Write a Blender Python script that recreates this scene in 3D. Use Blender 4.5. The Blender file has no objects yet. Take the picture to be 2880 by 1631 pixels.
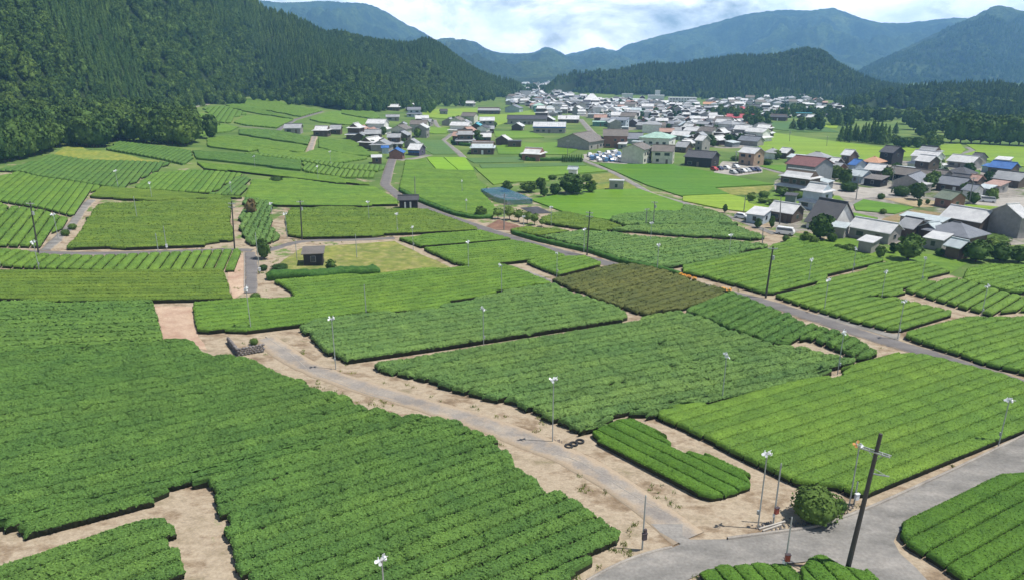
import bpy, math, random
import numpy as np
from mathutils import Vector, Matrix
from mathutils.geometry import delaunay_2d_cdt

scene = bpy.context.scene
C = scene.collection
R = math.radians

# ------------------------------------------------------------------ camera
cam = bpy.data.cameras.new('camera')
cam.sensor_fit = 'HORIZONTAL'
cam.sensor_width = 36.0
cam.lens = 24.375
cam.clip_start = 0.5
cam.clip_end = 40000
co = bpy.data.objects.new('camera', cam)
C.objects.link(co)
co.location = (0, 0, 40.0)
co.rotation_euler = (R(90 - 17.78), 0, 0)
scene.camera = co

# ------------------------------------------------------------------ sky and sun
SUN_EL, SUN_AZ = 66.0, -6.0        # azimuth from +x, negative is behind the camera
world = bpy.data.worlds.new('World')
scene.world = world
world.use_nodes = True
nt = world.node_tree
nt.nodes.clear()
wo = nt.nodes.new('ShaderNodeOutputWorld')
bg = nt.nodes.new('ShaderNodeBackground')
sky = nt.nodes.new('ShaderNodeTexSky')
sky.sky_type = 'NISHITA'
sky.sun_disc = False
sky.sun_elevation = R(SUN_EL)
sky.sun_rotation = R(90 - SUN_AZ)
sky.air_density = 1.0
sky.dust_density = 0.9
sky.ozone_density = 1.5
tc = nt.nodes.new('ShaderNodeTexCoord')
# scattered cumulus on a high layer: the view direction is carried up to the layer, so the cloud field closes up towards the horizon
sz = nt.nodes.new('ShaderNodeSeparateXYZ'); nt.links.new(tc.outputs['Generated'], sz.inputs[0])
ab = nt.nodes.new('ShaderNodeMath'); ab.operation = 'ABSOLUTE'; nt.links.new(sz.outputs['Z'], ab.inputs[0])
pl = nt.nodes.new('ShaderNodeMath'); pl.operation = 'ADD'; pl.inputs[1].default_value = 0.55; nt.links.new(ab.outputs[0], pl.inputs[0])
dv = nt.nodes.new('ShaderNodeVectorMath'); dv.operation = 'DIVIDE'
cb = nt.nodes.new('ShaderNodeCombineXYZ')
for k in range(3): nt.links.new(pl.outputs[0], cb.inputs[k])
nt.links.new(tc.outputs['Generated'], dv.inputs[0]); nt.links.new(cb.outputs[0], dv.inputs[1])
def wnoise(scale, detail, dist, loc):
    mp = nt.nodes.new('ShaderNodeMapping'); mp.inputs['Location'].default_value = loc
    nt.links.new(dv.outputs[0], mp.inputs['Vector'])
    n_ = nt.nodes.new('ShaderNodeTexNoise')
    n_.inputs['Scale'].default_value = scale; n_.inputs['Detail'].default_value = detail; n_.inputs['Roughness'].default_value = 0.6; n_.inputs['Distortion'].default_value = dist
    nt.links.new(mp.outputs['Vector'], n_.inputs['Vector'])
    return n_.outputs['Fac']
def wramp(fac, stops):
    r_ = nt.nodes.new('ShaderNodeValToRGB'); e = r_.color_ramp.elements
    for q, (p, c) in zip(e, stops): q.position = p; q.color = (c[0], c[1], c[2], 1)
    nt.links.new(fac, r_.inputs['Fac']); return r_.outputs['Color']
n1 = wnoise(2.8, 9, 0.4, (3.1, 1.7, 0.0))
th = nt.nodes.new('ShaderNodeMapRange'); nt.links.new(ab.outputs[0], th.inputs['Value'])
for k, v in (('From Min', 0.0), ('From Max', 0.5), ('To Min', 0.20), ('To Max', -0.16)): th.inputs[k].default_value = v
sm = nt.nodes.new('ShaderNodeMath'); sm.operation = 'ADD'; nt.links.new(n1, sm.inputs[0]); nt.links.new(th.outputs[0], sm.inputs[1])
cover = wramp(sm.outputs[0], [(0.47, (0, 0, 0)), (0.64, (1, 1, 1))])
shade = wramp(wnoise(6.0, 8, 0.2, (0.3, 5.2, 0.0)), [(0.36, (21.0, 23.0, 25.0)), (0.58, (33.0, 33.5, 34.0))])
mx = nt.nodes.new('ShaderNodeMix'); mx.data_type = 'RGBA'
nt.links.new(cover, mx.inputs['Factor']); nt.links.new(sky.outputs['Color'], mx.inputs['A']); nt.links.new(shade, mx.inputs['B'])
nt.links.new(mx.outputs['Result'], bg.inputs['Color'])
bg.inputs['Strength'].default_value = 0.052
nt.links.new(bg.outputs['Background'], wo.inputs['Surface'])

sun = bpy.data.lights.new('sun', 'SUN')
sun.energy = 4.2
sun.angle = R(0.53)
sun.color = (1.0, 0.965, 0.90)
so = bpy.data.objects.new('sun', sun)
C.objects.link(so)
sdir = Vector((math.cos(R(SUN_EL)) * math.cos(R(SUN_AZ)), math.cos(R(SUN_EL)) * math.sin(R(SUN_AZ)), math.sin(R(SUN_EL))))
so.rotation_euler = (-sdir).to_track_quat('-Z', 'Y').to_euler()
so.location = sdir * 300

vs = scene.view_settings
vs.view_transform = 'Standard'
vs.look = 'None'
vs.exposure = 0.56
vs.gamma = 1.0
vs.use_curve_mapping = False
scene.cycles.max_bounces = 5
scene.cycles.diffuse_bounces = 2
scene.cycles.glossy_bounces = 2
scene.cycles.transmission_bounces = 2
scene.cycles.volume_bounces = 2
scene.cycles.use_denoising = True
scene.cycles.sample_clamp_indirect = 4.0

# ------------------------------------------------------------------ helpers
rng = np.random.default_rng(11)
random.seed(4)

def sp(t, k):
    return k * np.logaddexp(0, np.asarray(t, float) / k)

def zg(x, y):
    """height of the valley floor: rises towards the left hillside, falls slightly to the right"""
    a = 0.07 * sp(-(np.asarray(x, float) + 35), 12)
    b = 0.02 * sp(np.asarray(x, float) - 30, 15)
    return 28 * np.tanh(a / 28) - 6 * np.tanh(b / 6)

def hash2(ix, iy, s=0):
    h = (ix.astype(np.int64) * 374761393 + iy.astype(np.int64) * 668265263 + s * 1442695041) & 0x7fffffff
    h = ((h ^ (h >> 13)) * 1274126177) & 0x7fffffff
    h = h ^ (h >> 16)
    return (h & 0xffff) / 65535.0

def vnoise(x, y, s=0):
    x = np.asarray(x, float); y = np.asarray(y, float)
    ix = np.floor(x); iy = np.floor(y)
    fx = x - ix; fy = y - iy
    fx = fx * fx * (3 - 2 * fx); fy = fy * fy * (3 - 2 * fy)
    a = hash2(ix, iy, s); b = hash2(ix + 1, iy, s); c = hash2(ix, iy + 1, s); d = hash2(ix + 1, iy + 1, s)
    return (a * (1 - fx) + b * fx) * (1 - fy) + (c * (1 - fx) + d * fx) * fy

def fbm(x, y, n=4, s=0):
    v = 0; a = 0.5; t = 0
    for i in range(n):
        v = v + a * vnoise(x * 2 ** i, y * 2 ** i, s + i * 7); t += a; a *= 0.5
    return v / t

def mesh_from(name, V, F, mat=None, smooth=False, mats=None, mi=None):
    """V (n,3); F (m,3|4) int array or a list of index tuples"""
    me = bpy.data.meshes.new(name)
    V = np.asarray(V, dtype=np.float32)
    if isinstance(F, np.ndarray):
        k = F.shape[1]
        me.vertices.add(len(V)); me.vertices.foreach_set('co', V.ravel())
        me.loops.add(F.size); me.loops.foreach_set('vertex_index', F.ravel().astype(np.int32))
        me.polygons.add(len(F))
        me.polygons.foreach_set('loop_start', np.arange(0, F.size, k, dtype=np.int32))
        me.polygons.foreach_set('loop_total', np.full(len(F), k, dtype=np.int32))
        me.update(calc_edges=True)
        me.validate()
    else:
        me.from_pydata([tuple(map(float, v)) for v in V], [], F)
        me.update()
    if mats:
        for m in mats: me.materials.append(m)
        if mi is not None: me.polygons.foreach_set('material_index', np.asarray(mi, np.int32))
    elif mat: me.materials.append(mat)
    if smooth: me.polygons.foreach_set('use_smooth', np.ones(len(me.polygons), bool))
    return me

def obj(name, me, parent=None, loc=None, rotz=None, scale=None):
    o = bpy.data.objects.new(name, me)
    C.objects.link(o)
    if parent is not None: o.parent = parent
    if loc is not None: o.location = loc
    if rotz is not None: o.rotation_euler = (0, 0, rotz)
    if scale is not None: o.scale = scale
    return o

def thing(name, label, cat, loc=(0, 0, 0), rotz=0, group=None):
    o = obj(name, None, None, loc, rotz)
    o.empty_display_size = 0.2
    o['label'] = label; o['category'] = cat
    if group: o['group'] = group
    return o

def tag(o, label=None, cat=None, group=None, kind=None):
    if label: o['label'] = label
    if cat: o['category'] = cat
    if group: o['group'] = group
    if kind: o['kind'] = kind
    return o

class MB:
    """collects boxes, prisms, tubes and lathes into one mesh"""
    def __init__(self): self.v = []; self.f = []
    def add(self, vs, fs):
        n = len(self.v); self.v += [tuple(v) for v in vs]; self.f += [tuple(i + n for i in q) for q in fs]; return self
    def box(self, x0, x1, y0, y1, z0, z1):
        return self.add([(x0, y0, z0), (x1, y0, z0), (x1, y1, z0), (x0, y1, z0), (x0, y0, z1), (x1, y0, z1), (x1, y1, z1), (x0, y1, z1)],
                        [(0, 3, 2, 1), (4, 5, 6, 7), (0, 1, 5, 4), (1, 2, 6, 5), (2, 3, 7, 6), (3, 0, 4, 7)])
    def prism(self, prof, x0, x1):
        """profile in (y,z), counter-clockwise seen from +x, swept along x"""
        n = len(prof)
        vs = [(x0, y, z) for y, z in prof] + [(x1, y, z) for y, z in prof]
        fs = [tuple(range(n - 1, -1, -1)), tuple(range(n, 2 * n))] + [(i, (i + 1) % n, n + (i + 1) % n, n + i) for i in range(n)]
        return self.add(vs, fs)
    def tube(self, p, q, r0, r1, n=8, caps=True):
        p = Vector(p); q = Vector(q); d = (q - p).normalized()
        a = d.orthogonal().normalized(); b = d.cross(a)
        vs = []
        for c, r in ((p, r0), (q, r1)):
            for i in range(n):
                t = 2 * math.pi * i / n
                vs.append(c + a * (r * math.cos(t)) + b * (r * math.sin(t)))
        fs = [(i, (i + 1) % n, n + (i + 1) % n, n + i) for i in range(n)]
        if caps: fs += [tuple(range(n - 1, -1, -1)), tuple(range(n, 2 * n))]
        return self.add(vs, fs)
    def frustum(self, x, y, z0, xt, yt, z1, th=0.14):
        """sloping skirt roof round a box: outer half sizes x,y at z0, inner xt,yt at z1"""
        vs = [(-x, -y, z0), (x, -y, z0), (x, y, z0), (-x, y, z0), (-xt, -yt, z1), (xt, -yt, z1), (xt, yt, z1), (-xt, yt, z1)]
        vs += [(a, b, c - th) for a, b, c in vs]
        fs = []
        for i in range(4):
            j = (i + 1) % 4
            fs += [(i, j, 4 + j, 4 + i), (8 + j, 8 + i, 12 + i, 12 + j), (8 + i, 8 + j, j, i), (4 + i, 4 + j, 12 + j, 12 + i)]
        return self.add(vs, fs)
    def mesh(self, name, mat, smooth=False):
        return mesh_from(name, self.v, self.f, mat, smooth)

def copy_tree(o, parent=None):
    c = o.copy(); C.objects.link(c); c.parent = parent
    for ch in o.children: copy_tree(ch, c)
    return c

# ------------------------------------------------------------------ materials
def newmat(name, rough=0.7, spec=0.3):
    m = bpy.data.materials.new(name); m.use_nodes = True
    n = m.node_tree.nodes; b = n['Principled BSDF']
    b.inputs['Roughness'].default_value = rough
    b.inputs['Specular IOR Level'].default_value = spec
    return m, m.node_tree, b

def N(t, kind, **kw):
    n = t.nodes.new(kind)
    for k, v in kw.items():
        if k.startswith('i_'): n.inputs[k[2:].replace('_', ' ')].default_value = v
        else: setattr(n, k, v)
    return n

def pos_noise(t, scale, detail=3, stretch=None, rot=0.0, rough=0.55):
    g = N(t, 'ShaderNodeNewGeometry')
    v = g.outputs['Position']
    if stretch:
        mpn = N(t, 'ShaderNodeMapping'); mpn.inputs['Scale'].default_value = stretch; mpn.inputs['Rotation'].default_value = (0, 0, rot)
        t.links.new(v, mpn.inputs['Vector']); v = mpn.outputs['Vector']
    n = N(t, 'ShaderNodeTexNoise'); n.inputs['Scale'].default_value = scale; n.inputs['Detail'].default_value = detail; n.inputs['Roughness'].default_value = rough
    t.links.new(v, n.inputs['Vector'])
    return n.outputs['Fac']

def ramp(t, fac, stops):
    r = N(t, 'ShaderNodeValToRGB')
    e = r.color_ramp.elements
    while len(e) < len(stops): e.new(0.5)
    for q, (p, c) in zip(e, stops):
        q.position = p; q.color = (c[0], c[1], c[2], 1)
    t.links.new(fac, r.inputs['Fac'])
    return r.outputs['Color']

def mix(t, fac, a, b, blend='MIX'):
    m = N(t, 'ShaderNodeMix', data_type='RGBA', blend_type=blend)
    for s, k in ((fac, 'Factor'), (a, 'A'), (b, 'B')):
        if hasattr(s, 'is_linked'): t.links.new(s, m.inputs[k])
        else: m.inputs[k].default_value = s if k == 'Factor' else (s[0], s[1], s[2], 1)
    return m.outputs['Result']

def bump(t, b, h, dist, strength=1.0):
    n = N(t, 'ShaderNodeBump'); n.inputs['Distance'].default_value = dist; n.inputs['Strength'].default_value = strength
    t.links.new(h, n.inputs['Height']); t.links.new(n.outputs['Normal'], b.inputs['Normal'])

def sc(c, k): return (c[0] * k, c[1] * k, c[2] * k)

def mat_leafy(name, lo, mid, hi, fine=3.0, patch=0.07, bumpd=0.05, other=None, rough=0.6, stretch=None, srot=0.0):
    m, t, b = newmat(name, rough, 0.06)
    f = pos_noise(t, fine, 4, rough=0.7)
    col = ramp(t, f, [(0.30, lo), (0.5, mid), (0.72, hi)])
    oi = N(t, 'ShaderNodeObjectInfo')          # rows differ a little in age and vigour
    col = mix(t, 1.0, col, ramp(t, oi.outputs['Random'], [(0.0, (0.90, 0.92, 0.92)), (1.0, (1.12, 1.07, 1.03))]), 'MULTIPLY')
    q = pos_noise(t, patch * 6, 3, stretch, srot)
    col = mix(t, 1.0, col, ramp(t, q, [(0.30, (0.80, 0.82, 0.86)), (0.70, (1.20, 1.16, 1.05))]), 'MULTIPLY')
    p = pos_noise(t, patch, 4)
    col = mix(t, ramp(t, p, [(0.38, (0, 0, 0)), (0.68, (1, 1, 1))]), col, mix(t, 1.0, col, other or (1.0, 1.0, 1.0), 'MULTIPLY'))
    t.links.new(col, b.inputs['Base Color'])
    bump(t, b, f, bumpd)
    return m

def mat_ground(name, stops, fine=1.5, stretch=None, rot=0.0, bumpd=0.04, weeds=None, rough=0.92, dust=None):
    m, t, b = newmat(name, rough, 0.15)
    p = pos_noise(t, 0.35, 6, stretch, rot, 0.62)
    col = ramp(t, p, stops)
    f = pos_noise(t, fine * 3, 3)
    col = mix(t, 0.5, col, ramp(t, f, [(0.3, (0.62, 0.60, 0.58)), (0.7, (1.15, 1.15, 1.15))]), 'MULTIPLY')
    if weeds:
        w = pos_noise(t, weeds[0], 5, rough=0.65)
        col = mix(t, ramp(t, w, [(weeds[1], (0, 0, 0)), (weeds[1] + 0.1, (1, 1, 1))]), col, mix(t, f, weeds[2], weeds[3]))
    if dust:            # sand blown and driven onto the edges of the surface
        at = N(t, 'ShaderNodeAttribute', attribute_name='edge')
        ds = N(t, 'ShaderNodeMath', operation='MULTIPLY_ADD'); t.links.new(pos_noise(t, 0.55, 6, rough=0.7), ds.inputs[0]); ds.inputs[1].default_value = 2.2; ds.inputs[2].default_value = dust - 1.5
        d2 = N(t, 'ShaderNodeMath', operation='ADD'); t.links.new(at.outputs['Fac'], d2.inputs[0]); t.links.new(ds.outputs[0], d2.inputs[1])
        col = mix(t, ramp(t, d2.outputs[0], [(0.25, (0, 0, 0)), (0.95, (1, 1, 1))]), col, mix(t, f, (0.28, 0.215, 0.15), (0.42, 0.34, 0.25)))
    t.links.new(col, b.inputs['Base Color'])
    bump(t, b, f, bumpd)
    return m
M = {}
TEAC = dict(shag=(0.098, 0.188, 0.044), shagp=(0.126, 0.218, 0.062), shagf=(0.106, 0.194, 0.044), trim=(0.130, 0.228, 0.038), trimd=(0.084, 0.174, 0.026), gap=(0.134, 0.230, 0.040), trimo=(0.122, 0.190, 0.032), dark=(0.112, 0.128, 0.040))
for k in ('shag', 'shagp', 'shagf', 'trim', 'trimd', 'gap', 'trimo', 'dark'):      # fresh leaf sprays of each kind of tea, a little lighter than the canopy below
    c_ = TEAC[k]
    M[k] = mat_leafy('tea_' + k, sc(c_, .42), sc(c_, .84), sc(c_, 1.15), 5.5 if 'shag' in k else 4.5, 0.06, 0.08 if 'shag' in k else 0.04, (0.88, 0.96, 1.02))
    M[k + '_leaf'] = mat_leafy('tea_leaf_' + k, sc(c_, .66), sc(c_, 1.05), (c_[0] * 1.75, c_[1] * 1.48, c_[2] * 1.35), 8.0, 0.06, 0.0, (0.90, 0.97, 1.02), 0.5)
M['stem'] = mat_ground('tea_stems', [(0.3, (0.018, 0.022, 0.010)), (0.7, (0.045, 0.045, 0.022))])
M['hedge'] = mat_leafy('hedge_leaves', (0.022, 0.058, 0.014), (0.042, 0.105, 0.022), (0.075, 0.160, 0.035), 3.0, 0.2, 0.10)
M['rice'] = mat_leafy('rice_deep', (0.070, 0.162, 0.018), (0.084, 0.190, 0.022), (0.100, 0.212, 0.028), 0.6, 0.025, 0.06, (1.25, 1.08, 0.9), stretch=(0.12, 2.4, 1), srot=-0.15)
M['rice2'] = mat_leafy('rice_mid', (0.092, 0.188, 0.022), (0.112, 0.218, 0.028), (0.132, 0.240, 0.034), 0.6, 0.025, 0.06, (1.2, 1.05, 0.9), stretch=(0.12, 2.4, 1), srot=-0.15)
M['ricel'] = mat_leafy('rice_light', (0.145, 0.240, 0.030), (0.172, 0.280, 0.036), (0.200, 0.310, 0.044), 0.5, 0.02, 0.06, (1.12, 1.0, 0.85), stretch=(0.12, 2.4, 1), srot=0.25)
M['ricey'] = mat_leafy('rice_lime', (0.150, 0.290, 0.020), (0.170, 0.320, 0.024), (0.185, 0.340, 0.030), 0.6, 0.03, 0.05, (1.05, 1.0, 0.9), stretch=(0.12, 2.4, 1), srot=-0.15)
M['veg'] = mat_leafy('vegetables', (0.060, 0.125, 0.040), (0.082, 0.160, 0.052), (0.110, 0.195, 0.066), 0.9, 0.05, 0.08, (1.1, 1.0, 0.9), stretch=(0.12, 2.4, 1), srot=-0.15)
M['weeds'] = mat_leafy('weeds', (0.095, 0.155, 0.035), (0.150, 0.205, 0.050), (0.240, 0.260, 0.080), 0.8, 0.10, 0.10, (1.35, 1.1, 0.9), 0.85)
M['drygrass'] = mat_leafy('dry_grass', (0.120, 0.165, 0.042), (0.175, 0.200, 0.060), (0.290, 0.265, 0.120), 0.5, 0.06, 0.04, (1.2, 1.1, 1.05), 0.9)

SAND = [(0.30, (0.14, 0.100, 0.066)), (0.41, (0.25, 0.190, 0.130)), (0.52, (0.38, 0.315, 0.235)), (0.62, (0.30, 0.245, 0.175)), (0.76, (0.18, 0.162, 0.09))]
M['earth'] = mat_ground('brown_earth', [(0.3, (0.16, 0.125, 0.06)), (0.5, (0.25, 0.185, 0.10)), (0.7, (0.32, 0.25, 0.15))], weeds=(0.25, 0.55, (0.10, 0.13, 0.04), (0.17, 0.19, 0.06)))
M['earth2'] = mat_ground('tan_earth', [(0.3, (0.28, 0.22, 0.13)), (0.7, (0.40, 0.32, 0.20))], weeds=(0.3, 0.6, (0.12, 0.14, 0.05), (0.19, 0.21, 0.08)))
M['earthr'] = mat_ground('reddish_earth', [(0.3, (0.14, 0.075, 0.055)), (0.7, (0.26, 0.155, 0.11))])
M['soilr'] = mat_ground('pinkish_soil', [(0.3, (0.32, 0.20, 0.145)), (0.5, (0.42, 0.30, 0.22)), (0.7, (0.50, 0.38, 0.28))])
M['yard'] = mat_ground('village_yard', [(0.3, (0.16, 0.145, 0.125)), (0.5, (0.25, 0.23, 0.20)), (0.7, (0.36, 0.33, 0.29))], weeds=(0.09, 0.50, (0.055, 0.085, 0.024), (0.11, 0.15, 0.045)))
M['lawn'] = mat_leafy('lawn', (0.080, 0.160, 0.026), (0.105, 0.195, 0.034), (0.140, 0.230, 0.045), 0.9, 0.08, 0.05, (1.2, 1.05, 0.9))
M['gravel'] = mat_ground('grey_gravel', [(0.3, (0.27, 0.25, 0.22)), (0.7, (0.42, 0.39, 0.35))], bumpd=0.02)
M['mulch'] = mat_ground('dark_mulch', [(0.3, (0.04, 0.04, 0.045)), (0.7, (0.09, 0.09, 0.10))])
M['asph'] = mat_ground('asphalt', [(0.3, (0.125, 0.115, 0.112)), (0.5, (0.155, 0.145, 0.142)), (0.72, (0.20, 0.185, 0.175))], 2.0, (0.5, 1.6, 1), 0.35, 0.01, rough=0.85, dust=-.05)
M['conc'] = mat_ground('concrete', [(0.28, (0.130, 0.125, 0.116)), (0.5, (0.215, 0.205, 0.190)), (0.7, (0.30, 0.28, 0.255))], 1.2, (0.55, 1.3, 1), 0.5, 0.008, rough=0.85, dust=.05)
M['lane'] = mat_ground('sandy_asphalt', [(0.36, (0.21, 0.19, 0.172)), (0.52, (0.26, 0.235, 0.21)), (0.66, (0.35, 0.305, 0.25))], 1.5, (0.45, 0.9, 1), 0.7, 0.01, rough=0.9, dust=.58)
M['kerb'] = mat_ground('kerb_concrete', [(0.3, (0.22, 0.20, 0.18)), (0.7, (0.36, 0.33, 0.29))], 2.0)

# valley floor: sandy soil between the near fields, mostly weeds and grass further up the valley
m, t, b = newmat('valley_floor', 0.93, 0.12)
p = pos_noise(t, 0.30, 8, (0.8, 1.2, 1), 0.6, 0.68)
col = ramp(t, p, SAND)
f = pos_noise(t, 5.0, 3)
st = pos_noise(t, 1.3, 7, (0.8, 1.5, 1), -0.7, 0.75)
col = mix(t, 0.6, col, ramp(t, st, [(0.32, (0.64, 0.60, 0.55)), (0.58, (1.08, 1.07, 1.05))]), 'MULTIPLY')
col = mix(t, 0.4, col, ramp(t, f, [(0.3, (0.6, 0.6, 0.6)), (0.7, (1.2, 1.2, 1.2))]), 'MULTIPLY')
g = N(t, 'ShaderNodeNewGeometry'); sx = N(t, 'ShaderNodeSeparateXYZ'); t.links.new(g.outputs['Position'], sx.inputs[0])
mr = N(t, 'ShaderNodeMapRange'); t.links.new(sx.outputs['Y'], mr.inputs['Value'])
for k, v in (('From Min', 90), ('From Max', 320), ('To Min', -0.16), ('To Max', 0.30)): mr.inputs[k].default_value = v
w = pos_noise(t, 0.16, 6, rough=0.68)
mr2 = N(t, 'ShaderNodeMapRange'); t.links.new(sx.outputs['X'], mr2.inputs['Value'])          # grass beyond the tea land on the right
for k, v in (('From Min', 70), ('From Max', 120), ('To Min', 0.0), ('To Max', 0.35)): mr2.inputs[k].default_value = v
a0_ = N(t, 'ShaderNodeMath', operation='ADD'); t.links.new(mr.outputs[0], a0_.inputs[0]); t.links.new(mr2.outputs[0], a0_.inputs[1])
ad = N(t, 'ShaderNodeMath', operation='ADD'); t.links.new(w, ad.inputs[0]); t.links.new(a0_.outputs[0], ad.inputs[1])
gr = ramp(t, pos_noise(t, 0.05, 5), [(0.3, (0.060, 0.110, 0.026)), (0.5, (0.105, 0.165, 0.040)), (0.7, (0.165, 0.205, 0.060))])
col = mix(t, ramp(t, ad.outputs[0], [(0.52, (0, 0, 0)), (0.60, (1, 1, 1))]), col, gr)
t.links.new(col, b.inputs['Base Color'])
bump(t, b, st, 0.03)
M['ground'] = m

def mat_plain(name, c, rough=0.6, spec=0.4, metal=0.0, vary=0.12, scale=1.2):
    m, t, b = newmat(name, rough, spec)
    b.inputs['Metallic'].default_value = metal
    oi = N(t, 'ShaderNodeObjectInfo')
    f = pos_noise(t, scale, 4)
    col = mix(t, 1.0, c, ramp(t, f, [(0.3, (1 - vary,) * 3), (0.7, (1 + vary,) * 3)]), 'MULTIPLY')
    t.links.new(col, b.inputs['Base Color'])
    return m
def mat_roof(name, c, rough=0.45, spec=0.5, pitch=3.2):
    """ribbed or tiled sheet: courses run down the slope (object space), patchy weathering"""
    m, t, b = newmat(name, rough, spec)
    tcn = N(t, 'ShaderNodeTexCoord')
    wv = N(t, 'ShaderNodeTexWave', wave_type='BANDS', bands_direction='X'); wv.inputs['Scale'].default_value = pitch
    t.links.new(tcn.outputs['Object'], wv.inputs['Vector'])
    wz = N(t, 'ShaderNodeTexWave', wave_type='BANDS', bands_direction='Y'); wz.inputs['Scale'].default_value = pitch * 0.8
    t.links.new(tcn.outputs['Object'], wz.inputs['Vector'])
    f = pos_noise(t, 0.5, 5)
    col = mix(t, 1.0, c, ramp(t, f, [(0.28, (0.74, 0.74, 0.75)), (0.7, (1.08, 1.07, 1.05))]), 'MULTIPLY')
    col = mix(t, 0.18, col, wv.outputs['Color'], 'MULTIPLY')
    t.links.new(col, b.inputs['Base Color'])
    h = N(t, 'ShaderNodeMath', operation='ADD'); t.links.new(wv.outputs['Fac'], h.inputs[0]); t.links.new(wz.outputs['Fac'], h.inputs[1])
    bump(t, b, h.outputs[0], 0.03)
    return m
RC = dict(tile=(0.37, 0.38, 0.395), white=(0.70, 0.70, 0.70), dark=(0.075, 0.075, 0.085), slate=(0.22, 0.235, 0.27), brown=(0.19, 0.165, 0.145), blue=(0.04, 0.16, 0.48),
          red=(0.50, 0.085, 0.10), maroon=(0.22, 0.085, 0.08), green=(0.17, 0.21, 0.15), mint=(0.40, 0.60, 0.50), orange=(0.60, 0.32, 0.18), rust=(0.46, 0.28, 0.22), pale=(0.55, 0.62, 0.64),
          turq=(0.10, 0.42, 0.52), skylight=(0.62, 0.64, 0.66))
WC = dict(wood=(0.105, 0.078, 0.060), white=(0.66, 0.65, 0.62), grey=(0.28, 0.265, 0.25), tan=(0.36, 0.25, 0.18), brick=(0.22, 0.12, 0.09), black=(0.035, 0.032, 0.032), steel=(0.20, 0.22, 0.23),
          bluegrey=(0.36, 0.42, 0.47), cream=(0.50, 0.49, 0.42), teal=(0.16, 0.36, 0.36), dglass=(0.10, 0.22, 0.19), blueband=(0.09, 0.08, 0.12), blackdoor=(0.03, 0.028, 0.028))
for k, c in RC.items(): M['roof_' + k] = mat_roof('roof_' + k, c, 0.38 if k in ('white', 'tile', 'pale') else 0.5)
for k, c in WC.items(): M['wall_' + k] = mat_plain('wall_' + k, c, 0.8, 0.25, 0, 0.15, 0.8)
M['glass'] = mat_plain('window_glass', (0.03, 0.04, 0.05), 0.15, 0.6, 0, 0.1)
M['wframe'] = mat_plain('window_frame', (0.26, 0.26, 0.25), 0.5)
M['galv'] = mat_plain('galvanised_steel', (0.34, 0.37, 0.37), 0.45, 0.5, 0.3)
M['tar'] = mat_plain('dark_pole', (0.055, 0.052, 0.045), 0.8, 0.3)
M['cpole'] = mat_plain('grey_pole', (0.20, 0.20, 0.19), 0.8, 0.3)
M['fanw'] = mat_plain('fan_white', (0.62, 0.64, 0.65), 0.4, 0.5)
M['fano'] = mat_plain('fan_orange', (0.60, 0.30, 0.10), 0.4, 0.5)
M['boxr'] = mat_plain('switch_box_red', (0.25, 0.055, 0.035), 0.5)
M['boxd'] = mat_plain('switch_box_dark', (0.06, 0.045, 0.05), 0.5)
M['rubber'] = mat_plain('rubber', (0.018, 0.018, 0.019), 0.85)
M['porc'] = mat_plain('porcelain', (0.6, 0.6, 0.58), 0.3)
M['stone'] = mat_plain('field_stone', (0.17, 0.155, 0.15), 0.9, 0.2, 0, 0.35, 2.5)
M['wood'] = mat_plain('grey_timber', (0.40, 0.37, 0.33), 0.9)
M['flower'] = mat_plain('marigold', (0.75, 0.32, 0.02), 0.7)
M['door'] = mat_plain('door_white', (0.62, 0.63, 0.63), 0.6)
M['doord'] = mat_plain('door_timber', (0.13, 0.105, 0.085), 0.7)
for k, c in dict(white=(0.70, 0.70, 0.70), silver=(0.42, 0.43, 0.45), red=(0.38, 0.02, 0.03), navy=(0.02, 0.03, 0.09), black=(0.02, 0.02, 0.022), blue=(0.10, 0.22, 0.40)).items():
    M['car_' + k] = mat_plain('car_' + k, c, 0.28, 0.5, 0.0, 0.04)
M['lamp'] = mat_plain('car_lamp', (0.7, 0.68, 0.62), 0.2)
m, t, b = newmat('blue_net', 0.8, 0.2)
b.inputs['Base Color'].default_value = (0.05, 0.14, 0.24, 1); b.inputs['Alpha'].default_value = 0.5
M['net'] = m

def mat_tree(name, lo, hi, rough=0.65):
    m, t, b = newmat(name, rough, 0.06)
    oi = N(t, 'ShaderNodeObjectInfo')
    f = pos_noise(t, 0.9, 3)
    a = mix(t, oi.outputs['Random'], lo, hi)
    p = pos_noise(t, 0.012, 4)
    a = mix(t, ramp(t, p, [(0.4, (0, 0, 0)), (0.7, (1, 1, 1))]), a, mix(t, 1.0, a, (1.35, 1.18, 0.95), 'MULTIPLY'))
    col = mix(t, 1.0, a, ramp(t, f, [(0.3, (0.55, 0.58, 0.55)), (0.7, (1.35, 1.3, 1.25))]), 'MULTIPLY')
    t.links.new(col, b.inputs['Base Color'])
    return m
M['broad'] = mat_tree('broadleaf', (0.032, 0.070, 0.020), (0.086, 0.148, 0.036))
M['cedar'] = mat_tree('cedar_needles', (0.038, 0.084, 0.026), (0.092, 0.160, 0.044))
M['brownbush'] = mat_tree('dry_bush', (0.13, 0.10, 0.05), (0.16, 0.13, 0.06))
M['light'] = mat_tree('light_leaves', (0.075, 0.130, 0.028), (0.120, 0.185, 0.045))
M['bark'] = mat_plain('bark', (0.085, 0.065, 0.05), 0.95, 0.1)

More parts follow.
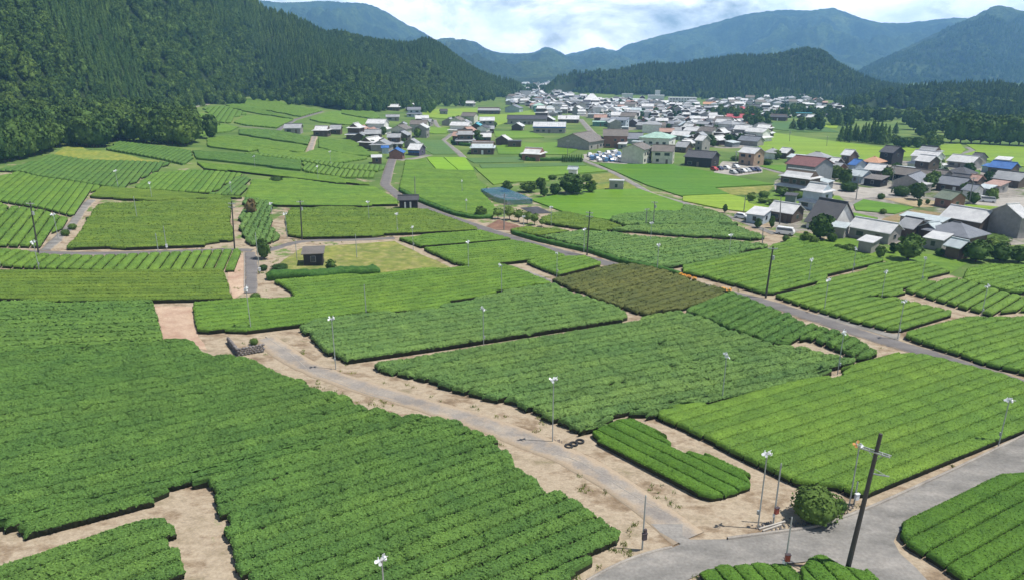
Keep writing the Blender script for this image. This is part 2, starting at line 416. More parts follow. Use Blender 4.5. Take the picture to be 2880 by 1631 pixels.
# ------------------------------------------------------------------ places and sizes, in metres (x right, y up the valley)
TEA = [
  ('wide unpruned tea field filling the lower left, its right edge stepping along the sandy lane',((-75.1,85.1),(-69.8,87.3),(-61.1,90.7),(-52.6,93.7),(-47.1,94.4),(-44.7,91.5),(-41.4,89.6),(-37,89.1),(-31.9,85.2),(-27.5,83),(-24.7,80.2),(-20.9,78.1),(-17.1,75.1),(-12.8,73.4),(-9.2,73),(-6.3,71.9),(-2.5,68.6),(-0.7,66.1),(0.2,64.3),(0.6,62.1),(2.2,60.3),(3.9,58.3),(5.3,56.7),(6.9,55.2),(7.9,54.1),(8.5,53.1),(9.5,52),(8.8,50.4),(6.9,48.6),(5.1,47.3),(3.6,45.3),(-20.4,45.1),(-22.9,48.3),(-24.5,50.8),(-26.7,54.1),(-29,57.4),(-30.5,59.3),(-32.8,58.2),(-35,55.8),(-39.1,53.2),(-42.6,51.1),(-43.4,50.9),(-44.2,51.8),(-45.2,51.7),(-48.3,49.9)),32.3,'shag',1.8,0.95),
  ('small corner tea plot cut off by the lower left of the picture below the bare soil track',((-42.8,45.6),(-41,47.1),(-38.2,49),(-35.6,50.9),(-34.4,51.8),(-33.6,52.6),(-31.5,53),(-30.3,51.7),(-28.6,49.1),(-27.2,46.7),(-25.9,44.5),(-41.6,43.9)),38.2,'shag',1.8,0.9),
  ('olive tea field with fine level rows above the darker left field',((-99.9,118.6),(-93.3,121.1),(-74.3,125.9),(-56.8,130.8),(-53,123.4),(-48.7,114.4),(-60.7,111.1),(-71.5,108.4),(-83.4,106.9),(-90.6,106.3)),14,'trimo',1.8,0.85),
  ('mid green tea field with level rows left of the bare reddish soil strip',((-90.1,105.6),(-83,106.2),(-71.2,107.9),(-60.5,110.3),(-56.9,104.5),(-50.8,94),(-61.1,90.7),(-70.1,87.7),(-75.1,85.8)),17.5,'shagf',1.8,0.85),
  ('strip of short slanting tea rows below the grey cross lane on the left',((-100.2,124),(-108.6,135.7),(-102.9,135),(-97.6,135),(-93.1,133.2),(-83.4,134.6),(-71.7,140),(-59.3,145.9),(-54.5,131.2),(-71.9,126.1),(-88.5,124.8),(-95.7,124.6)),105,'gap',2,0.85),
  ('tea plot with slanting dark gaps left of the soil track',((-124,158.9),(-123.8,165.1),(-125.2,171.9),(-115.7,169.4),(-111.1,166.1),(-105.9,162.8),(-97.4,138.8),(-104.3,137.9),(-108.2,136.9)),114.7,'gap',2,0.85),
  ('tiny triangular tea plot at the left picture edge',((-134.4,173.3),(-130.4,174.7),(-125.5,171.2),(-123.8,165.1),(-124,158.9)),107.9,'gap',2,0.85),
  ('bright green tea field with scalloped lower edge at the far left',((-154.4,201.1),(-154,208.8),(-155.1,218.7),(-144.5,212.3),(-135.5,209.4),(-121.5,204.3),(-116.7,186.7),(-106.3,166.1),(-119.2,172.9),(-132.2,177.3),(-137.5,177.7)),113.8,'trim',1.9,0.85),
  ('dark tea field below the weedy bank on the upper left',((-163.3,218.6),(-162.6,221.2),(-161.9,231.5),(-167.9,256.4),(-152.5,249.8),(-137.3,253),(-125.1,255.5),(-119.6,228.8),(-115.1,203.8),(-121.6,205.2),(-136.4,211),(-145.3,213.6),(-155.4,219.8)),110,'shagf',1.9,0.85),
  ('dark sloping tea strip in front of the wood',((-161.1,278.9),(-169,303.5),(-155.2,298.5),(-139.8,294),(-132,288.9),(-122.8,268.9),(-119.9,254.5),(-129.4,261.5),(-146.9,271.7)),103.2,'shagf',1.9,0.85),
  ('long dark tea strip running right from the weedy bank',((-131.6,289.2),(-113.1,290.5),(-85,282),(-78.7,259.5),(-98.7,265.2),(-122,270.6)),-12,'shagf',1.8,0.85),
  ('narrow lime tea strip below the long dark strip',((-117.9,261),(-95.9,257.5),(-61.4,247.6),(-60.5,245.8),(-47.6,237.2),(-66.3,237.6),(-90.8,245.6),(-109.4,247.9)),-14.6,'trim',1.8,0.85),
  ('lime tea strip with ladder gaps beside the upper road bend',((-83.5,279.6),(-65.4,266.8),(-52.2,265.4),(-50.4,253.4),(-61.3,249.2),(-77.3,257.8)),97.4,'gap',2,0.85),
  ('second lime strip with ladder gaps above the road bend',((-104.2,296.5),(-85.9,290.9),(-68.9,281.8),(-51.5,283.3),(-51,268.3),(-66,269.4),(-84.7,283),(-113.6,292)),97.4,'gap',2,0.85),
  ('light tea field with slanting rows between soil strip and dark wedge',((-119.7,231.7),(-109.7,244.1),(-94,242.2),(-89.6,206.2),(-100.5,204.3),(-111.5,205.2)),105.4,'trim',1.9,0.85),
  ('dark overgrown tea wedge beside the light slanting field',((-93.4,241.2),(-87.7,233.1),(-80.8,204.7),(-86.9,203.3),(-89.5,203.1),(-88.6,206.2)),100.2,'shagf',1.9,0.85),
  ('thin olive tea strip above the large level field',((-120.8,203.4),(-110.8,203.9),(-89.4,201.9),(-79.2,202.4),(-92.1,194.1),(-99.1,189.4),(-116.1,189.3)),17.5,'trimo',1.8,0.85),
  ('large level olive tea field above the grey cross lane',((-108.7,180.1),(-102.3,185.1),(-91.6,192.9),(-81.4,199.7),(-73.5,178.3),(-70.3,169.6),(-67.6,164.5),(-63.5,153.8),(-68.1,149.8),(-67.5,147.6),(-80.3,142.4),(-92,138.7),(-96.3,150.8),(-105.1,171.3)),24.4,'trimo',1.8,0.85),
  ('lush tea wedge with a brown bush between two soil strips',((-78,200.9),(-73.8,200.4),(-69.3,197.8),(-63.1,178.1),(-58.7,166.9),(-54.4,158.4),(-54.8,154.1),(-58.2,150.9),(-60.9,154.2),(-67.8,168.8),(-72.9,185.4)),103.3,'shagp',1.5,0.85),
  ('broad light tea field left of the upper road',((-87,232.2),(-75.9,239.4),(-58.4,232.9),(-57.4,232.4),(-46.4,233.4),(-34.8,210.3),(-34,204),(-49.5,198.8),(-59.1,196),(-68.1,194.6),(-78.6,202.4)),14.3,'trim',1.8,0.85),
  ('level tea field behind the black shed beside the road',((-61.6,190.6),(-51.5,195.9),(-49,196.6),(-32.7,197.2),(-24.8,198.3),(-9.1,175),(-8.8,172.1),(-28.9,166.4),(-40.9,161.9),(-48.8,159.6),(-53.5,161.5),(-59.6,179.2)),15.5,'trimo',1.8,0.85),
  ('upper of two light tea plots with dark hedge sides by the dry lot',((-27.5,162.8),(-7.6,171.7),(-0.2,162.8),(-21,154.9)),20.8,'trim',1.8,0.85),
  ('lower of two light tea plots with dark hedge sides by the dry lot',((-20.1,153.2),(0.1,161.3),(5.1,157.8),(11.6,147.7),(3.3,143.5),(-8.4,138.8),(-12.3,141.6)),22.4,'trim',1.8,0.85),
  ('small four sided light tea plot beside the gravel spur',((3,142.3),(7.9,145.7),(15.9,147.4),(19.2,141.3),(9.4,132.6)),40.6,'trim',1.8,0.85),
  ('dark brownish olive tea field with marigolds on its upper edge',((7.5,129.6),(12.4,133.3),(21.6,140.1),(25.8,141.9),(29,139.3),(33.5,133.4),(33.9,131.8),(38.8,125.5),(40.5,123.3),(32.4,115.2),(29.7,113.7),(22.6,109.5),(18.8,113.6),(14.8,119.5)),38.9,'dark',1.8,0.75),
  ('wide light tea field stretching right from the bare reddish strip',((-54.3,111.6),(-48.8,114),(-38.3,115.8),(-40.3,120.1),(-44.9,125.3),(-26,133.1),(-14.4,136.9),(-3,140.9),(1.2,137.3),(7.3,127.8),(4.1,126.3),(-1.1,122.7),(-6.8,118),(-11.9,114.6),(-12.9,111.1),(-28.8,108.3),(-34,102.2),(-37.3,101.7),(-41.3,100),(-47.6,98.3),(-49.8,102)),25.9,'trim',1.8,0.85),
  ('unpruned tea field between the light field and the sandy lane',((-33.5,102.1),(-28.7,107.8),(-12.5,110.7),(-11.5,114),(-6.1,117.1),(0.3,122.5),(8,126.3),(11.3,120.8),(18.1,112),(19.5,108.3),(7.2,102.5),(-5.2,97.4),(-16.4,92.5),(-23.2,89.3),(-26.2,92.3)),23.1,'shagp',1.8,0.95),
  ('largest unpruned tea field in the centre, right of the sandy lane',((-19.2,89.4),(-10.7,92.6),(0.9,97.6),(19.1,105.9),(28.2,111.5),(31,109.2),(34.4,102.7),(40.1,95.7),(42.5,95.8),(46.4,92.5),(49.3,91.2),(48,89.8),(44.8,87.7),(33.9,81.9),(27.3,78.7),(20.3,76.7),(17,74.6),(13.1,74.5),(12,73.5),(8.9,70.7),(7.5,70.7),(5.3,72.5),(2.1,75.4),(0.2,77.5),(-4.8,79.6),(-9.7,82.4),(-12.5,84.1),(-17.8,87.1)),24,'shagp',1.8,0.95),
  ('unpruned tea strip with stepped lower edge beside the paved road',((29.2,111.7),(32.7,114.5),(40.3,122.2),(42.1,120),(45.3,112.2),(48.2,105.4),(51.3,102.5),(53.4,98.2),(54.3,95.2),(53.4,93.7),(50.2,92.2),(47.4,96),(46.6,98.8),(45.9,100.1),(44.3,99.3),(40.1,97.2),(36.9,100.4),(34.1,105),(31,109.1)),43.3,'shag',1.8,0.95),
  ('big smooth lime tea field at the lower right below the paved road',((17.7,75.4),(27.2,78.4),(34.4,81.6),(45,86.8),(52.4,91.8),(59.6,94.4),(63.3,90.8),(66.9,87.6),(68.6,84.5),(71.3,79.1),(69.6,76.9),(59.5,71.5),(51,67.1),(41.5,61.9),(36,59),(33.3,58.3),(32.3,59.6),(28.6,60.2),(27.2,62),(24.3,65.7),(21,69.9),(17.4,74)),28.1,'trim',1.85,0.9),
  ('narrow plot of four clipped tea rows beside the three tyres',((8.9,70.2),(10.4,71.5),(12.3,73.1),(14.3,73.1),(15.3,71.6),(18.6,66.3),(18.6,66.4),(22.5,63.5),(23.8,61.4),(24,60.2),(23.6,59.5),(20.4,58.1),(19.2,57.7),(18.2,58.3),(17,59.8),(14,63)),-48.8,'trimd',1.75,0.75),
  ('lower right tea plot with curved corner inside the road fork',((34.6,52.3),(35.5,53.5),(38.5,55.4),(44.4,58.9),(48.3,60.8),(50.9,62.1),(53,62.4),(71.2,72),(47.8,44.2),(37.5,45.2),(36.7,47.2),(35.6,49.4),(34.7,50.9)),29.3,'trimd',1.8,0.8),
  ('tea row ends cut off by the bottom edge left of the utility pole',((15.2,47.2),(17.4,48.1),(19.3,48.3),(21.1,48.5),(22.6,48.4),(23.6,47),(23,45.3),(14.3,45.2)),-72.7,'trimd',1.7,0.7),
  ('short tea plot at the bottom edge at the foot of the utility pole',((25.2,49.2),(26,49.6),(26.6,49.4),(27.5,48.3),(29,47.5),(29.6,47.1),(29.6,45.4),(23.2,45.3),(24,47.9)),-76.3,'trimd',1.7,0.7),
  ('broad light tea field with faint stripes beyond the paved road',((35.9,140.3),(47.8,148.4),(59.2,156.4),(70,167.6),(73.2,162.5),(82.5,147.6),(67.9,136.8),(49.2,122.8),(47,122.2),(43.1,127.4),(38.2,133.2),(34.8,135.4)),33.8,'trim',1.8,0.85),
  ('tea field with bold dark gaps bordering the paved road on the right',((48.2,121.3),(64.9,132.7),(81.1,145.5),(91.1,146.2),(91.5,138.8),(80.8,131),(71.8,123),(64.5,120.2),(70.5,120.6),(73.4,116.5),(76.5,113.6),(73.3,110.4),(62.8,104.7),(60.7,103.9),(56.2,108.6),(51.5,115.2)),31.5,'gap',1.9,0.85),
  ('tea plot with slanting rows at the right picture edge',((74.8,125.8),(82.4,131.1),(89.9,134.2),(95.2,122.2),(97.9,118.9),(94.6,114.5),(90.4,115.3),(85.9,114),(82.6,112.3),(80,115.8),(77.2,120.7)),40.4,'gap',1.9,0.85),
  ('smooth tea plot below the dark trees at the right edge',((90.4,133.2),(96.9,141.6),(103.7,145.4),(111.5,145.3),(141.5,141.9),(115.5,113.5),(97.5,125.4),(94.9,126.2)),29.6,'trim',1.8,0.85),
  ('long striped tea field at the right edge below the paved road',((61.5,101.7),(67.8,105.6),(77.3,110.4),(87.3,110.9),(115.2,113.1),(80.5,75.3),(75.6,83.2),(71.1,88),(67.7,90.6),(65.7,94.8),(62.3,99.3)),28,'trim',1.85,0.9),
  ('small olive tea plot at the end of the row of young trees',((-0.5,172.1),(3.9,176),(14.6,172),(7,167)),33,'trimo',1.8,0.85),
  ('light tea field along the right side of the paved road past the tall pole',((7,165.8),(16.6,171.7),(23.7,171.2),(33,165.2),(41.5,164.3),(53.9,162.4),(60.5,159.2),(59,156.9),(48,149.1),(36,140.8),(31.9,138.8),(23.6,145.8),(18.6,153.5)),31.9,'shagp',1.8,0.85),
  ('pale overgrown tea bank beside the narrow curving path',((26.7,186.4),(30.7,193.7),(40.2,198),(49.2,198.7),(53.2,210.6),(56.3,205.2),(60.1,197.7),(60.5,182.6),(45.5,181.1),(33.8,179.2),(29.4,180.2)),23,'shagp',1.8,0.85),
  ('pale tea strip ending at the earth corner by the white van',((24.7,173.8),(31.9,178.4),(45.1,179.5),(45.3,180.2),(59.6,181),(62.8,167.4),(60.2,165.8),(53.6,166.7),(42.5,168.5),(34.1,171.5)),8.2,'shagp',1.8,0.85),
  ('olive tea plot between rice paddy and the earth track',((7.8,187.5),(13.4,194.9),(15.8,195.9),(25.7,184.7),(28.7,177.8),(22.8,172.5),(17.7,175.4),(12.7,178.8),(9,181.2)),-9.7,'trimo',1.8,0.85),
  ('large light tea field right of the upper road and left of the blue netting',((-42.2,269.6),(-46.3,303),(-37.8,308.2),(-30.6,279.1),(-15.1,277.6),(-12.4,254.1),(-8.5,239.7),(-10.4,229),(-6.8,212.6),(-4.1,198.2),(-5.4,191.1),(-10.6,190.3),(-16.6,196.1),(-26.3,211.1),(-38.1,233.2)),2.9,'trim',1.8,0.85),
  ('lime terrace plot with fine rows below the forest road',((-219.4,508.2),(-216.1,538),(-180.5,486.3),(-175.6,451.8),(-163.9,412.7),(-173.2,414.9)),108.4,'gap',3.2,0.85),
  ('topmost lime terrace under the forest edge',((-217.9,545.3),(-236,636.4),(-233.8,667.3),(-179,590.3),(-146.5,552.9),(-144.9,487.2),(-176.6,520.4)),-54.1,'gap',3.2,0.85),
  ('second lime terrace below the forest edge',((-211.9,529.8),(-216.5,577),(-172.7,508.8),(-141.2,465.5),(-175.9,490.9)),-43.6,'gap',3.2,0.85),
  ('rounded lime terrace above the curved path',((-163.6,418),(-175.1,471.2),(-167.5,471.9),(-141.1,459.6),(-134.3,403.9),(-152.8,407.3)),60.6,'gap',3.2,0.85),
  ('lime terrace strip left of the curved path',((-204,463.6),(-195.8,458.1),(-175.4,418.3),(-182.2,412.5)),81.7,'gap',3.2,0.85),
  ('lime terrace below the curved path',((-179,405.1),(-167.6,404.7),(-151.8,394.4),(-147.7,372.4),(-151.3,351.2),(-148.2,333.2)),47.6,'gap',3.2,0.85),
  ('long terrace strip left of the pair of sheds',((-146.8,381.2),(-135.6,389.8),(-124.8,385.7),(-104.5,366.6),(-97.4,336.1),(-117.4,347.5),(-138.9,360)),-22.9,'shagf',1.9,0.85),
  ('lime terrace with thin dark rows above the long dark strip',((-144.8,335.5),(-141,351.4),(-122.7,344),(-96.5,330.8),(-91.2,307.6),(-109.4,312),(-112.7,300),(-133.4,307.9)),-18.6,'gap',3.2,0.85),
  ('lime terrace right of the pale track',((-100.3,366.1),(-88.1,364.2),(-87.7,362.5),(-83.4,367.5),(-73.9,345),(-61.4,309.7),(-76.3,313.7),(-90.4,329)),-24.5,'gap',3.2,0.85),
  ('lower lime terrace beside the pale track',((-112.3,310.2),(-90.6,305.5),(-89.2,324.2),(-76.3,313.7),(-75.8,311.5),(-63.1,306.5),(-62.8,302.1),(-69.8,285.6),(-84.6,286.3),(-106.2,294.2)),-9.4,'gap',3.2,0.85),
  ('lime terrace beyond the sheds at the foot of the wood',((-134.3,471.9),(-139.3,544.3),(-133.5,558.9),(-126.1,527.1),(-106,505.3),(-99.1,498.9),(-92.9,458),(-108.1,450.1),(-124.4,457.6)),30.4,'gap',3.2,0.85),
  ('small terrace below the wooded foot of the hill',((-149.3,626.8),(-134.8,623.5),(-110.8,575.6),(-97.8,527.1),(-98.6,505.9),(-111.9,519.9),(-128.9,539.4)),-51.9,'gap',3.2,0.85),
]
LOT = [
  ('rice_paddy','deep green rice paddy right of the thin curving path',((37.7,302.9),(70.9,306.9),(72.5,296.2),(73.4,300),(80.9,285.6),(90.8,265.7),(96.8,255.4),(71.8,245.2),(73.2,232.4),(56.4,227.7),(55.9,225.7),(48.4,248.5),(46.6,257.4)),'rice',0.35),
  ('rice_paddy','deep green rice paddy between the dark tree clump and the curving path',((5.6,217.5),(25.6,235.6),(44,239.6),(53,212.9),(50.2,201.1),(40.3,198.4),(26.8,187.1),(15.8,196.5),(8.8,210.9)),'rice',0.35),
  ('rice_paddy','green rice paddy behind the dark tree clump',((-15.9,291.8),(-12.3,286.9),(31.9,297.3),(39,282.5),(27.1,276.1),(13.5,267.3),(13.9,255.3),(-1.7,251.6),(-6.4,246.1),(-9.7,260.7)),'rice2',0.35),
  ('rice_paddy','pale green paddy with the small round tree beside the curving path',((56.2,226.7),(72.8,231.9),(76.6,224.8),(74.5,215.8),(77.4,210.7),(69.8,201.2),(63.3,205.8),(54.1,218)),'ricel',0.3),
  ('vegetable_plot','blue green vegetable strip above the long rice paddy',((-21,320.8),(3.4,327.7),(5.5,308.8),(-16.5,304.7)),'veg',0.25),
  ('vegetable_plot','thin pale green vegetable strip in front of the hedged white roof house',((-14,299.8),(31.3,308.4),(32.1,299),(-12.4,288.4)),'veg',0.25),
  ('rice_paddy','bright lime rice plot left of the narrow village lane',((-39.1,319.6),(-31.9,321.7),(-21.8,280.6),(-30.1,280)),'ricey',0.3),
  ('rice_paddy','bright lime rice plot touching the narrow village lane',((-31.4,321.8),(-21.7,323.7),(-15.2,282),(-21.3,279.9)),'ricey',0.3),
  ('rice_paddy','green paddy in front of the grey factory',((-8.1,369.8),(0.3,394.1),(13.5,387.7),(26.4,395.8),(33.6,360.3),(26.4,337.1),(-6.7,337.9)),'rice2',0.3),
  ('rice_paddy','paddy below the long blue trimmed hall',((-11.7,460),(11.7,464.7),(19.3,420.4),(0.4,416.8),(-10,424.2)),'rice2',0.3),
  ('rice_paddy','wide light paddy among the nearer farmhouses',((-81.2,647.5),(-53.7,696.4),(-30.6,731.6),(-30.4,614.9),(-5.4,638.9),(18.7,695.4),(24.2,606.8),(-1.6,554.2),(-12.6,496.5),(-40.1,557.7),(-61.1,560.3),(-71.5,568.6)),'ricel',0.3),
  ('rice_paddy','small paddy beside the pale bend of the village lane',((-64.2,466.3),(-41.1,482.2),(-38.3,439),(-47.7,434.2),(-60.4,444.2)),'rice2',0.3),
  ('vegetable_plot','dark mixed vegetable plot inside the village lane bend',((-51.2,391.7),(-39.3,397.6),(-26.4,335.5),(-37.5,332.6),(-45.9,354.6)),'veg',0.2),
  ('rice_paddy','broad yellow green paddy in front of the cedar clump',((175.7,497.5),(184.4,459.7),(196.2,426.2),(209.6,398.8),(229.9,401.4),(269.2,423.2),(252.8,392),(233.5,365.4),(219.5,359.3),(193.9,349.7),(171.7,326.9),(158.4,329),(144.7,344.8),(131.6,369.4),(139.2,400.1)),'ricel',0.3),
  ('rice_paddy','yellow green paddy at the right edge with the winding stream road',((271.6,422),(297.3,408.6),(307.9,409.5),(239.9,316.1),(234.2,319.1),(231.8,342.5),(233.4,364.2),(254.8,385.7)),'ricel',0.3),
  ('rice_paddy','greyish green paddy behind the red roofed hall',((179.8,564.3),(239,594),(236.8,530.4),(229.2,496),(206.3,492.4),(192.9,506),(184,533.1)),'veg',0.3),
  ('rice_paddy','pale strip of paddy below the small white roofed houses',((240.7,589.9),(267,579.9),(243.2,531.4),(237.9,532.9)),'ricel',0.3),
  ('rice_paddy','paddy beside the dark wooden restaurant car park',((108.7,306.2),(121.5,312.3),(115.7,290.9),(112.7,287.5)),'rice',0.3),
  ('rice_paddy','small deep green paddy enclosed by brown lots',((108.1,216.9),(115.9,226.9),(125.3,213.8),(113.8,202.9),(104.1,207.6)),'rice',0.3),
  ('rice_paddy','deep green paddy corner behind the big dark roof',((101.5,203.4),(105.2,196.1),(96.8,185.3),(93.4,184.1)),'rice',0.3),
  ('rice_paddy','pale paddy beside the blue sheeted farmhouse',((114.1,191.5),(129.2,203.5),(118.4,187.1),(115,188.5)),'ricel',0.3),
  ('rice_paddy','green verge plot behind the blue sheeted farmhouse',((137,213.1),(146.6,220.5),(160.6,214.7),(164.2,212.3),(161.5,208.6),(156.2,208.6),(135.8,206.4)),'ricel',0.3),
  ('rice_paddy','dark green paddy between the blue roofs and the long black shed',((175.2,314.7),(187.7,301.4),(205.1,305.3),(191.9,284.7),(174.4,284.7),(171.7,301.7)),'rice',0.3),
  ('dry_grass_lot','yellowed dry grass lot around the small brown shed',((-48.5,138.9),(-47.4,152.5),(-28.2,161.6),(-20,149.7),(-12,138.5),(-18.4,136.4),(-26,133.1),(-27.3,135.9),(-37.4,134.2),(-48,132.5)),'drygrass',0.06),
  ('weedy_bank','weedy yellow green bank below the wood',((-167.5,254.3),(-177.3,278.2),(-179.5,290.8),(-166.6,275.8),(-160.3,277.5),(-145.2,268.4),(-137.2,261.4),(-126,258.4),(-137.9,254.2),(-153.2,250.9)),'weeds',0.15),
  ('dry_grass_lot','pale dry lot beside the deep green rice paddy',((71.7,244.6),(96.2,253.8),(88.5,238.8),(79.1,232.5),(73.5,231.9)),'drygrass',0.06),
  ('dry_grass_lot','tan lot with white vehicle beside the tree clump',((26,269.6),(39.2,279.5),(43.4,259.4),(31.3,253.7)),'drygrass',0.06),
  ('dry_grass_lot','grassy lot around the small white cabin',((29.2,247.6),(44.1,257.2),(44.3,241.6),(28.7,235)),'weeds',0.06),
  ('bare_earth','bare brown earth lot in front of the green roofed shed',((99.1,185.4),(106.4,196.2),(124.5,211.6),(129.8,205.9),(117.4,195.3),(104.3,182.3)),'earth',0.05),
  ('bare_earth','tan earth lot behind the small enclosed paddy',((123.9,229.7),(133.8,232.4),(139.6,226.9),(132.8,216),(127.1,215.4)),'earth2',0.05),
  ('gravel_yard','grey gravel yard between the sheds of the right village',((123.4,270.3),(124.8,257.7),(130.1,252.3),(138.1,254.6),(140.5,239.5),(134.8,232.5),(125,232.8),(115,226.8),(111.1,233.9),(109,241.6)),'gravel',0.05),
  ('gravel_yard','pale concrete yard at the right edge of the village',((146.3,222.8),(159.3,233.6),(176.8,237.7),(184.1,238.3),(161.1,207),(160.6,214.7),(151.9,218.8)),'gravel',0.05),
  ('village_yard','trodden grey earth of the right village',((71.9,191.7),(82.5,208),(94.2,248.3),(100,264.2),(114.2,286.9),(137.7,305.8),(152.5,316.4),(189.3,339.9),(207.3,332.2),(219.8,298.7),(224.8,287.8),(137.9,171.6),(115.5,163.2),(106.2,158.8),(86.6,170.6),(76.5,178.7),(69.1,172.1)),'yard',0.02),
  ('lawn','green lawn between the right houses and the tea',((70.6,168.6),(75.6,168.3),(86.6,170.6),(89.9,160.1),(97.8,155.1),(101.7,149.1),(92,139.5),(91.9,148.8),(83.2,148.4),(73.5,163.3)),'lawn',0.06),
  ('lawn','green orchard ground by the stacked white roofs',((75.2,220.4),(91.5,239.6),(111.1,233.9),(107,219.1),(98.2,203.4),(88.4,208.6),(77.8,210.7)),'lawn',0.05),
  ('car_park','grey asphalt car park below the dark wooden restaurant',((82.3,284.6),(97.1,322.5),(104,321.2),(109.1,304.1),(103.4,287.4),(90.1,276.5)),'gravel',0.05),
  ('car_park','pale yard packed with scrapped cars',((34.4,340.4),(55,357),(50.8,305.9),(36.4,312.4),(33.3,322.4)),'gravel',0.05),
  ('bare_earth','reddish earth patch under the young roadside trees',((-6.8,179.1),(-3.9,187.6),(1.6,181),(3.2,175.5),(-0.2,174.3),(-4.6,175.3)),'earthr',0.05),
  ('bare_earth','reddish bare strip between two level tea fields',((-60.3,110.1),(-54.2,110.8),(-49.7,102),(-47.5,98),(-44.2,93),(-47.8,94.7),(-50.9,94.3),(-56.3,103.7)),'soilr',0.05),
  ('bare_earth','reddish soil strip left of the steep lane',((-56,130.5),(-58.1,145.3),(-48.4,119.2),(-48.8,115)),'soilr',0.05),
  ('dark_mulch','dark plastic mulched bed with pale dots below the blue netting',((2.6,204.8),(7.8,207),(11.7,197.1),(6.2,195.5)),'mulch',0.05),
  ('concrete_apron','pale concrete strip between the striped tea and the paved road',((52.2,112.3),(54,113.1),(56.7,109.6),(61,103.8),(62.3,103.7),(60.5,100.8),(57.6,104.7),(53.2,110.4)),'conc',0.05),
  ('vegetable_plot','tan tilled plot far below the hills',((419,944.9),(522,1051.5),(496.7,988.6),(437.7,896.4),(399.4,892.5)),'earth2',0.2),
  ('village_yard','grey paved ground of the dense village',((12,1194.3),(90.6,1796.1),(75.2,1219.6),(106.6,938.4),(162.5,960.8),(199.7,838.3),(219.8,843.8),(203.9,714.4),(185.9,617.4),(156.4,527.6),(114.5,475),(101.4,419.4),(92,460.6),(88.5,490),(68,475.1),(67.3,587.2),(51.7,670.7),(23.1,578.2),(21.6,706.8),(10,837.9),(-0.8,778.2),(-5.9,903.5)),'yard',0.02),
  ('village_yard','grey ground of the village side by the restaurant',((123.9,477),(159.6,528.2),(173.2,543.3),(170,486),(158.5,437.9),(127,381.2),(113.4,379),(101.9,390.2),(89.5,368.6),(114.5,475)),'yard',0.02),
]
ROAD = [
  ('paved_road',((-53.6,331.1),(-52.8,309.1),(-48.3,271.7),(-44.3,241.2),(-34.5,216.5),(-21.2,195.7),(-6.7,175.5),(2.4,163.2),(10.4,153.5),(18.6,145.4),(23.8,139.9),(32.8,131.9),(40.7,123.8),(46.2,118),(51.5,110.1),(57.3,101.5),(61.4,96.5),(65.5,90.6),(69.3,85.4),(72.8,79.7),(77.8,72.3)),3.7,'asph',0.09),
  ('farm_lane',((-37.5,98.4),(-34.1,94),(-29.2,88.9),(-24.5,85.5),(-20.2,82.9),(-14.4,79.6),(-9.1,76.5),(-4,73.6),(0.2,70.4),(5,66.8),(8.9,62.9),(12.2,58.3),(14.5,54.5),(15.8,52.2)),3.3,'lane',0.09),
  ('cross_lane',((-100.2,135.7),(-95.7,136.1),(-85.9,137.5),(-74.5,141.9),(-60,147.8),(-57,147.6)),2.4,'asph',0.09),
  ('cross_lane',((-55.1,147.1),(-52.9,149),(-51,156.3),(-47.2,159.3),(-40.6,160.6),(-34.7,162.5),(-28.6,164.6)),2.2,'asph',0.09),
  ('steep_lane',((-57,146.1),(-52.7,134.9),(-47.3,119.4)),2.4,'asph',0.09),
  ('village_path',((31.6,324.4),(32.7,316.3),(40.8,279.7),(44.8,247.3),(46.5,231.1),(53.6,215.7),(58.5,202.8),(63,191.8),(65.6,181.8),(67.5,173.5)),2.6,'conc',0.09),
  ('village_lane',((-59.3,543.1),(-52,492),(-37.2,435.1),(-38.8,396.4),(-27.4,349.1),(-21.9,321)),3,'conc',0.09),
  ('village_lane',((-49.7,306),(-43.4,315.5),(-39,329.5)),3.5,'conc',0.09),
  ('forest_road',((-242.1,469.8),(-230,484.6),(-228.3,507.3),(-236,565),(-240.2,625.7),(-240.6,672.8)),3,'conc',0.09),
  ('forest_road',((-130.3,393.9),(-141.8,464.9),(-145.8,550.3)),3,'asph',0.09),
  ('terrace_track',((-180.6,408.8),(-168.2,406.2),(-150.7,401.6),(-133.6,397.3)),2,'asph',0.09),
  ('terrace_track',((-105.2,377),(-96,336.9),(-88.5,304.3)),3,'lane',0.09),
  ('gravel_spur',((-1,140.8),(3.1,136),(7.2,130)),2.4,'conc',0.09),
  ('village_road',((98.3,320.3),(108.7,306.2),(111.7,284.7),(113.8,265.9)),4,'conc',0.09),
  ('village_road',((98.8,203.5),(106.4,216.8),(114.7,226.3),(124.8,232.2),(136,236.4),(142.6,232),(148.2,223),(158.5,211.8),(161.8,209)),3,'conc',0.09),
  ('village_road',((177.6,331.1),(189,327.7),(190.2,303.7)),3.5,'asph',0.09),
  ('stream_road',((232.6,359.6),(236.1,368.5),(255.4,389),(262.6,405.1)),3.5,'conc',0.09),
  ('village_road',((56,584.3),(52.8,482.3),(52.2,452.5)),4.5,'conc',0.09),
  ('village_road',((152.6,643.2),(104.7,516.1),(92.1,470.3)),4.5,'conc',0.09),
  ('soil_track',((-114.8,187.8),(-110.6,176.2),(-104.3,162.2),(-98.2,145.3),(-95.8,137.9)),2.2,'conc',0.09),
]
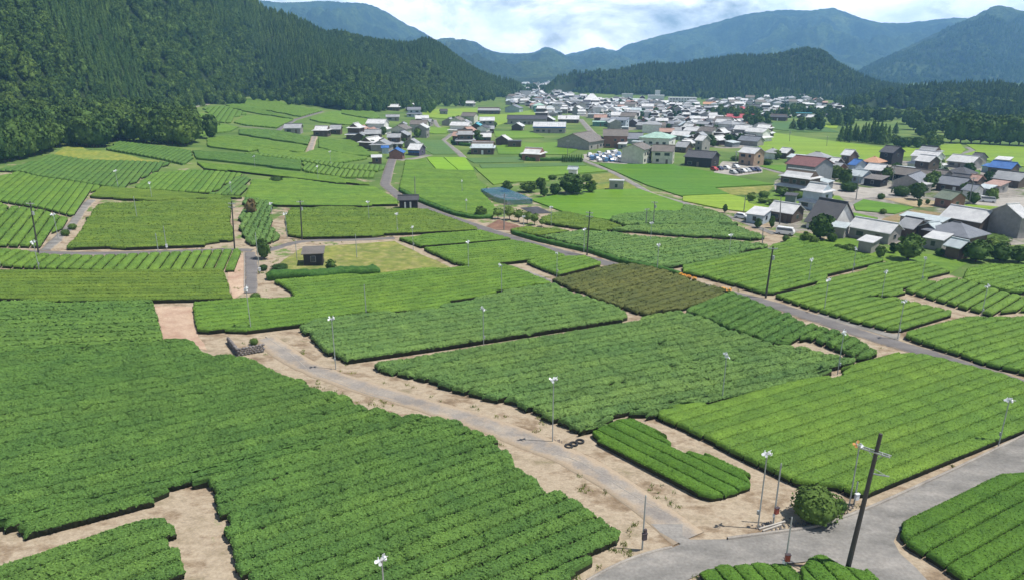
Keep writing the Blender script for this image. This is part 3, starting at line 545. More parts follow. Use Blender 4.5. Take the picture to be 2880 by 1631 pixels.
JUNC = [
  (6,46.7),
  (6.4,46.9),
  (8,48.2),
  (10.4,49.7),
  (12.9,50.6),
  (14,50.9),
  (14.9,51.4),
  (13.4,53),
  (12.8,54.2),
  (15.7,54.2),
  (15.3,52.5),
  (15.9,52),
  (19.2,52.1),
  (23.6,53),
  (27.8,53.7),
  (29.8,54.7),
  (33.6,56.4),
  (39.6,59.8),
  (47.7,64.3),
  (59.1,71.1),
  (81,83.7),
  (71.6,72.6),
  (53.3,62.8),
  (51.1,62.4),
  (48.4,61.1),
  (44.6,59.3),
  (40.7,57.1),
  (36.8,54.6),
  (35,53.1),
  (34,52),
  (33.7,50.4),
  (34.1,48.5),
  (34.2,46.9),
  (32.5,44),
  (28.9,43.9),
  (29.8,47),
  (28.1,48.2),
  (26.8,49.5),
  (26.1,49.9),
  (25,49.2),
  (22.3,48.8),
  (17.7,48.3),
  (15.4,47.5),
  (14,46.7),
  (5.7,43.8),
]
KERB = [
  ('roadside_kerb',((6.1,46.7),(8,48.2),(10.4,49.7),(12.9,50.7),(14,50.9)),0.22,0.25),
  ('roadside_kerb',((19.2,52.1),(23.6,53),(27.8,53.8),(29.8,54.8),(33.6,56.5),(39.7,59.9),(47.8,64.5),(59.3,71.3),(81.2,84)),0.25,0.3),
  ('lane_kerb',((2,67.3),(6,66),(8.5,63.4),(10.8,60.1),(12.4,57.9),(14.4,56.1)),0.15,0.12),
  ('lane_kerb',((-37.8,99.1),(-31.7,92.4),(-27.8,87.1),(-22.5,83.2),(-18.4,80.2),(-13.9,78.1)),0.15,0.12),
  ('lane_edging',((-58,145.3),(-54,134.7),(-49.5,122.2)),0.2,0.15),
]
FAN = [
  ('frost fan pole rising out of the big lower left tea field at the bottom edge',(-9.83,43.64),4.45,2,30),
  ('frost fan pole beside the concrete junction left of the red box post',(22.49,53.77),7.67,2,200),
  ('frost fan pole with an orange fan behind the tall leaning utility pole',(32.64,57.56),6.33,2,150),
  ('frost fan pole by the roadside hedge at the lower right edge',(54.52,68.68),5.72,2,160),
  ('frost fan pole beside the three tyres on the sandy lane',(4.54,68.94),7.55,2,20),
  ('frost fan pole standing on the sandy bank left of the central tea fields',(-24.36,87.97),7.33,2,10),
  ('tall white headed frost fan pole at the wide light field corner by the stone wall',(-40.55,100.69),6.98,2,90),
  ('frost fan pole in the middle of the unpruned field on the centre',(-4.26,96.56),5.88,2,140),
  ('frost fan pole near the right end of the largest central tea field',(26.44,78.87),6.25,2,100),
  ('frost fan pole at the right tip of the central tea field',(44.97,87.69),6.1,2,60),
  ('frost fan pole beside the pale concrete strip at the road',(53.97,113.09),5.89,2,10),
  ('frost fan pole at the corner where the concrete strip meets the road',(60.62,101.47),6.13,2,20),
  ('frost fan pole inside the bold striped tea field',(67.98,121.01),5.29,2,40),
  ('frost fan pole behind the bold striped field near the garden trees',(80.92,131),5.31,2,70),
  ('frost fan pole on the long hedge between two right fields',(58.03,129.67),4.99,2,30),
  ('frost fan pole on the same long hedge nearer the garden',(71.27,139.26),4.87,2,80),
  ('frost fan pole at the left end of the pale hedge row right of the road',(48.28,149.14),5.09,2,0),
  ('frost fan pole in the slanting plot at the right edge',(80.51,111.92),5.61,2,15),
  ('frost fan pole on the dark hedge corner by the dry lot',(-8.97,137.43),5.97,2,45),
  ('frost fan pole on the hedge side above the dry lot',(-22.48,153.07),5.31,2,80),
  ('frost fan pole in the level field nearest the black shed',(-38.14,181.9),5.19,2,0),
  ('frost fan pole in the level field beside the road',(-28.43,168.29),5.09,2,30),
  ('frost fan pole at the upper corner of the wide light field',(-1.93,122.28),5.39,1,0),
  ('frost fan pole in the small plot beside the gravel spur',(8.92,132.5),5.15,1,60),
  ('frost fan pole on the road hedge opposite the dark field',(30.05,137.98),5.41,2,30),
  ('frost fan pole beside the tall utility pole right of the road',(16.33,152.8),5.25,2,10),
  ('frost fan pole in the far pale tea strip',(33.15,161.5),4.86,2,10),
  ('frost fan pole by the earth patch under the young trees',(3,175.01),3.41,2,10),
  ('frost fan pole in the large light field near the blue netting',(-12.98,194.42),4,2,90),
  ('frost fan pole in the middle of the large light field by the upper road',(-16.42,227.1),4.29,2,90),
  ('frost fan pole at the edge of the rice paddy past the young trees',(10.33,179.58),4.97,2,15),
  ('frost fan pole at the left edge by the strip of short rows',(-88.14,124.2),5.47,2,70),
  ('frost fan pole in the plot with slanting gaps on the left',(-98.66,146.96),5.28,2,40),
  ('frost fan pole in the dark field below the weedy bank',(-116.99,205.41),5.11,2,30),
  ('frost fan pole at the lower edge of the light slanting field',(-100.95,192.89),4.66,2,60),
  ('frost fan pole in the dark wedge',(-83.6,205.4),3.84,2,100),
  ('frost fan pole at the left end of the level field by the lane',(-53.34,160.6),5.6,2,20),
  ('frost fan pole at the head of the bare soil gap',(-64.83,184.46),2.9,2,30),
  ('frost fan pole on the thin lime strip',(-67.09,240.17),5.12,2,60),
  ('frost fan pole on the ladder strip near the road bend',(-71.49,275.77),5.7,2,20),
  ('frost fan pole at the end of the long dark strip',(-95.77,260.05),4.16,2,0),
  ('frost fan pole at the left picture edge of the short row strip',(-95.82,125.07),5.87,2,10),
]
UTIL = [
  ('tall dark leaning utility pole in the middle of the road fork',(28.21,48.36),12.85,1,0.73,1.25),
  ('dark utility pole at the start of the cross lane on the left',(-95.78,135.82),10.57,1,0.5,1),
  ('dark utility pole at the corner of the large level field',(-60.63,146.99),10.84,2,0.67,1),
  ('dark utility pole beside the level field near the lane',(-49.54,159.47),9.48,1,0.38,1),
  ('utility pole beside the black roadside shed',(-30.59,217.29),7.11,0,0.18,0.9),
  ('utility pole standing among the young roadside trees',(-2.07,175.18),9.51,0,0.13,0.9),
  ('utility pole with two crossarms beside the paved road centre',(16.81,150.47),10.05,2,0.31,1),
  ('tall dark utility pole at the hedge corner on the paved road',(46.77,121.3),9.75,1,0.27,1.1),
  ('utility pole in the gravel yard of the right village',(113.38,226.68),8.29,1,-0.17,0.9),
  ('utility pole near the long black shed',(132.67,241.34),9.46,1,-0.43,0.9),
  ('utility pole behind the green roofed shed',(147.62,221.77),8.78,1,-0.07,0.9),
  ('utility pole in front of the white roofed farmhouse',(73.27,186.26),7.76,0,-0.5,0.9),
  ('utility pole at the edge of the pale paddy',(67.82,200.26),4.97,0,0.11,0.8),
  ('utility pole by the restaurant car park',(97.43,303.78),6.96,1,-0.5,0.9),
  ('utility pole at the end of the orchard bank',(60.57,163.13),3.94,0,-0.24,0.8),
  ('slim pole in the yellow green paddy before the cedar clump',(166.49,423.14),6.62,1,-0.5,0.8),
  ('slim pole in the paddy right of the first slim pole',(178.52,399.3),5.54,1,-0.39,0.8),
  ('slim pole behind the houses by the broad paddy',(164.92,338.23),4.75,1,-0.07,0.8),
  ('slim pole by the green paddy in front of the factory',(26.57,334.44),7.15,1,-0.18,0.8),
  ('grey twin topped pole in the overgrown bank',(37.57,180.65),6.77,1,-0.07,0.8),
  ('grey pole left of the twin topped pole',(35.5,180.53),4.82,1,0.1,0.8),
  ('tall slim pole in the middle of the dense village',(34.82,459.18),12.53,1,0.13,0.8),
]
POST = [
  ('grey post with two dark meters on the sandy bank by the junction',(11.36,50.73),5.45,'dark'),
  ('grey post with a red brown switch box behind the kerb',(24.17,54.51),6.29,'red'),
  ('grey post with a red brown switch box in front of the junction',(22.81,48.14),5.22,'red'),
  ('short post with a white meter behind the leaning utility pole',(33.12,57.63),2.43,'white'),
  ('plain grey post at the front of the wide light field',(-24.39,109.17),5.59,'none'),
  ('pale double post at the edge of the large level field',(-73.94,144.11),5.11,'white'),
  ('thin pale post beside the pale double post',(-74.28,141.13),4.2,'none'),
  ('thin grey post on the yellowed dry lot',(-33.75,145.87),5.18,'none'),
  ('grey post by the round tree at the steep lane',(-49.73,131.22),8.18,'white'),
  ('thin post on the dark hedge of the level field',(-92.79,168.82),5.79,'none'),
  ('short thin post at the hedge by the brown shed',(-45.56,141.89),4.19,'none'),
]
HOUSE = [
  ('black timber restaurant with twin dark gables beside the car park',(83.3,306.8),11.7,11,-33.2,1,'gable','dark','black','house'),
  ('two storey farmhouse with glaring white roof and tan gable',(106.8,312.5),7.8,7.5,-53.9,2,'gable','white','tan','house'),
  ('low silver roofed house left of the round garden tree',(125.2,337.5),5,7,-40.4,1,'hip','tile','white','house'),
  ('white roofed house with dark gable behind the garden tree',(133,340.1),4.2,7,-51.4,1,'gable','white','wood','house'),
  ('pale flat roofed annex beside the paddy',(131,322.5),6.5,6,-37.1,1,'shed','pale','grey','house'),
  ('long silver roofed house in a row behind the maroon roof',(140.3,322.1),9.8,8,-41.5,1,'hip','tile','wood','house'),
  ('big grey workshop with maroon roof and blank side wall',(114.6,268.6),11.6,13,-53.1,2,'gable','maroon','steel','workshop'),
  ('small white roofed house right of the maroon workshop',(141.1,304.4),3,6.5,-49.9,1,'gable','white','wood','house'),
  ('two storey white roofed house at the village street corner',(149.4,310.6),3.6,7,-50.7,2,'gable','white','wood','house'),
  ('low dark house with small gable behind the yard',(134.9,287.7),3,6.5,-55.1,1,'gable','tile','brick','house'),
  ('large two storey farmhouse with stacked white roofs and brown gable',(99.3,238.9),12,9,-52.6,2,'irimoya','white','wood','house'),
  ('white roofed garage with blue front by the parked white car',(68.1,188.5),4.4,6.5,-37.9,1,'shed','white','bluegrey','garage'),
  ('low white roofed cottage wing beside the blue wall house',(76.9,191.9),6.8,7,-46.9,1,'gable','white','wood','house'),
  ('two storey pale blue house with bright white roof',(93.2,210.2),7,8,-51.9,2,'irimoya','white','bluegrey','house'),
  ('huge dark steep roof house with white gable end',(85.1,182),7.3,10,-57,1,'steep','dark','white','house'),
  ('tiny grey garden hut in the orchard',(88.6,218.5),3,2.5,-32.1,1,'shed','dark','steel','hut'),
  ('white roofed house at the left of the orange roof',(157.4,324.4),3,6.5,-50.9,1,'gable','white','wood','house'),
  ('house with orange tiled roof',(159.2,307.5),6.7,8,-49.4,1,'hip','orange','wood','house'),
  ('house wrapped in blue sheeting left of the orange roof',(147.5,298.2),3,7,-61.3,1,'gable','blue','bluegrey','house'),
  ('dark two storey house with slate roof at the paddy edge',(176,325.1),6,9,-58.4,2,'gable','dark','black','house'),
  ('two storey cluster house with grey gable before the stream road',(196.5,330.4),9.4,8,-58.7,2,'irimoya','tile','wood','house'),
  ('long white roofed hall at the paddy edge',(204.4,315.7),10.4,9,-57.9,1,'gable','white','grey','hall'),
  ('grey roofed house behind the long white hall',(219.4,329.1),3.5,8,-58.7,1,'gable','dark','grey','house'),
  ('white flat roofed shed by the right paddy',(229.7,326.9),5.4,6,-47.1,1,'shed','white','grey','shed'),
  ('house with bright blue roof at the right',(209.2,296.6),8.5,8,-57.2,1,'gable','blue','wood','house'),  # white roof colour here also stands in for sun glare on tile
  ('small blue sheeted lean-to left of the blue roof',(206.1,301.6),3,5,-56.3,1,'shed','blue','bluegrey','lean-to'),
  ('slate grey hipped house in the right village',(177.6,275.1),7.9,9,-57.8,1,'hip','dark','grey','house'),
  ('low slate porch house in front of the hipped slate house',(169.5,261.6),5.4,5,-57.9,1,'gable','dark','grey','house'),
  ('long silver roofed barn at the right edge',(189.3,263.1),9,9,-57.7,1,'gable','tile','wood','barn'),
  ('two storey farmhouse with white roof beyond the long black shed',(173.9,292.7),5.8,7.5,-60.7,2,'gable','white','wood','house'),
  ('long black open fronted shed with brown roof',(155.2,269.9),14.7,8,-57.9,1,'gable','brown','black','shed'),
  ('black corrugated shed with grey lean roof in the yard',(135.7,258.6),6,6,-49.7,1,'shed','brown','black','shed'),
  ('pale blue hut with small windows beside the black shed',(133,265.7),5.5,6.5,-56.6,1,'gable','pale','bluegrey','hut'),
  ('silver white roofed house behind the black shed',(148.5,283.4),6.4,7,-49.7,1,'gable','white','wood','house'),
  ('grey windowless storehouse with gabled roof',(166.5,269),4.3,6.5,-66.8,1,'gable','brown','grey','storehouse'),
  ('small white block hut with flat roof',(145,243.8),3.1,5,-55.7,1,'flat','white','grey','hut'),
  ('long slate grey roofed barn behind the green roofed shed',(158.8,248.3),8.5,8,-57.6,1,'gable','slate','wood','barn'),
  ('white walled house with dark window by the tall pole',(156.6,234.5),3.2,6,-63.7,1,'gable','slate','white','house'),
  ('dark brick shed with olive green metal roof',(138.8,217.9),5.1,7,-65.5,1,'gable','green','brick','shed'),
  ('rust pink roofed storehouse',(174.1,248.8),5,7,-57,1,'shed','rust','grey','storehouse'),
  ('small pale flat roofed shop near the machinery',(165.3,241),3.8,5,-56.5,1,'shed','pale','steel','shop'),
  ('low house with faded red roof',(172.8,258.3),3.2,6,-55.8,1,'gable','rust','wood','house'),
  ('long pale roofed shed before the brown lot',(112,185.3),10.6,4,-55.1,1,'shed','pale','grey','shed'),
  ('long farmhouse with silver white roof and blue sheeted ridge',(125.1,186.6),9.8,9,-57.8,1,'gable','white','wood','house'),
  ('tall grey gabled storehouse with blue sheeted ridge at the right edge',(130.2,178.4),3,9,13.9,2,'gable','white','grey','storehouse'),
  ('long white panelled shed behind the garden',(91.3,170.5),9.8,6.5,-52.2,1,'gable','white','grey','shed'),
  ('house with silver roof and dark gable behind the big garden tree',(102.7,173.9),3.7,7,-58.6,1,'gable','tile','wood','house'),
  ('pale blue white roof of the narrow middle house',(105.3,170.1),3,6,23.2,1,'gable','pale','wood','house'),
  ('long slate roofed house with deep eaves behind the dark trees',(109.3,167),10.3,9,-59.2,1,'hip','slate','wood','house'),
  ('white canopy roof on the garden side',(102.1,162.1),3.9,5,-50.2,1,'shed','white','grey','canopy'),
  ('small bright white shed on the lawn',(83.4,157.6),3,4,-49.9,1,'shed','white','grey','shed'),
  ('low dark hut with pale blue white roof under the trees',(101.8,153.4),3,4.5,-63.6,1,'gable','pale','wood','hut'),
  ('low pale canopy below the huge dark roof',(83.1,173.2),4.3,4,-40.6,1,'shed','pale','grey','canopy'),
  ('silver roofed farmhouse at the left end of the hamlet',(-78.6,367),8,7.1,92.1,1,'gable','tile','wood','house'),
  ('two storey dark farmhouse with double grey eaves',(-70.6,360.2),8.7,8,5.1,2,'gable','tile','wood','house'),
  ('small upper storehouse with silver gable',(-70.1,457),6,4,88.7,1,'gable','tile','grey','storehouse'),
  ('lower dark storehouse with silver gable',(-65,427.3),7,6.2,88.7,1,'gable','tile','wood','storehouse'),
  ('grey gabled two storey house with white roof edges',(-52.1,410.3),8,6.8,85.2,2,'gable','white','grey','house'),
  ('dark gabled farmhouse behind the blue sheeting',(-60.4,389.7),8,7.2,83.8,1,'gable','tile','wood','house'),
  ('two storey silver roofed house beside blue sheeting',(-58.2,349.8),6.9,7,1.4,2,'gable','tile','wood','house'),
  ('brown gabled shed with bright blue roof by the road',(-51.2,312.1),6,5.8,89.3,1,'gable','blue','brick','shed'),
  ('small blue sheeted lean-to at the hamlet edge',(-59.1,327.5),3,4,10.2,1,'shed','blue','bluegrey','lean-to'),
  ('silver gable wing behind the blue banded house',(-50.1,353.2),3,7,68.1,1,'gable','tile','grey','house'),
  ('white roofed house with blue band over a dark wall',(-44.5,328.6),5.4,8,-14.3,1,'gable','white','blueband','house'),
  ('small hut with pale roof at the road bend',(-56.7,293.5),3.8,4,10.9,1,'shed','white','wood','hut'),
  ('farmhouse with white ridge under the forest edge',(-101.2,614.6),8.8,8,-0.6,1,'irimoya','white','wood','house'),
  ('dark gabled house beside the forest edge farmhouse',(-88.3,624.2),7,7.2,83.1,2,'gable','white','wood','house'),
  ('pale blue grey hall below the forest edge',(-76.8,560.9),11.4,8,7.8,2,'gable','slate','bluegrey','hall'),
  ('long low grey wall house among the trees',(-85.5,511),8.9,5,9.5,1,'gable','tile','grey','house'),
  ('white flat roofed house by the pale lane',(-64.9,514.2),8.9,7,7.2,1,'gable','white','wood','house'),
  ('low grey barn beside the pale lane',(-58.2,489),6.4,6,-13.2,1,'gable','tile','grey','barn'),
  ('cluster house with white roofs alone before the far forest',(-48.2,753.4),17.8,9,-11.3,1,'irimoya','white','grey','house'),
  ('long walled farmhouse with stepped grey roofs in the paddies',(-20.7,643.6),19.6,9,-4.2,1,'irimoya','tile','wood','house'),
  ('small dark greenhouse in the light paddy',(-58.2,608.1),5.7,5,15.5,1,'gable','dark','steel','greenhouse'),
  ('gabled farmhouse with white eaves right of the lane',(-43.9,499.7),8,9.2,83,1,'gable','tile','grey','house'),
  ('dark gabled farmhouse next to the gabled farmhouse right of the lane',(-32.8,493.3),8,8.1,81.8,1,'gable','tile','wood','house'),
  ('two storey house with long white roof among the lane houses',(-16.9,485.2),9.4,7,2,2,'gable','white','grey','house'),
  ('low pinkish white roof in the middle of the lane houses',(-31.6,460.3),9.8,7,3.9,1,'gable','white','wood','house'),
  ('turquoise roofed house among the lane houses',(-23,468.3),6.5,7.3,77.8,1,'gable','turq','wood','house'),
  ('low wide house with dark wall right of the turquoise roof',(-15.1,451.3),7,6,1.9,1,'gable','tile','wood','house'),
  ('tall two storey farmhouse with triple eaves at the lane bend',(-25.1,379.5),9.6,9,3.8,2,'irimoya','tile','wood','house'),
  ('small pale roofed house beside the triple eaved farmhouse',(-15.3,397.8),6.6,6,2.2,1,'gable','white','wood','house'),
  ('broad farmhouse with pale green white eaves near the lime paddies',(-14.2,341.1),10.8,9,-0.6,1,'irimoya','pale','wood','house'),
  ('grey gabled farmhouse in the middle of the paddies',(-4.6,381),3.2,8,60.7,1,'gable','white','wood','house'),
  ('low flat roofed annex in the paddies',(1.4,371.2),6.7,6,-5.2,1,'flat','dark','wood','house'),
  ('white gabled house before the long grey hall',(4,474.3),7,6.9,74.5,1,'gable','white','wood','house'),
  ('hedged farmhouse with white roof and reddish brown wall',(9.9,318.1),8.3,8.5,-21.8,1,'irimoya','white','brick','house'),
  ('long grey hall with small roof vents',(11.3,527.3),28.7,11,-4.2,1,'gable','dark','grey','hall'),
  ('dark gabled house with white eaves before the long hall',(27.3,535.3),7,8.8,75.1,1,'gable','white','wood','house'),
  ('long hall with blue trimmed white skylight roof',(24.4,459.4),20.2,12,-6,1,'gable','skylight','grey','hall'),
  ('house with silver roof and red ridge by the main street',(43.4,545),15.3,9,-7.6,1,'gable','white','wood','house'),
  ('big brown roofed factory with grey gable and window band',(36.8,371.1),18.2,19,54.3,1,'gable','brown','grey','factory'),
  ('reddish brown block of the factory',(55.2,377.1),12.4,14,-8.3,2,'gable','brown','brick','factory'),
  ('blue grey warehouse with dark doorway',(69.2,398.8),8.5,10,-9.8,1,'gable','slate','bluegrey','warehouse'),
  ('wide shop with mint green hipped roof',(81,393),16.7,14,-26.6,1,'hip','mint','white','shop'),
  ('small pale blue roofed kiosk behind the scrap yard',(66.8,375.8),5.1,5,-20.1,1,'flat','pale','bluegrey','kiosk'),
  ('low white roofed hut at the scrap yard back',(57.8,367.8),3.9,5,-18.9,1,'shed','white','steel','hut'),
  ('two storey cream house with brown gabled roof by the scrap yard',(55.8,313.7),11,10.1,59.9,2,'gable','brown','cream','house'),
  ('two storey cream house with small windows right of the scrap yard',(67.6,313.3),9,8,-18.2,2,'gable','brown','cream','house'),
  ('dark low house behind the restaurant',(87.6,358.6),5.9,8,-38.7,1,'gable','tile','wood','house'),
  ('two storey silver roofed house above the restaurant',(99.1,366.3),4,8,-45.1,2,'gable','white','grey','house'),
  ('white roofed farmhouse behind the low dark house',(101.9,424.6),10.2,8,-33.5,1,'gable','white','grey','house'),
  ('white roofed house at the street behind the farmhouse',(130.5,470.4),6.3,8,-40.5,1,'irimoya','white','wood','house'),
  ('flat green glass fronted shop on the main street',(64.4,517),11.5,10,-7.1,1,'flat','mint','dglass','shop'),
  ('long white flat roof building behind the green shop',(70.8,603.7),13.4,8,-6.7,1,'flat','white','grey','building'),
  ('blue grey sweeping roof hall',(76.3,508.7),12.6,10,-23.5,2,'shed','slate','bluegrey','hall'),
  ('long cream white roofed row building',(95.8,602.6),23.3,9,-9,1,'gable','white','cream','building'),
  ('dark gabled house right of the sweeping roof hall',(88.5,516.4),8,9,65.3,1,'gable','tile','wood','house'),
  ('pinkish gabled house in the middle of the village',(99.3,531.5),8,9.8,64.4,1,'gable','tile','brick','house'),
  ('temple hall with a huge glaring white roof',(88.4,796.8),16.8,14,-6.3,2,'steephip','white','wood','temple'),
  ('white flat roofed school block at the forest foot',(167.9,1046.2),16,9,-9.1,2,'flat','white','white','school'),
  ('white hall with a small twin tower',(185.9,928),20.5,12,-11.3,3,'flat','white','white','hall'),
  ('white tower of the town hall',(191.4,946.6),6.4,6,-11.4,5,'flat','white','white','tower'),
  ('long white office with dark window bands',(205.2,865),33.2,12,-13.3,3,'flat','white','white','office'),
  ('teal walled two storey shop at the village entrance',(25.5,678.1),9.8,8,-2.2,2,'hip','mint','teal','shop'),
  ('flat grey green roofed building behind the long hall',(38.4,630.9),11.6,8,-3.5,1,'flat','pale','grey','building'),
  ('mint roofed low building in the dense village',(119.4,663.1),16.6,9,-10.2,1,'flat','mint','cream','building'),
  ('grey framed three storey block far up the valley',(19.5,1012.7),14.9,10,-1.1,3,'flat','slate','white','block'),
  ('white roofed house with dull red wall at the village edge',(11.2,842.7),17.8,9,-0.8,1,'gable','white','brick','house'),
  ('pale blue grey gabled hall at the paddy edge',(1.8,668.3),10,14.1,69.8,1,'gable','slate','bluegrey','hall'),
  ('long hall with bright red roof',(191.7,598.9),21.1,10,-17.7,1,'gable','red','brick','hall'),
  ('building with pink red roof behind the red hall',(222.3,692.5),9,14.1,52.2,1,'gable','red','grey','building'),
  ('dark roofed farmhouse right of the red hall',(228.6,611.1),13.4,9,-30.5,1,'irimoya','dark','wood','house'),
  ('small silver roofed farmhouse in the pale paddy',(259,611.5),10.8,8,-38,1,'irimoya','white','wood','house'),
  ('teal roofed shed behind the small farmhouse',(274.4,671.3),13.7,6,-22.2,1,'flat','turq','grey','shed'),
  ('pale red roofed house at the edge of the far village',(229.9,834.8),13.9,8,-15.4,1,'gable','orange','white','house'),
  ('blue roofed shed before the far wood',(447.6,860.4),12.7,8,-27.5,1,'gable','blue','grey','shed'),
  ('silver roofed farmhouse at the far right edge of the wood',(520,736.7),15.9,9,-50.2,1,'irimoya','tile','white','house'),
  ('small white roofed house at the far right wood',(462.6,673.8),8.5,7,-49.5,1,'gable','white','wood','house'),
  ('low grey shed pair on the terrace',(-119.3,387.5),8.5,7,5.1,1,'gable','tile','grey','shed'),
  ('white roofed farmhouse by the pale terrace track',(-102.7,383.3),7.4,8,0,1,'irimoya','white','wood','house'),
  ('grey roofed barn behind the terrace farmhouse',(-98.5,397.2),5.5,7,3.9,1,'gable','tile','wood','barn'),
  ('black roadside shed with two white doors',(-30.4,201.9),5.2,3,4.6,1,'gable','dark','blackdoor','shed'),
  ('small dark brown shed on the dry lot',(-41.4,140),3.8,3.6,10.5,1,'shed','brown','black','shed'),
  ('white boxy cabin on the grassy lot',(36.1,239.2),4.7,2.4,-12.6,1,'flat','white','grey','cabin'),
  ('small white tank cabin behind the tree clump',(23.6,268.9),3.2,2.4,-15,1,'gable','pale','white','cabin'),
]
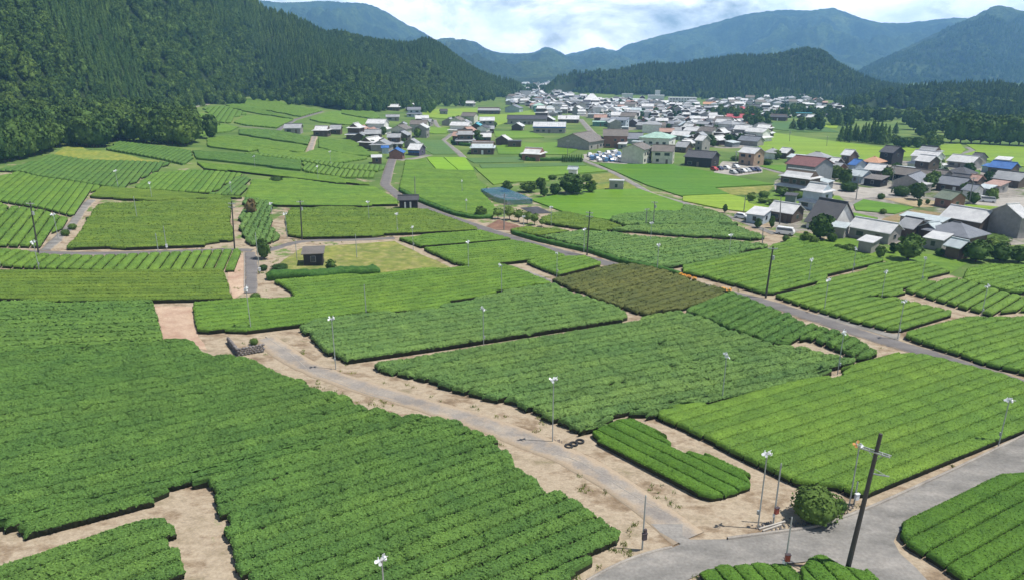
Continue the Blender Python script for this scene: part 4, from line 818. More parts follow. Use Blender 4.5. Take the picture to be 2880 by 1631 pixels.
TREE = [
  ('bush','big round dark green bush beside the road fork kerb',(28.2,55.1),3.4,4.1,''),
  ('bush','small bright bush tucked right of the big round bush',(31.2,56.6),1.2,1.4,''),
  ('round','dark round tree at the lane crossing',(-52.4,141.6),4.4,3.2,''),
  ('brown','brownish half dry bush on the lush tea wedge',(-69.4,182.1),4.4,3.4,''),
  ('round','small pale green tree right of the brown shed',(-36.7,135.2),2.4,2.4,''),
  ('bush','low dark shrub on the light field edge',(-79.2,233.3),2.1,4,''),
  ('bush','spiky shrub on the soil track',(-100.8,155.8),1.4,1.8,''),
  ('bush','lower spiky shrub on the soil track',(-98.9,150),1.5,1.8,''),
  ('bush','tiny shrub at the level field edge',(-102.8,165.6),0.8,1.3,''),
  ('bush','low shrub at the left end of the thick hedge',(-49.8,133.6),1.2,1.6,''),
  ('bush','low brown green shrub behind the thick hedge',(-47,135),1.1,3.2,''),
  ('bush','grey green shrub at the foot of the steep lane',(-45.2,115.9),1.3,1.8,''),
  ('bush','light green shrub above the stone wall',(-38.4,95.9),1.1,1.2,''),
  ('round','small domed tree beside the reddish earth',(-8.7,191.3),3.1,3.5,''),
  ('thin','young thin tree in the roadside row nearest the road',(-3.9,189),2.9,3.3,''),
  ('thin','young thin tree in the roadside row, second from the road',(-0.7,187.7),3.6,3.7,''),
  ('thin','young thin tree in the roadside row, third from the road',(1.8,185.7),3.2,3.3,''),
  ('thin','young thin tree in the roadside row, fourth from the road',(4.1,183),3.3,3.2,''),
  ('thin','young thin tree in the roadside row, fifth from the road',(6,181.1),3.1,2.8,''),
  ('thin','young thin tree in the roadside row farthest from the road',(7.9,179.5),2,2.1,''),
  ('round','leftmost small tree of the clump in the paddies',(-1.6,233.8),3.5,4.3,''),
  ('round','wide low tree left of the dark clump',(5.6,232.2),3.7,6.3,''),
  ('round','brownish tree in the middle of the clump',(10.1,240.4),3.6,4.2,''),
  ('round','small front tree of the clump',(10.3,223.3),3.6,3,''),
  ('round','thin tree beside the big dark crown',(14.1,226.6),3.9,4.1,''),
  ('round','largest dark crown of the tree clump in the paddies',(19.9,229.4),6.7,10.2,''),
  ('round','tree at the right end of the dark clump',(26.5,231.5),4.4,4.2,''),
  ('round','low shrub behind the white tank cabin',(27.9,258.2),2.6,4,''),
  ('round','low shrub at the back left of the clump',(15.2,260.7),1.7,3.2,''),
  ('round','big dark garden tree before the huge dark roof',(77.2,169.3),6.3,6.5,''),
  ('round','big dark garden tree in front of the silver gabled house',(88.8,150.1),6,6,''),
  ('round','small tree right of the bright white lawn shed',(83.3,151.7),2.8,2.5,''),
  ('round','thin tree left of the second big garden tree',(88.7,156.3),2.5,2.2,''),
  ('round','light green garden shrub left of the garden tree',(71.5,164.8),2.8,2.9,''),
  ('round','leafy garden shrub at the tea field corner',(72.8,162.6),2.2,2.5,''),
  ('round','garden shrub below the pale canopy',(79.1,167),2.2,2.3,''),
  ('round','small garden shrub in a row above the tea',(77.1,159.1),1.3,1.7,''),
  ('round','second small garden shrub in the row above the tea',(78,157.7),1.4,1.6,''),
  ('round','light bushy shrub at the garden edge',(78,155.5),2.1,2.7,''),
  ('round','round green shrub in the gravel yard',(133.3,236.1),3.6,5.6,''),
  ('round','round dark shrub at the yard corner',(118.9,244),3.4,5.8,''),
  ('round','small shrub at the enclosed paddy corner',(122.8,229.1),2,2.3,''),
  ('round','slim conifer left of the green roofed shed',(127.9,215.4),2.7,1.5,''),
  ('round','small round conifer by the green roofed shed',(133.4,220.5),1.7,1.5,''),
  ('round','round dark garden tree between two low houses',(126.4,334.8),4.3,5.2,''),
  ('round','large leaved shrub at the left of the orchard',(77.2,221.7),2.6,3.5,''),
  ('round','dark shrub at the back of the orchard',(83.4,228),2.3,3.4,''),
  ('round','low leafy plants in the orchard',(79.7,217.9),1.8,4,''),
  ('round','broad leaved shrub at the orchard front',(81.5,214.1),2,4.1,''),
  ('round','garden tree before the stacked white roofs',(90.7,231.7),3,4.7,''),
  ('round','clipped garden shrub under the stacked white roofs',(94.4,227.7),2.4,4.9,''),
  ('round','shrub right of the brown gable',(107,236.4),2.4,2.7,''),
  ('round','little shrub on the lawn by the brown gable',(106.5,230.4),1.4,1.8,''),
  ('round','small upright tree by the curving path',(62.5,200.8),2.5,1.5,''),
  ('round','garage side tree with thin trunk',(65.4,180.7),2.6,2.3,''),
  ('round','slim dark tree right of the garage',(69.2,181.1),3.3,1.7,''),
  ('round','round shrub by the parked white van',(67,165.3),1.8,1.6,''),
  ('round','small dark tree at the paddy corner',(97.9,184.4),1.7,1.7,''),
  ('round','shrub behind the long white panelled shed',(98,178.8),1.6,1.9,''),
  ('round','huge dark crown at the right below the slate roof',(103.8,149.8),4.9,5.8,''),
  ('round','second huge dark crown at the right edge',(109.5,150.2),4.2,5.3,''),
  ('round','third huge dark crown cut by the right edge',(113.4,149.8),3.8,4.6,''),
  ('round','clipped garden hedge tree before the long farmhouse',(115.6,175.7),1.9,5.1,''),
  ('round','light clipped shrub by the grey storehouse',(117.8,165.1),1.8,3.1,''),
  ('round','dark shrub beside the white canopy',(98.8,154.9),1.7,2.3,''),
  ('round','weedy shrub below the enclosed paddy',(110.4,203.5),1.6,1.9,''),
  ('round','leafy tree behind the tall pole at the black shed',(164.3,297.7),3.8,5,''),
  ('round','long dark clipped hedge before the grey storehouse',(120.5,170.1),1.8,8.3,''),
  ('round','hedge shrub beside the tan gabled house',(103.8,325.7),2.3,4,''),
  ('round','boxy dark hedge right of the tan gabled house',(114.5,313.6),2.6,4.2,''),
  ('cypress','narrow dark cypress in the clipped row beside the scrap yard',(22.5,310.1),3.6,1.3,'cypress row beside the scrap yard'),
  ('cypress','narrow dark cypress in the clipped row beside the scrap yard',(23.5,310.1),3.6,1.3,'cypress row beside the scrap yard'),
  ('cypress','narrow dark cypress in the clipped row beside the scrap yard',(24.4,310.2),3.6,1.3,'cypress row beside the scrap yard'),
  ('cypress','narrow dark cypress in the clipped row beside the scrap yard',(25.5,310.3),3.6,1.3,'cypress row beside the scrap yard'),
  ('cypress','narrow dark cypress in the clipped row beside the scrap yard',(26.5,310.3),3.6,1.3,'cypress row beside the scrap yard'),
  ('cypress','narrow dark cypress in the clipped row beside the scrap yard',(27.5,310.4),3.6,1.3,'cypress row beside the scrap yard'),
  ('cypress','narrow dark cypress in the clipped row beside the scrap yard',(28.6,310.5),3.6,1.3,'cypress row beside the scrap yard'),
  ('cypress','narrow dark cypress in the clipped row beside the scrap yard',(29.6,310.6),3.6,1.3,'cypress row beside the scrap yard'),
  ('cypress','narrow dark cypress in the clipped row beside the scrap yard',(30.7,310.6),3.6,1.3,'cypress row beside the scrap yard'),
  ('cedar','tall dark cedar in the clump standing in the paddies',(198.8,426.6),10,4.8,'cedar clump in the paddies'),
  ('cedar','tall dark cedar in the clump standing in the paddies',(206.5,437.3),10.7,4.5,'cedar clump in the paddies'),
  ('cedar','tall dark cedar in the clump standing in the paddies',(202.8,424.8),11.6,4.8,'cedar clump in the paddies'),
  ('cedar','tall dark cedar in the clump standing in the paddies',(210.2,433.8),11,4.5,'cedar clump in the paddies'),
  ('cedar','tall dark cedar in the clump standing in the paddies',(209.9,429.8),9.7,4,'cedar clump in the paddies'),
  ('cedar','tall dark cedar in the clump standing in the paddies',(209.8,423.5),10.8,4.8,'cedar clump in the paddies'),
  ('cedar','tall dark cedar in the clump standing in the paddies',(212.4,422.3),12.4,4.8,'cedar clump in the paddies'),
  ('cedar','tall dark cedar in the clump standing in the paddies',(217,426.8),13.4,5.2,'cedar clump in the paddies'),
  ('cedar','tall dark cedar in the clump standing in the paddies',(215.9,419),12.7,5.5,'cedar clump in the paddies'),
  ('cedar','tall dark cedar in the clump standing in the paddies',(216.5,415.4),13.4,5.9,'cedar clump in the paddies'),
  ('cedar','tall dark cedar in the clump standing in the paddies',(218.2,414.1),12.2,5.5,'cedar clump in the paddies'),
  ('cedar','tall dark cedar in the clump standing in the paddies',(223.6,420),11.1,4.7,'cedar clump in the paddies'),
  ('cedar','tall dark cedar in the clump standing in the paddies',(265.7,490.8),7.7,4.6,'cedar clump in the paddies'),
  ('cedar','tall dark cedar in the clump standing in the paddies',(218.9,439.1),11.2,4.1,'cedar clump in the paddies'),
  ('cedar','tall dark cedar in the clump standing in the paddies',(224.7,439.9),12.9,5,'cedar clump in the paddies'),
  ('round','green broadleaf tree in the woods right of the cedar clump',(221.3,405.2),6,6.9,'broadleaf trees right of the cedar clump'),
  ('round','green broadleaf tree in the woods right of the cedar clump',(220.6,398.2),5.5,6.8,'broadleaf trees right of the cedar clump'),
  ('round','green broadleaf tree in the woods right of the cedar clump',(225.8,400.9),5.5,6.8,'broadleaf trees right of the cedar clump'),
  ('round','green broadleaf tree in the woods right of the cedar clump',(228.3,397.1),6.2,6.7,'broadleaf trees right of the cedar clump'),
  ('round','green broadleaf tree in the woods right of the cedar clump',(234,401.9),6.3,5.3,'broadleaf trees right of the cedar clump'),
  ('round','green broadleaf tree in the woods right of the cedar clump',(243.2,411.4),8.9,7,'broadleaf trees right of the cedar clump'),
  ('round','green broadleaf tree in the woods right of the cedar clump',(237.9,398.3),5.9,6,'broadleaf trees right of the cedar clump'),
  ('round','green broadleaf tree in the woods right of the cedar clump',(244.6,404.5),6.7,6.1,'broadleaf trees right of the cedar clump'),
  ('round','green broadleaf tree in the woods right of the cedar clump',(230,424.7),5,6.4,'broadleaf trees right of the cedar clump'),
  ('round','green broadleaf tree in the woods right of the cedar clump',(235.5,421.6),4.1,7.1,'broadleaf trees right of the cedar clump'),
  ('round','green broadleaf tree in the woods right of the cedar clump',(307.9,506.1),10.9,10.4,'broadleaf trees right of the cedar clump'),
  ('round','green broadleaf tree in the woods right of the cedar clump',(293.4,494.2),8.7,11.1,'broadleaf trees right of the cedar clump'),
  ('round','green broadleaf tree in the woods right of the cedar clump',(279.5,482.6),7.5,10.9,'broadleaf trees right of the cedar clump'),
  ('round','green broadleaf tree in the woods right of the cedar clump',(298.6,527.2),13.3,12.8,'broadleaf trees right of the cedar clump'),
  ('round','green broadleaf tree in the woods right of the cedar clump',(323.7,580.4),13.5,13,'broadleaf trees right of the cedar clump'),
  ('round','green broadleaf tree in the woods right of the cedar clump',(349.7,597.3),13.9,16.7,'broadleaf trees right of the cedar clump'),
  ('round','green broadleaf tree in the woods right of the cedar clump',(370.9,614.3),15.5,17.2,'broadleaf trees right of the cedar clump'),
  ('round','green broadleaf tree in the woods right of the cedar clump',(287.2,604.6),15.3,12.4,'broadleaf trees right of the cedar clump'),
  ('round','green broadleaf tree in the woods right of the cedar clump',(274,588),6.9,9.9,'broadleaf trees right of the cedar clump'),
  ('round','green broadleaf tree in the woods right of the cedar clump',(302.3,622.1),10.9,10.4,'broadleaf trees right of the cedar clump'),
  ('round','green broadleaf tree in the woods right of the cedar clump',(320.8,640.8),9.9,13.1,'broadleaf trees right of the cedar clump'),
  ('round','green broadleaf tree in the woods right of the cedar clump',(326.5,633.3),9.8,10.6,'broadleaf trees right of the cedar clump'),
  ('round','green broadleaf tree in the woods right of the cedar clump',(345.9,652.3),11.4,10.9,'broadleaf trees right of the cedar clump'),
  ('round','green broadleaf tree in the woods right of the cedar clump',(348.9,644.2),8.7,10.8,'broadleaf trees right of the cedar clump'),
  ('round','large dark broadleaf tree in the thick belt at the right edge',(269.7,433.3),16.1,11.4,'dark tree belt at the right edge'),
  ('round','large dark broadleaf tree in the thick belt at the right edge',(273.2,429.8),17.7,13,'dark tree belt at the right edge'),
  ('round','large dark broadleaf tree in the thick belt at the right edge',(277.6,426.4),16.7,13.7,'dark tree belt at the right edge'),
  ('round','large dark broadleaf tree in the thick belt at the right edge',(283.6,427),15.9,12.1,'dark tree belt at the right edge'),
  ('round','large dark broadleaf tree in the thick belt at the right edge',(287,423.6),14.9,12,'dark tree belt at the right edge'),
  ('round','large dark broadleaf tree in the thick belt at the right edge',(293.8,424.2),16.6,12.8,'dark tree belt at the right edge'),
  ('round','large dark broadleaf tree in the thick belt at the right edge',(297.1,420.8),15.7,11.9,'dark tree belt at the right edge'),
  ('round','large dark broadleaf tree in the thick belt at the right edge',(301.4,419),16.4,12.6,'dark tree belt at the right edge'),
  ('round','large dark broadleaf tree in the thick belt at the right edge',(305.3,417.9),15.6,12.6,'dark tree belt at the right edge'),
  ('round','large dark broadleaf tree in the thick belt at the right edge',(292.5,465.4),16.4,13.1,'dark tree belt at the right edge'),
  ('round','large dark broadleaf tree in the thick belt at the right edge',(306.2,476),16.7,15.2,'dark tree belt at the right edge'),
  ('round','large dark broadleaf tree in the thick belt at the right edge',(320.4,487),15.2,15.5,'dark tree belt at the right edge'),
  ('round','large dark broadleaf tree in the thick belt at the right edge',(324.4,468.5),15.6,15,'dark tree belt at the right edge'),
  ('round','large dark broadleaf tree in the thick belt at the right edge',(333.8,469.3),14.7,15,'dark tree belt at the right edge'),
  ('round','large dark broadleaf tree in the thick belt at the right edge',(326.2,530.2),15.5,15.9,'dark tree belt at the right edge'),
  ('round','large dark broadleaf tree in the thick belt at the right edge',(352.7,556.9),16.2,16.7,'dark tree belt at the right edge'),
  ('round','large dark broadleaf tree in the thick belt at the right edge',(324.4,477.8),14.9,14.4,'dark tree belt at the right edge'),
  ('round','large dark broadleaf tree in the thick belt at the right edge',(346.4,479.7),15,13.5,'dark tree belt at the right edge'),
]
EDGETREE = [
  (-172.7,234.5,11.3,9),
  (-172.9,235,12.2,8.6),
  (-173.1,238.8,10.9,7),
  (-172.7,239.3,9.1,6.6),
  (-172.2,240,9,7),
  (-172.1,244.9,8.7,5.6),
  (-172.9,247,8.6,6.7),
  (-173.5,252,9,7),
  (-174.4,256.3,12.3,9.1),
  (-175.2,261.6,12.2,9.7),
  (-177.3,269.3,9.3,6.1),
  (-178.4,272.8,8.3,6),
  (-180.2,278.8,11.1,7.5),
  (-179.5,284.1,10.2,7.2),
  (-178.6,288.3,8.3,5.2),
  (-176.3,286.2,11.8,9),
  (-174.3,285.3,10.6,6.7),
  (-172.1,284.8,12.3,9.3),
  (-170.2,285.6,12.2,8.4),
  (-169.2,285.4,11.5,8.7),
  (-168.1,286.1,11.9,9.4),
  (-167.6,287.8,9.5,7.5),
  (-167.6,290.3,12.2,8.2),
  (-170.6,297.7,8.8,5.7),
  (-174.3,308.2,12.5,7.8),
  (-174.2,311,10.4,6.9),
  (-174.1,312.6,11.7,8.2),
  (-173.6,312.5,12.1,8.6),
  (-169.7,311.9,8.6,6.8),
  (-167.4,309.4,11.5,8.1),
  (-165.6,309.4,11.8,8.3),
  (-161.5,309.8,11.8,8.3),
  (-159.7,308.4,11.3,7.6),
  (-157.2,307.6,8.7,6.9),
  (-153.9,307.4,10.8,7.4),
  (-152.8,308,9.2,7.2),
  (-150.3,308.3,11.5,8.6),
  (-148.5,308.5,11.4,8.5),
  (-147.6,310.1,10.2,7.6),
  (-146.4,310.7,12.3,8.9),
  (-144.6,307.9,10.5,7.8),
  (-141.8,305.8,11.7,8.9),
  (-143.6,312.7,10.9,8.4),
  (-147,323.5,11.8,8.8),
  (-150.9,334.7,12.3,8.8),
  (-151.9,338.9,11.8,8.3),
]
WOODFRONT = [
  (-171.1,229.7),
  (-171.7,234.3),
  (-170.1,238.5),
  (-172.1,248.3),
  (-174.2,261.1),
  (-179.1,277),
  (-176.9,284.5),
  (-170.6,281.9),
  (-167.4,282.7),
  (-165.4,284.8),
  (-172.8,305.4),
  (-172.5,310.2),
  (-166.1,306.8),
  (-159.7,305.2),
  (-153.2,303.8),
  (-147.9,304.4),
  (-145.1,307.1),
  (-139.7,301.4),
  (-148.1,327.1),
  (-153.1,343),
]
HILL = [
  ('forested_hill','left',((-193.5,194.9,-500.8,520,157),(-204.5,238.5,-441.1,560,175.6),(-228.1,315.5,-386.2,600,188.3),(-237.1,382.9,-358.1,640,181.3),(-239.4,464.2,-333.6,700,164.4),(-234.4,521.1,-307.6,750,136.5),(-243.3,634.4,-279.7,790,111.7),(-245.2,678.3,-267.6,810,97.4),(-208.2,651.8,-253.1,830,93.3),(-168.7,606.9,-236.1,850,85.7),(-136.5,571.9,-222.6,875,76.4),(-117.3,574.8,-207.5,900,75.3),(-108.8,594,-181.5,930,68.8),(-98.2,637.5,-160.3,950,67.1),(-87.3,686.4,-137.1,970,66.5),(-80.7,756.6,-121.4,985,72),(-73.1,815.2,-112.7,1000,73.6),(-59.7,861.1,-100.4,1020,66.6),(-41.1,923.6,-83,1050,53.3),(-21.4,1005.6,-56.6,1085,35.5),(-5.4,1088.9,-28,1120,22.2),(8.8,1183.3,-5.6,1140,18.3),(21.7,1256.3,12.5,1160,9.4))),
  ('forested_hill','mid',((62,1397.7,51,1150,1.3),(79.5,1343.1,67.7,1200,13.1),(102.4,1296.8,92.3,1250,25.8),(134.8,1241.5,137.5,1280,31),(164.5,1189.7,179.6,1290,29.2),(197,1172.7,216.1,1300,38.8),(228.3,1154.8,253.2,1310,43.1),(258.3,1136,289,1310,41.3),(287.1,1116.7,324.4,1310,45.6),(314.7,1097,363.9,1300,50.8),(351,1091.5,395.7,1290,55.4),(380.8,1084,441.1,1280,55.3),(404.3,1075,465.6,1270,58.6),(427.3,1065.8,488,1260,64.7),(443.9,1067.6,504.5,1250,66.1),(460.6,1057.4,528.3,1240,59.6),(471.6,1046.7,546,1230,43.5),(487.7,1036.6,563.2,1220,33.8),(508.3,1016,584.3,1190,18.2),(538.2,996.6,610.1,1150,9.5),(575.8,968,645.2,1100,4.7),(599.3,922.1,675.7,1050,-1),(635.6,841.7,750.3,1000,-2.8))),
  ('forested_hill','rightwood',((391,865.5,360.6,800,-4.8),(414.8,852.4,405.6,830,2.9),(438.1,831.9,448,850,7.9),(444.4,783.8,486.3,860,12.5),(446.9,723.5,522.1,850,14.3),(455.7,681.9,557.2,840,14.5),(457.1,635.6,588,830,11.6),(464.6,595.3,629.3,820,11.8))),
  ('mountain','farleft',((-315.9,680.8,-1668.3,3770,462.5),(-283.1,725.9,-1421,3842,386.9),(-271.5,764.2,-1323.7,3915,376.3),(-256.2,811.5,-1222.4,3987,370.2),(-233.3,876.1,-1053.5,4031,377.4),(-217.5,918.9,-941.6,4060,378.1),(-196.8,973.6,-797.5,4089,369.7),(-179.6,1041.2,-698,4132,332.9),(-164.1,1110.5,-618.3,4176,283.9),(-144.7,1174.6,-511.9,4205,232.6),(-119.6,1278.1,-382.9,4277,158.3),(-76.5,1412.2,-233.1,4350,70.3),(-30.2,1534.7,-86.8,4422,-22))),
  ('mountain','farcentre',((-159.5,1246.5,-619.4,4919,164.8),(-132.1,1341.9,-473.7,4982,218.6),(-106.2,1439,-370.2,5046,220.9),(-79.7,1542.7,-260.8,5046,207.1),(-57.9,1634.4,-180.7,5108,164.9),(-33.8,1719.4,-99.2,5108,139.1),(4.4,1780.2,12.4,5108,132.1),(54.3,1842,148.7,5108,139.1),(88.3,1870.1,235,5108,171.9),(121.3,1898.1,317,5108,150.9),(153.2,1923.6,402.4,5108,106.2),(202.3,1958.9,509.7,5046,51.7),(275.6,2001.3,692.5,5046,-18.9))),
  ('mountain','farthest',((61,2068.6,109.4,5600,40),(164.5,2393,381,5600,125.5),(220.5,2440.6,500,5600,148.7),(293.4,2489.2,650.9,5600,184.6),(338,2511.9,743.7,5600,169.2),(382.7,2529.9,836.8,5600,153.8),(450.9,2550.1,1008,5600,104.9),(581,2571.9,1259.8,5600,13.9))),
  ('mountain','right',((100.3,1698.3,253.8,4950,40),(153.9,1737.8,416.8,4950,90.5),(256.7,1798.7,674,4875,139.1),(285.3,1811.8,752.5,4875,177),(338,1831.8,868.9,4800,212.1),(402.4,1849.8,1021.5,4800,249.1),(466.5,1862.3,1155.4,4725,277.8),(530.3,1870.8,1304.1,4725,316),(573,1874.9,1381.2,4650,336.5),(615.5,1878,1478.9,4650,359.3),(686.9,1845.9,1676.1,4650,382),(738.4,1847.6,1801.1,4650,375.8),(778.9,1848.6,1897.8,4650,382),(819.8,1848.6,1996.1,4650,392.3),(850.7,1848.6,2074.8,4650,369.6),(891.7,1848.6,2179.7,4650,336.5),(942.6,1848.6,2309,4650,307.4),(1003.6,1848.6,2458.7,4650,305.3),(1084.6,1848.6,2610.8,4575,319.5),(1146.5,1848.6,2757.3,4575,331.7),(1237.5,1848.6,2931.6,4500,306.8),(1419.4,1848.6,3362.8,4500,306.8))),
  ('mountain','nearright',((593.6,1351.2,1149,2625,-27),(641.3,1353.3,1262.4,2687,13.2),(682.1,1354.7,1372.3,2750,57.5),(722.8,1355.8,1485.2,2812,99.5),(763.4,1356.6,1595,2875,140.3),(803.7,1356.9,1692.8,2912,178.5),(843.9,1356.9,1780,2950,209.6),(865.4,1338.1,1853.8,2975,237.6),(898.4,1338.1,1941.4,3000,271.2),(928.2,1338.1,2006.5,3000,267.3),(951.3,1338.1,2058.5,3000,258),(1029.7,1319.8,2254.1,3000,276.5),(1147,1319.8,2514.5,3000,263.3))),
]
CAR = [
  ('white compact car parked on the curving path',(64.88,192.71),'hatch','white',-40),
  ('white minibus parked at the path end',(69.91,173.4),'van','white',-35),
  ('red car at the left of the restaurant car park',(84.5,291.05),'hatch','red',-70),
  ('dark blue car beside the red car',(87.36,293.06),'hatch','navy',-70),
  ('white car parked third beside the restaurant',(90.88,294.94),'hatch','white',-70),
  ('white van parked by the street wall',(96.16,299.71),'hatch','white',-70),
  ('silver car at the left of the front car park row',(89.8,282.15),'hatch','silver',-70),
  ('black car second in the front car park row',(92.52,284.24),'hatch','black',-70),
  ('white car third in the front car park row',(95.36,286.83),'hatch','white',-70),
  ('silver car fourth in the front car park row',(97.49,288.22),'hatch','silver',-70),
  ('dark blue car fifth in the front car park row',(100.13,290.84),'hatch','navy',-70),
  ('dark blue car at the right end of the front car park row',(102.36,291.13),'hatch','navy',-70),
  ('white pickup loaded with machinery in the concrete yard',(156.98,226.7),'van','white',-30),
]
SCRAP = [
  ((35.1,337.8),(53.6,352.2),(50.8,309.4),(36.7,314.2),(34.2,324.9)),
]
VILLAGE = [
  ((12,1194.3),(90.6,1796.1),(75.2,1219.6),(106.6,938.4),(162.5,960.8),(199.7,838.3),(219.8,843.8),(203.9,714.4),(185.9,617.4),(156.4,527.6),(114.5,475),(101.4,419.4),(92,460.6),(88.5,490),(68,475.1),(67.3,587.2),(51.7,670.7),(23.1,578.2),(21.6,706.8),(10,837.9),(-0.8,778.2),(-5.9,903.5)),
  ((123.9,477),(159.6,528.2),(173.2,543.3),(170,486),(158.5,437.9),(127,381.2),(113.4,379),(101.9,390.2),(89.5,368.6),(114.5,475)),
  ((233.5,878),(322.1,986.4),(397.8,1084.2),(450.5,1090.6),(387.1,875.4),(412.8,878.3),(445.9,913.4),(379.9,791.5),(298.9,673.1),(254.4,639.3),(228.9,651.8),(211.5,695.4)),
  ((17.5,1748),(78.9,2210.3),(98.4,1952.4),(81.1,1549.9),(26.7,1264.3)),
  ((103,271.2),(137.7,305.8),(152.5,316.4),(189.3,339.9),(204.2,327.1),(216.9,294.6),(171.1,229.7),(140.1,213.4),(125,232.8),(109.7,238.9)),
  ((-90.4,409.1),(-83.2,423.8),(-67.7,421.8),(-59.4,446.9),(-50.3,424.6),(-44.3,330.1),(-49,317.6),(-59.3,323),(-71.6,344.7),(-78.4,353)),
  ((-44.2,527.1),(-14.6,552.6),(-9.9,437.7),(-9.2,343.3),(-20.3,336.5),(-30.2,378.1),(-36.1,422.9)),
]
TYRE = [
  (6.3,67.95),
  (6.88,68.41),
  (7.63,68.97),
]
WALLSTONE = [
  ((-39.14,91.55),(-36,93.44)),
  ((-42.38,96.23),(-39.14,91.55)),
]
NET = [
  ((-10.4,229.5),(-3.8,233.7),(1.9,222.6),(6.3,211.3),(-1.4,208.9),(-5.6,215.3)),
]
FLOWER = [
  (34.36,132.55),
  (35.14,131.94),
  (35.91,130.8),
  (39.81,124.36),
  (40.66,123.83),
  (33.9,133.45),
]
BEAM = [
  (22.54,53.58),
  (25.32,54.68),
]
ROCKS = [
  (22.75,53.3),
  (27.93,54.12),
  (29.96,55.14),
  (32.67,56.4),
]
PEBBLE = [
  (4.77,69.09),
  (5.57,68.8),
]
HEDGE = [
  ('thick dark hedge curving along the dry grass lot',((-47.2,127.6),(-42.9,129.6),(-37.8,129.9),(-34,132.2),(-30.2,133.1),(-26.8,134.8)),2.6,1.7),
  ('low dark hedge beside the village lane bend',((-33.1,385.5),(-27.2,373.6),(-21.4,371.5)),1.5,1.6),
  ('long clipped hedge around the reddish brown walled farmhouse',((3.7,330.6),(6.8,313.7),(15.2,314.1),(32.1,316.6)),1.3,1.5),
  ('dark hedge along the road edge of the large light field',((-37.4,230),(-26,208.3),(-16.4,193.8),(-10.5,188.7),(-5.4,189.6)),1.4,1),
  ('dark roadside hedge opposite the dry lot field',((0,170.9),(6.9,162.7),(18.5,151.9),(23.3,144.3),(31.6,137.4),(34.2,134.1)),1.3,1),
]

# ------------------------------------------------------------------ valley floor
def axis(knots):
    out = []
    for (a, b, s) in knots: out += list(np.arange(a, b, s))
    return np.array(out + [knots[-1][1]])
gx = axis([(-6400, -1200, 650), (-1200, -300, 60), (-300, 300, 5), (300, 1200, 45), (1200, 6400, 650)])
gy = axis([(-350, 20, 37), (20, 400, 5), (400, 1800, 28), (1800, 6350, 650)])
X, Y = np.meshgrid(gx, gy)
Z = zg(X, Y)
n = len(gx); mI = len(gy)
I = np.arange(n * mI).reshape(mI, n)
F = np.stack([I[:-1, :-1], I[:-1, 1:], I[1:, 1:], I[1:, :-1]], -1).reshape(-1, 4)
o = obj('valley_ground', mesh_from('valley_ground', np.stack([X, Y, Z], -1).reshape(-1, 3), F, M['ground'], True))
tag(o, kind='structure')

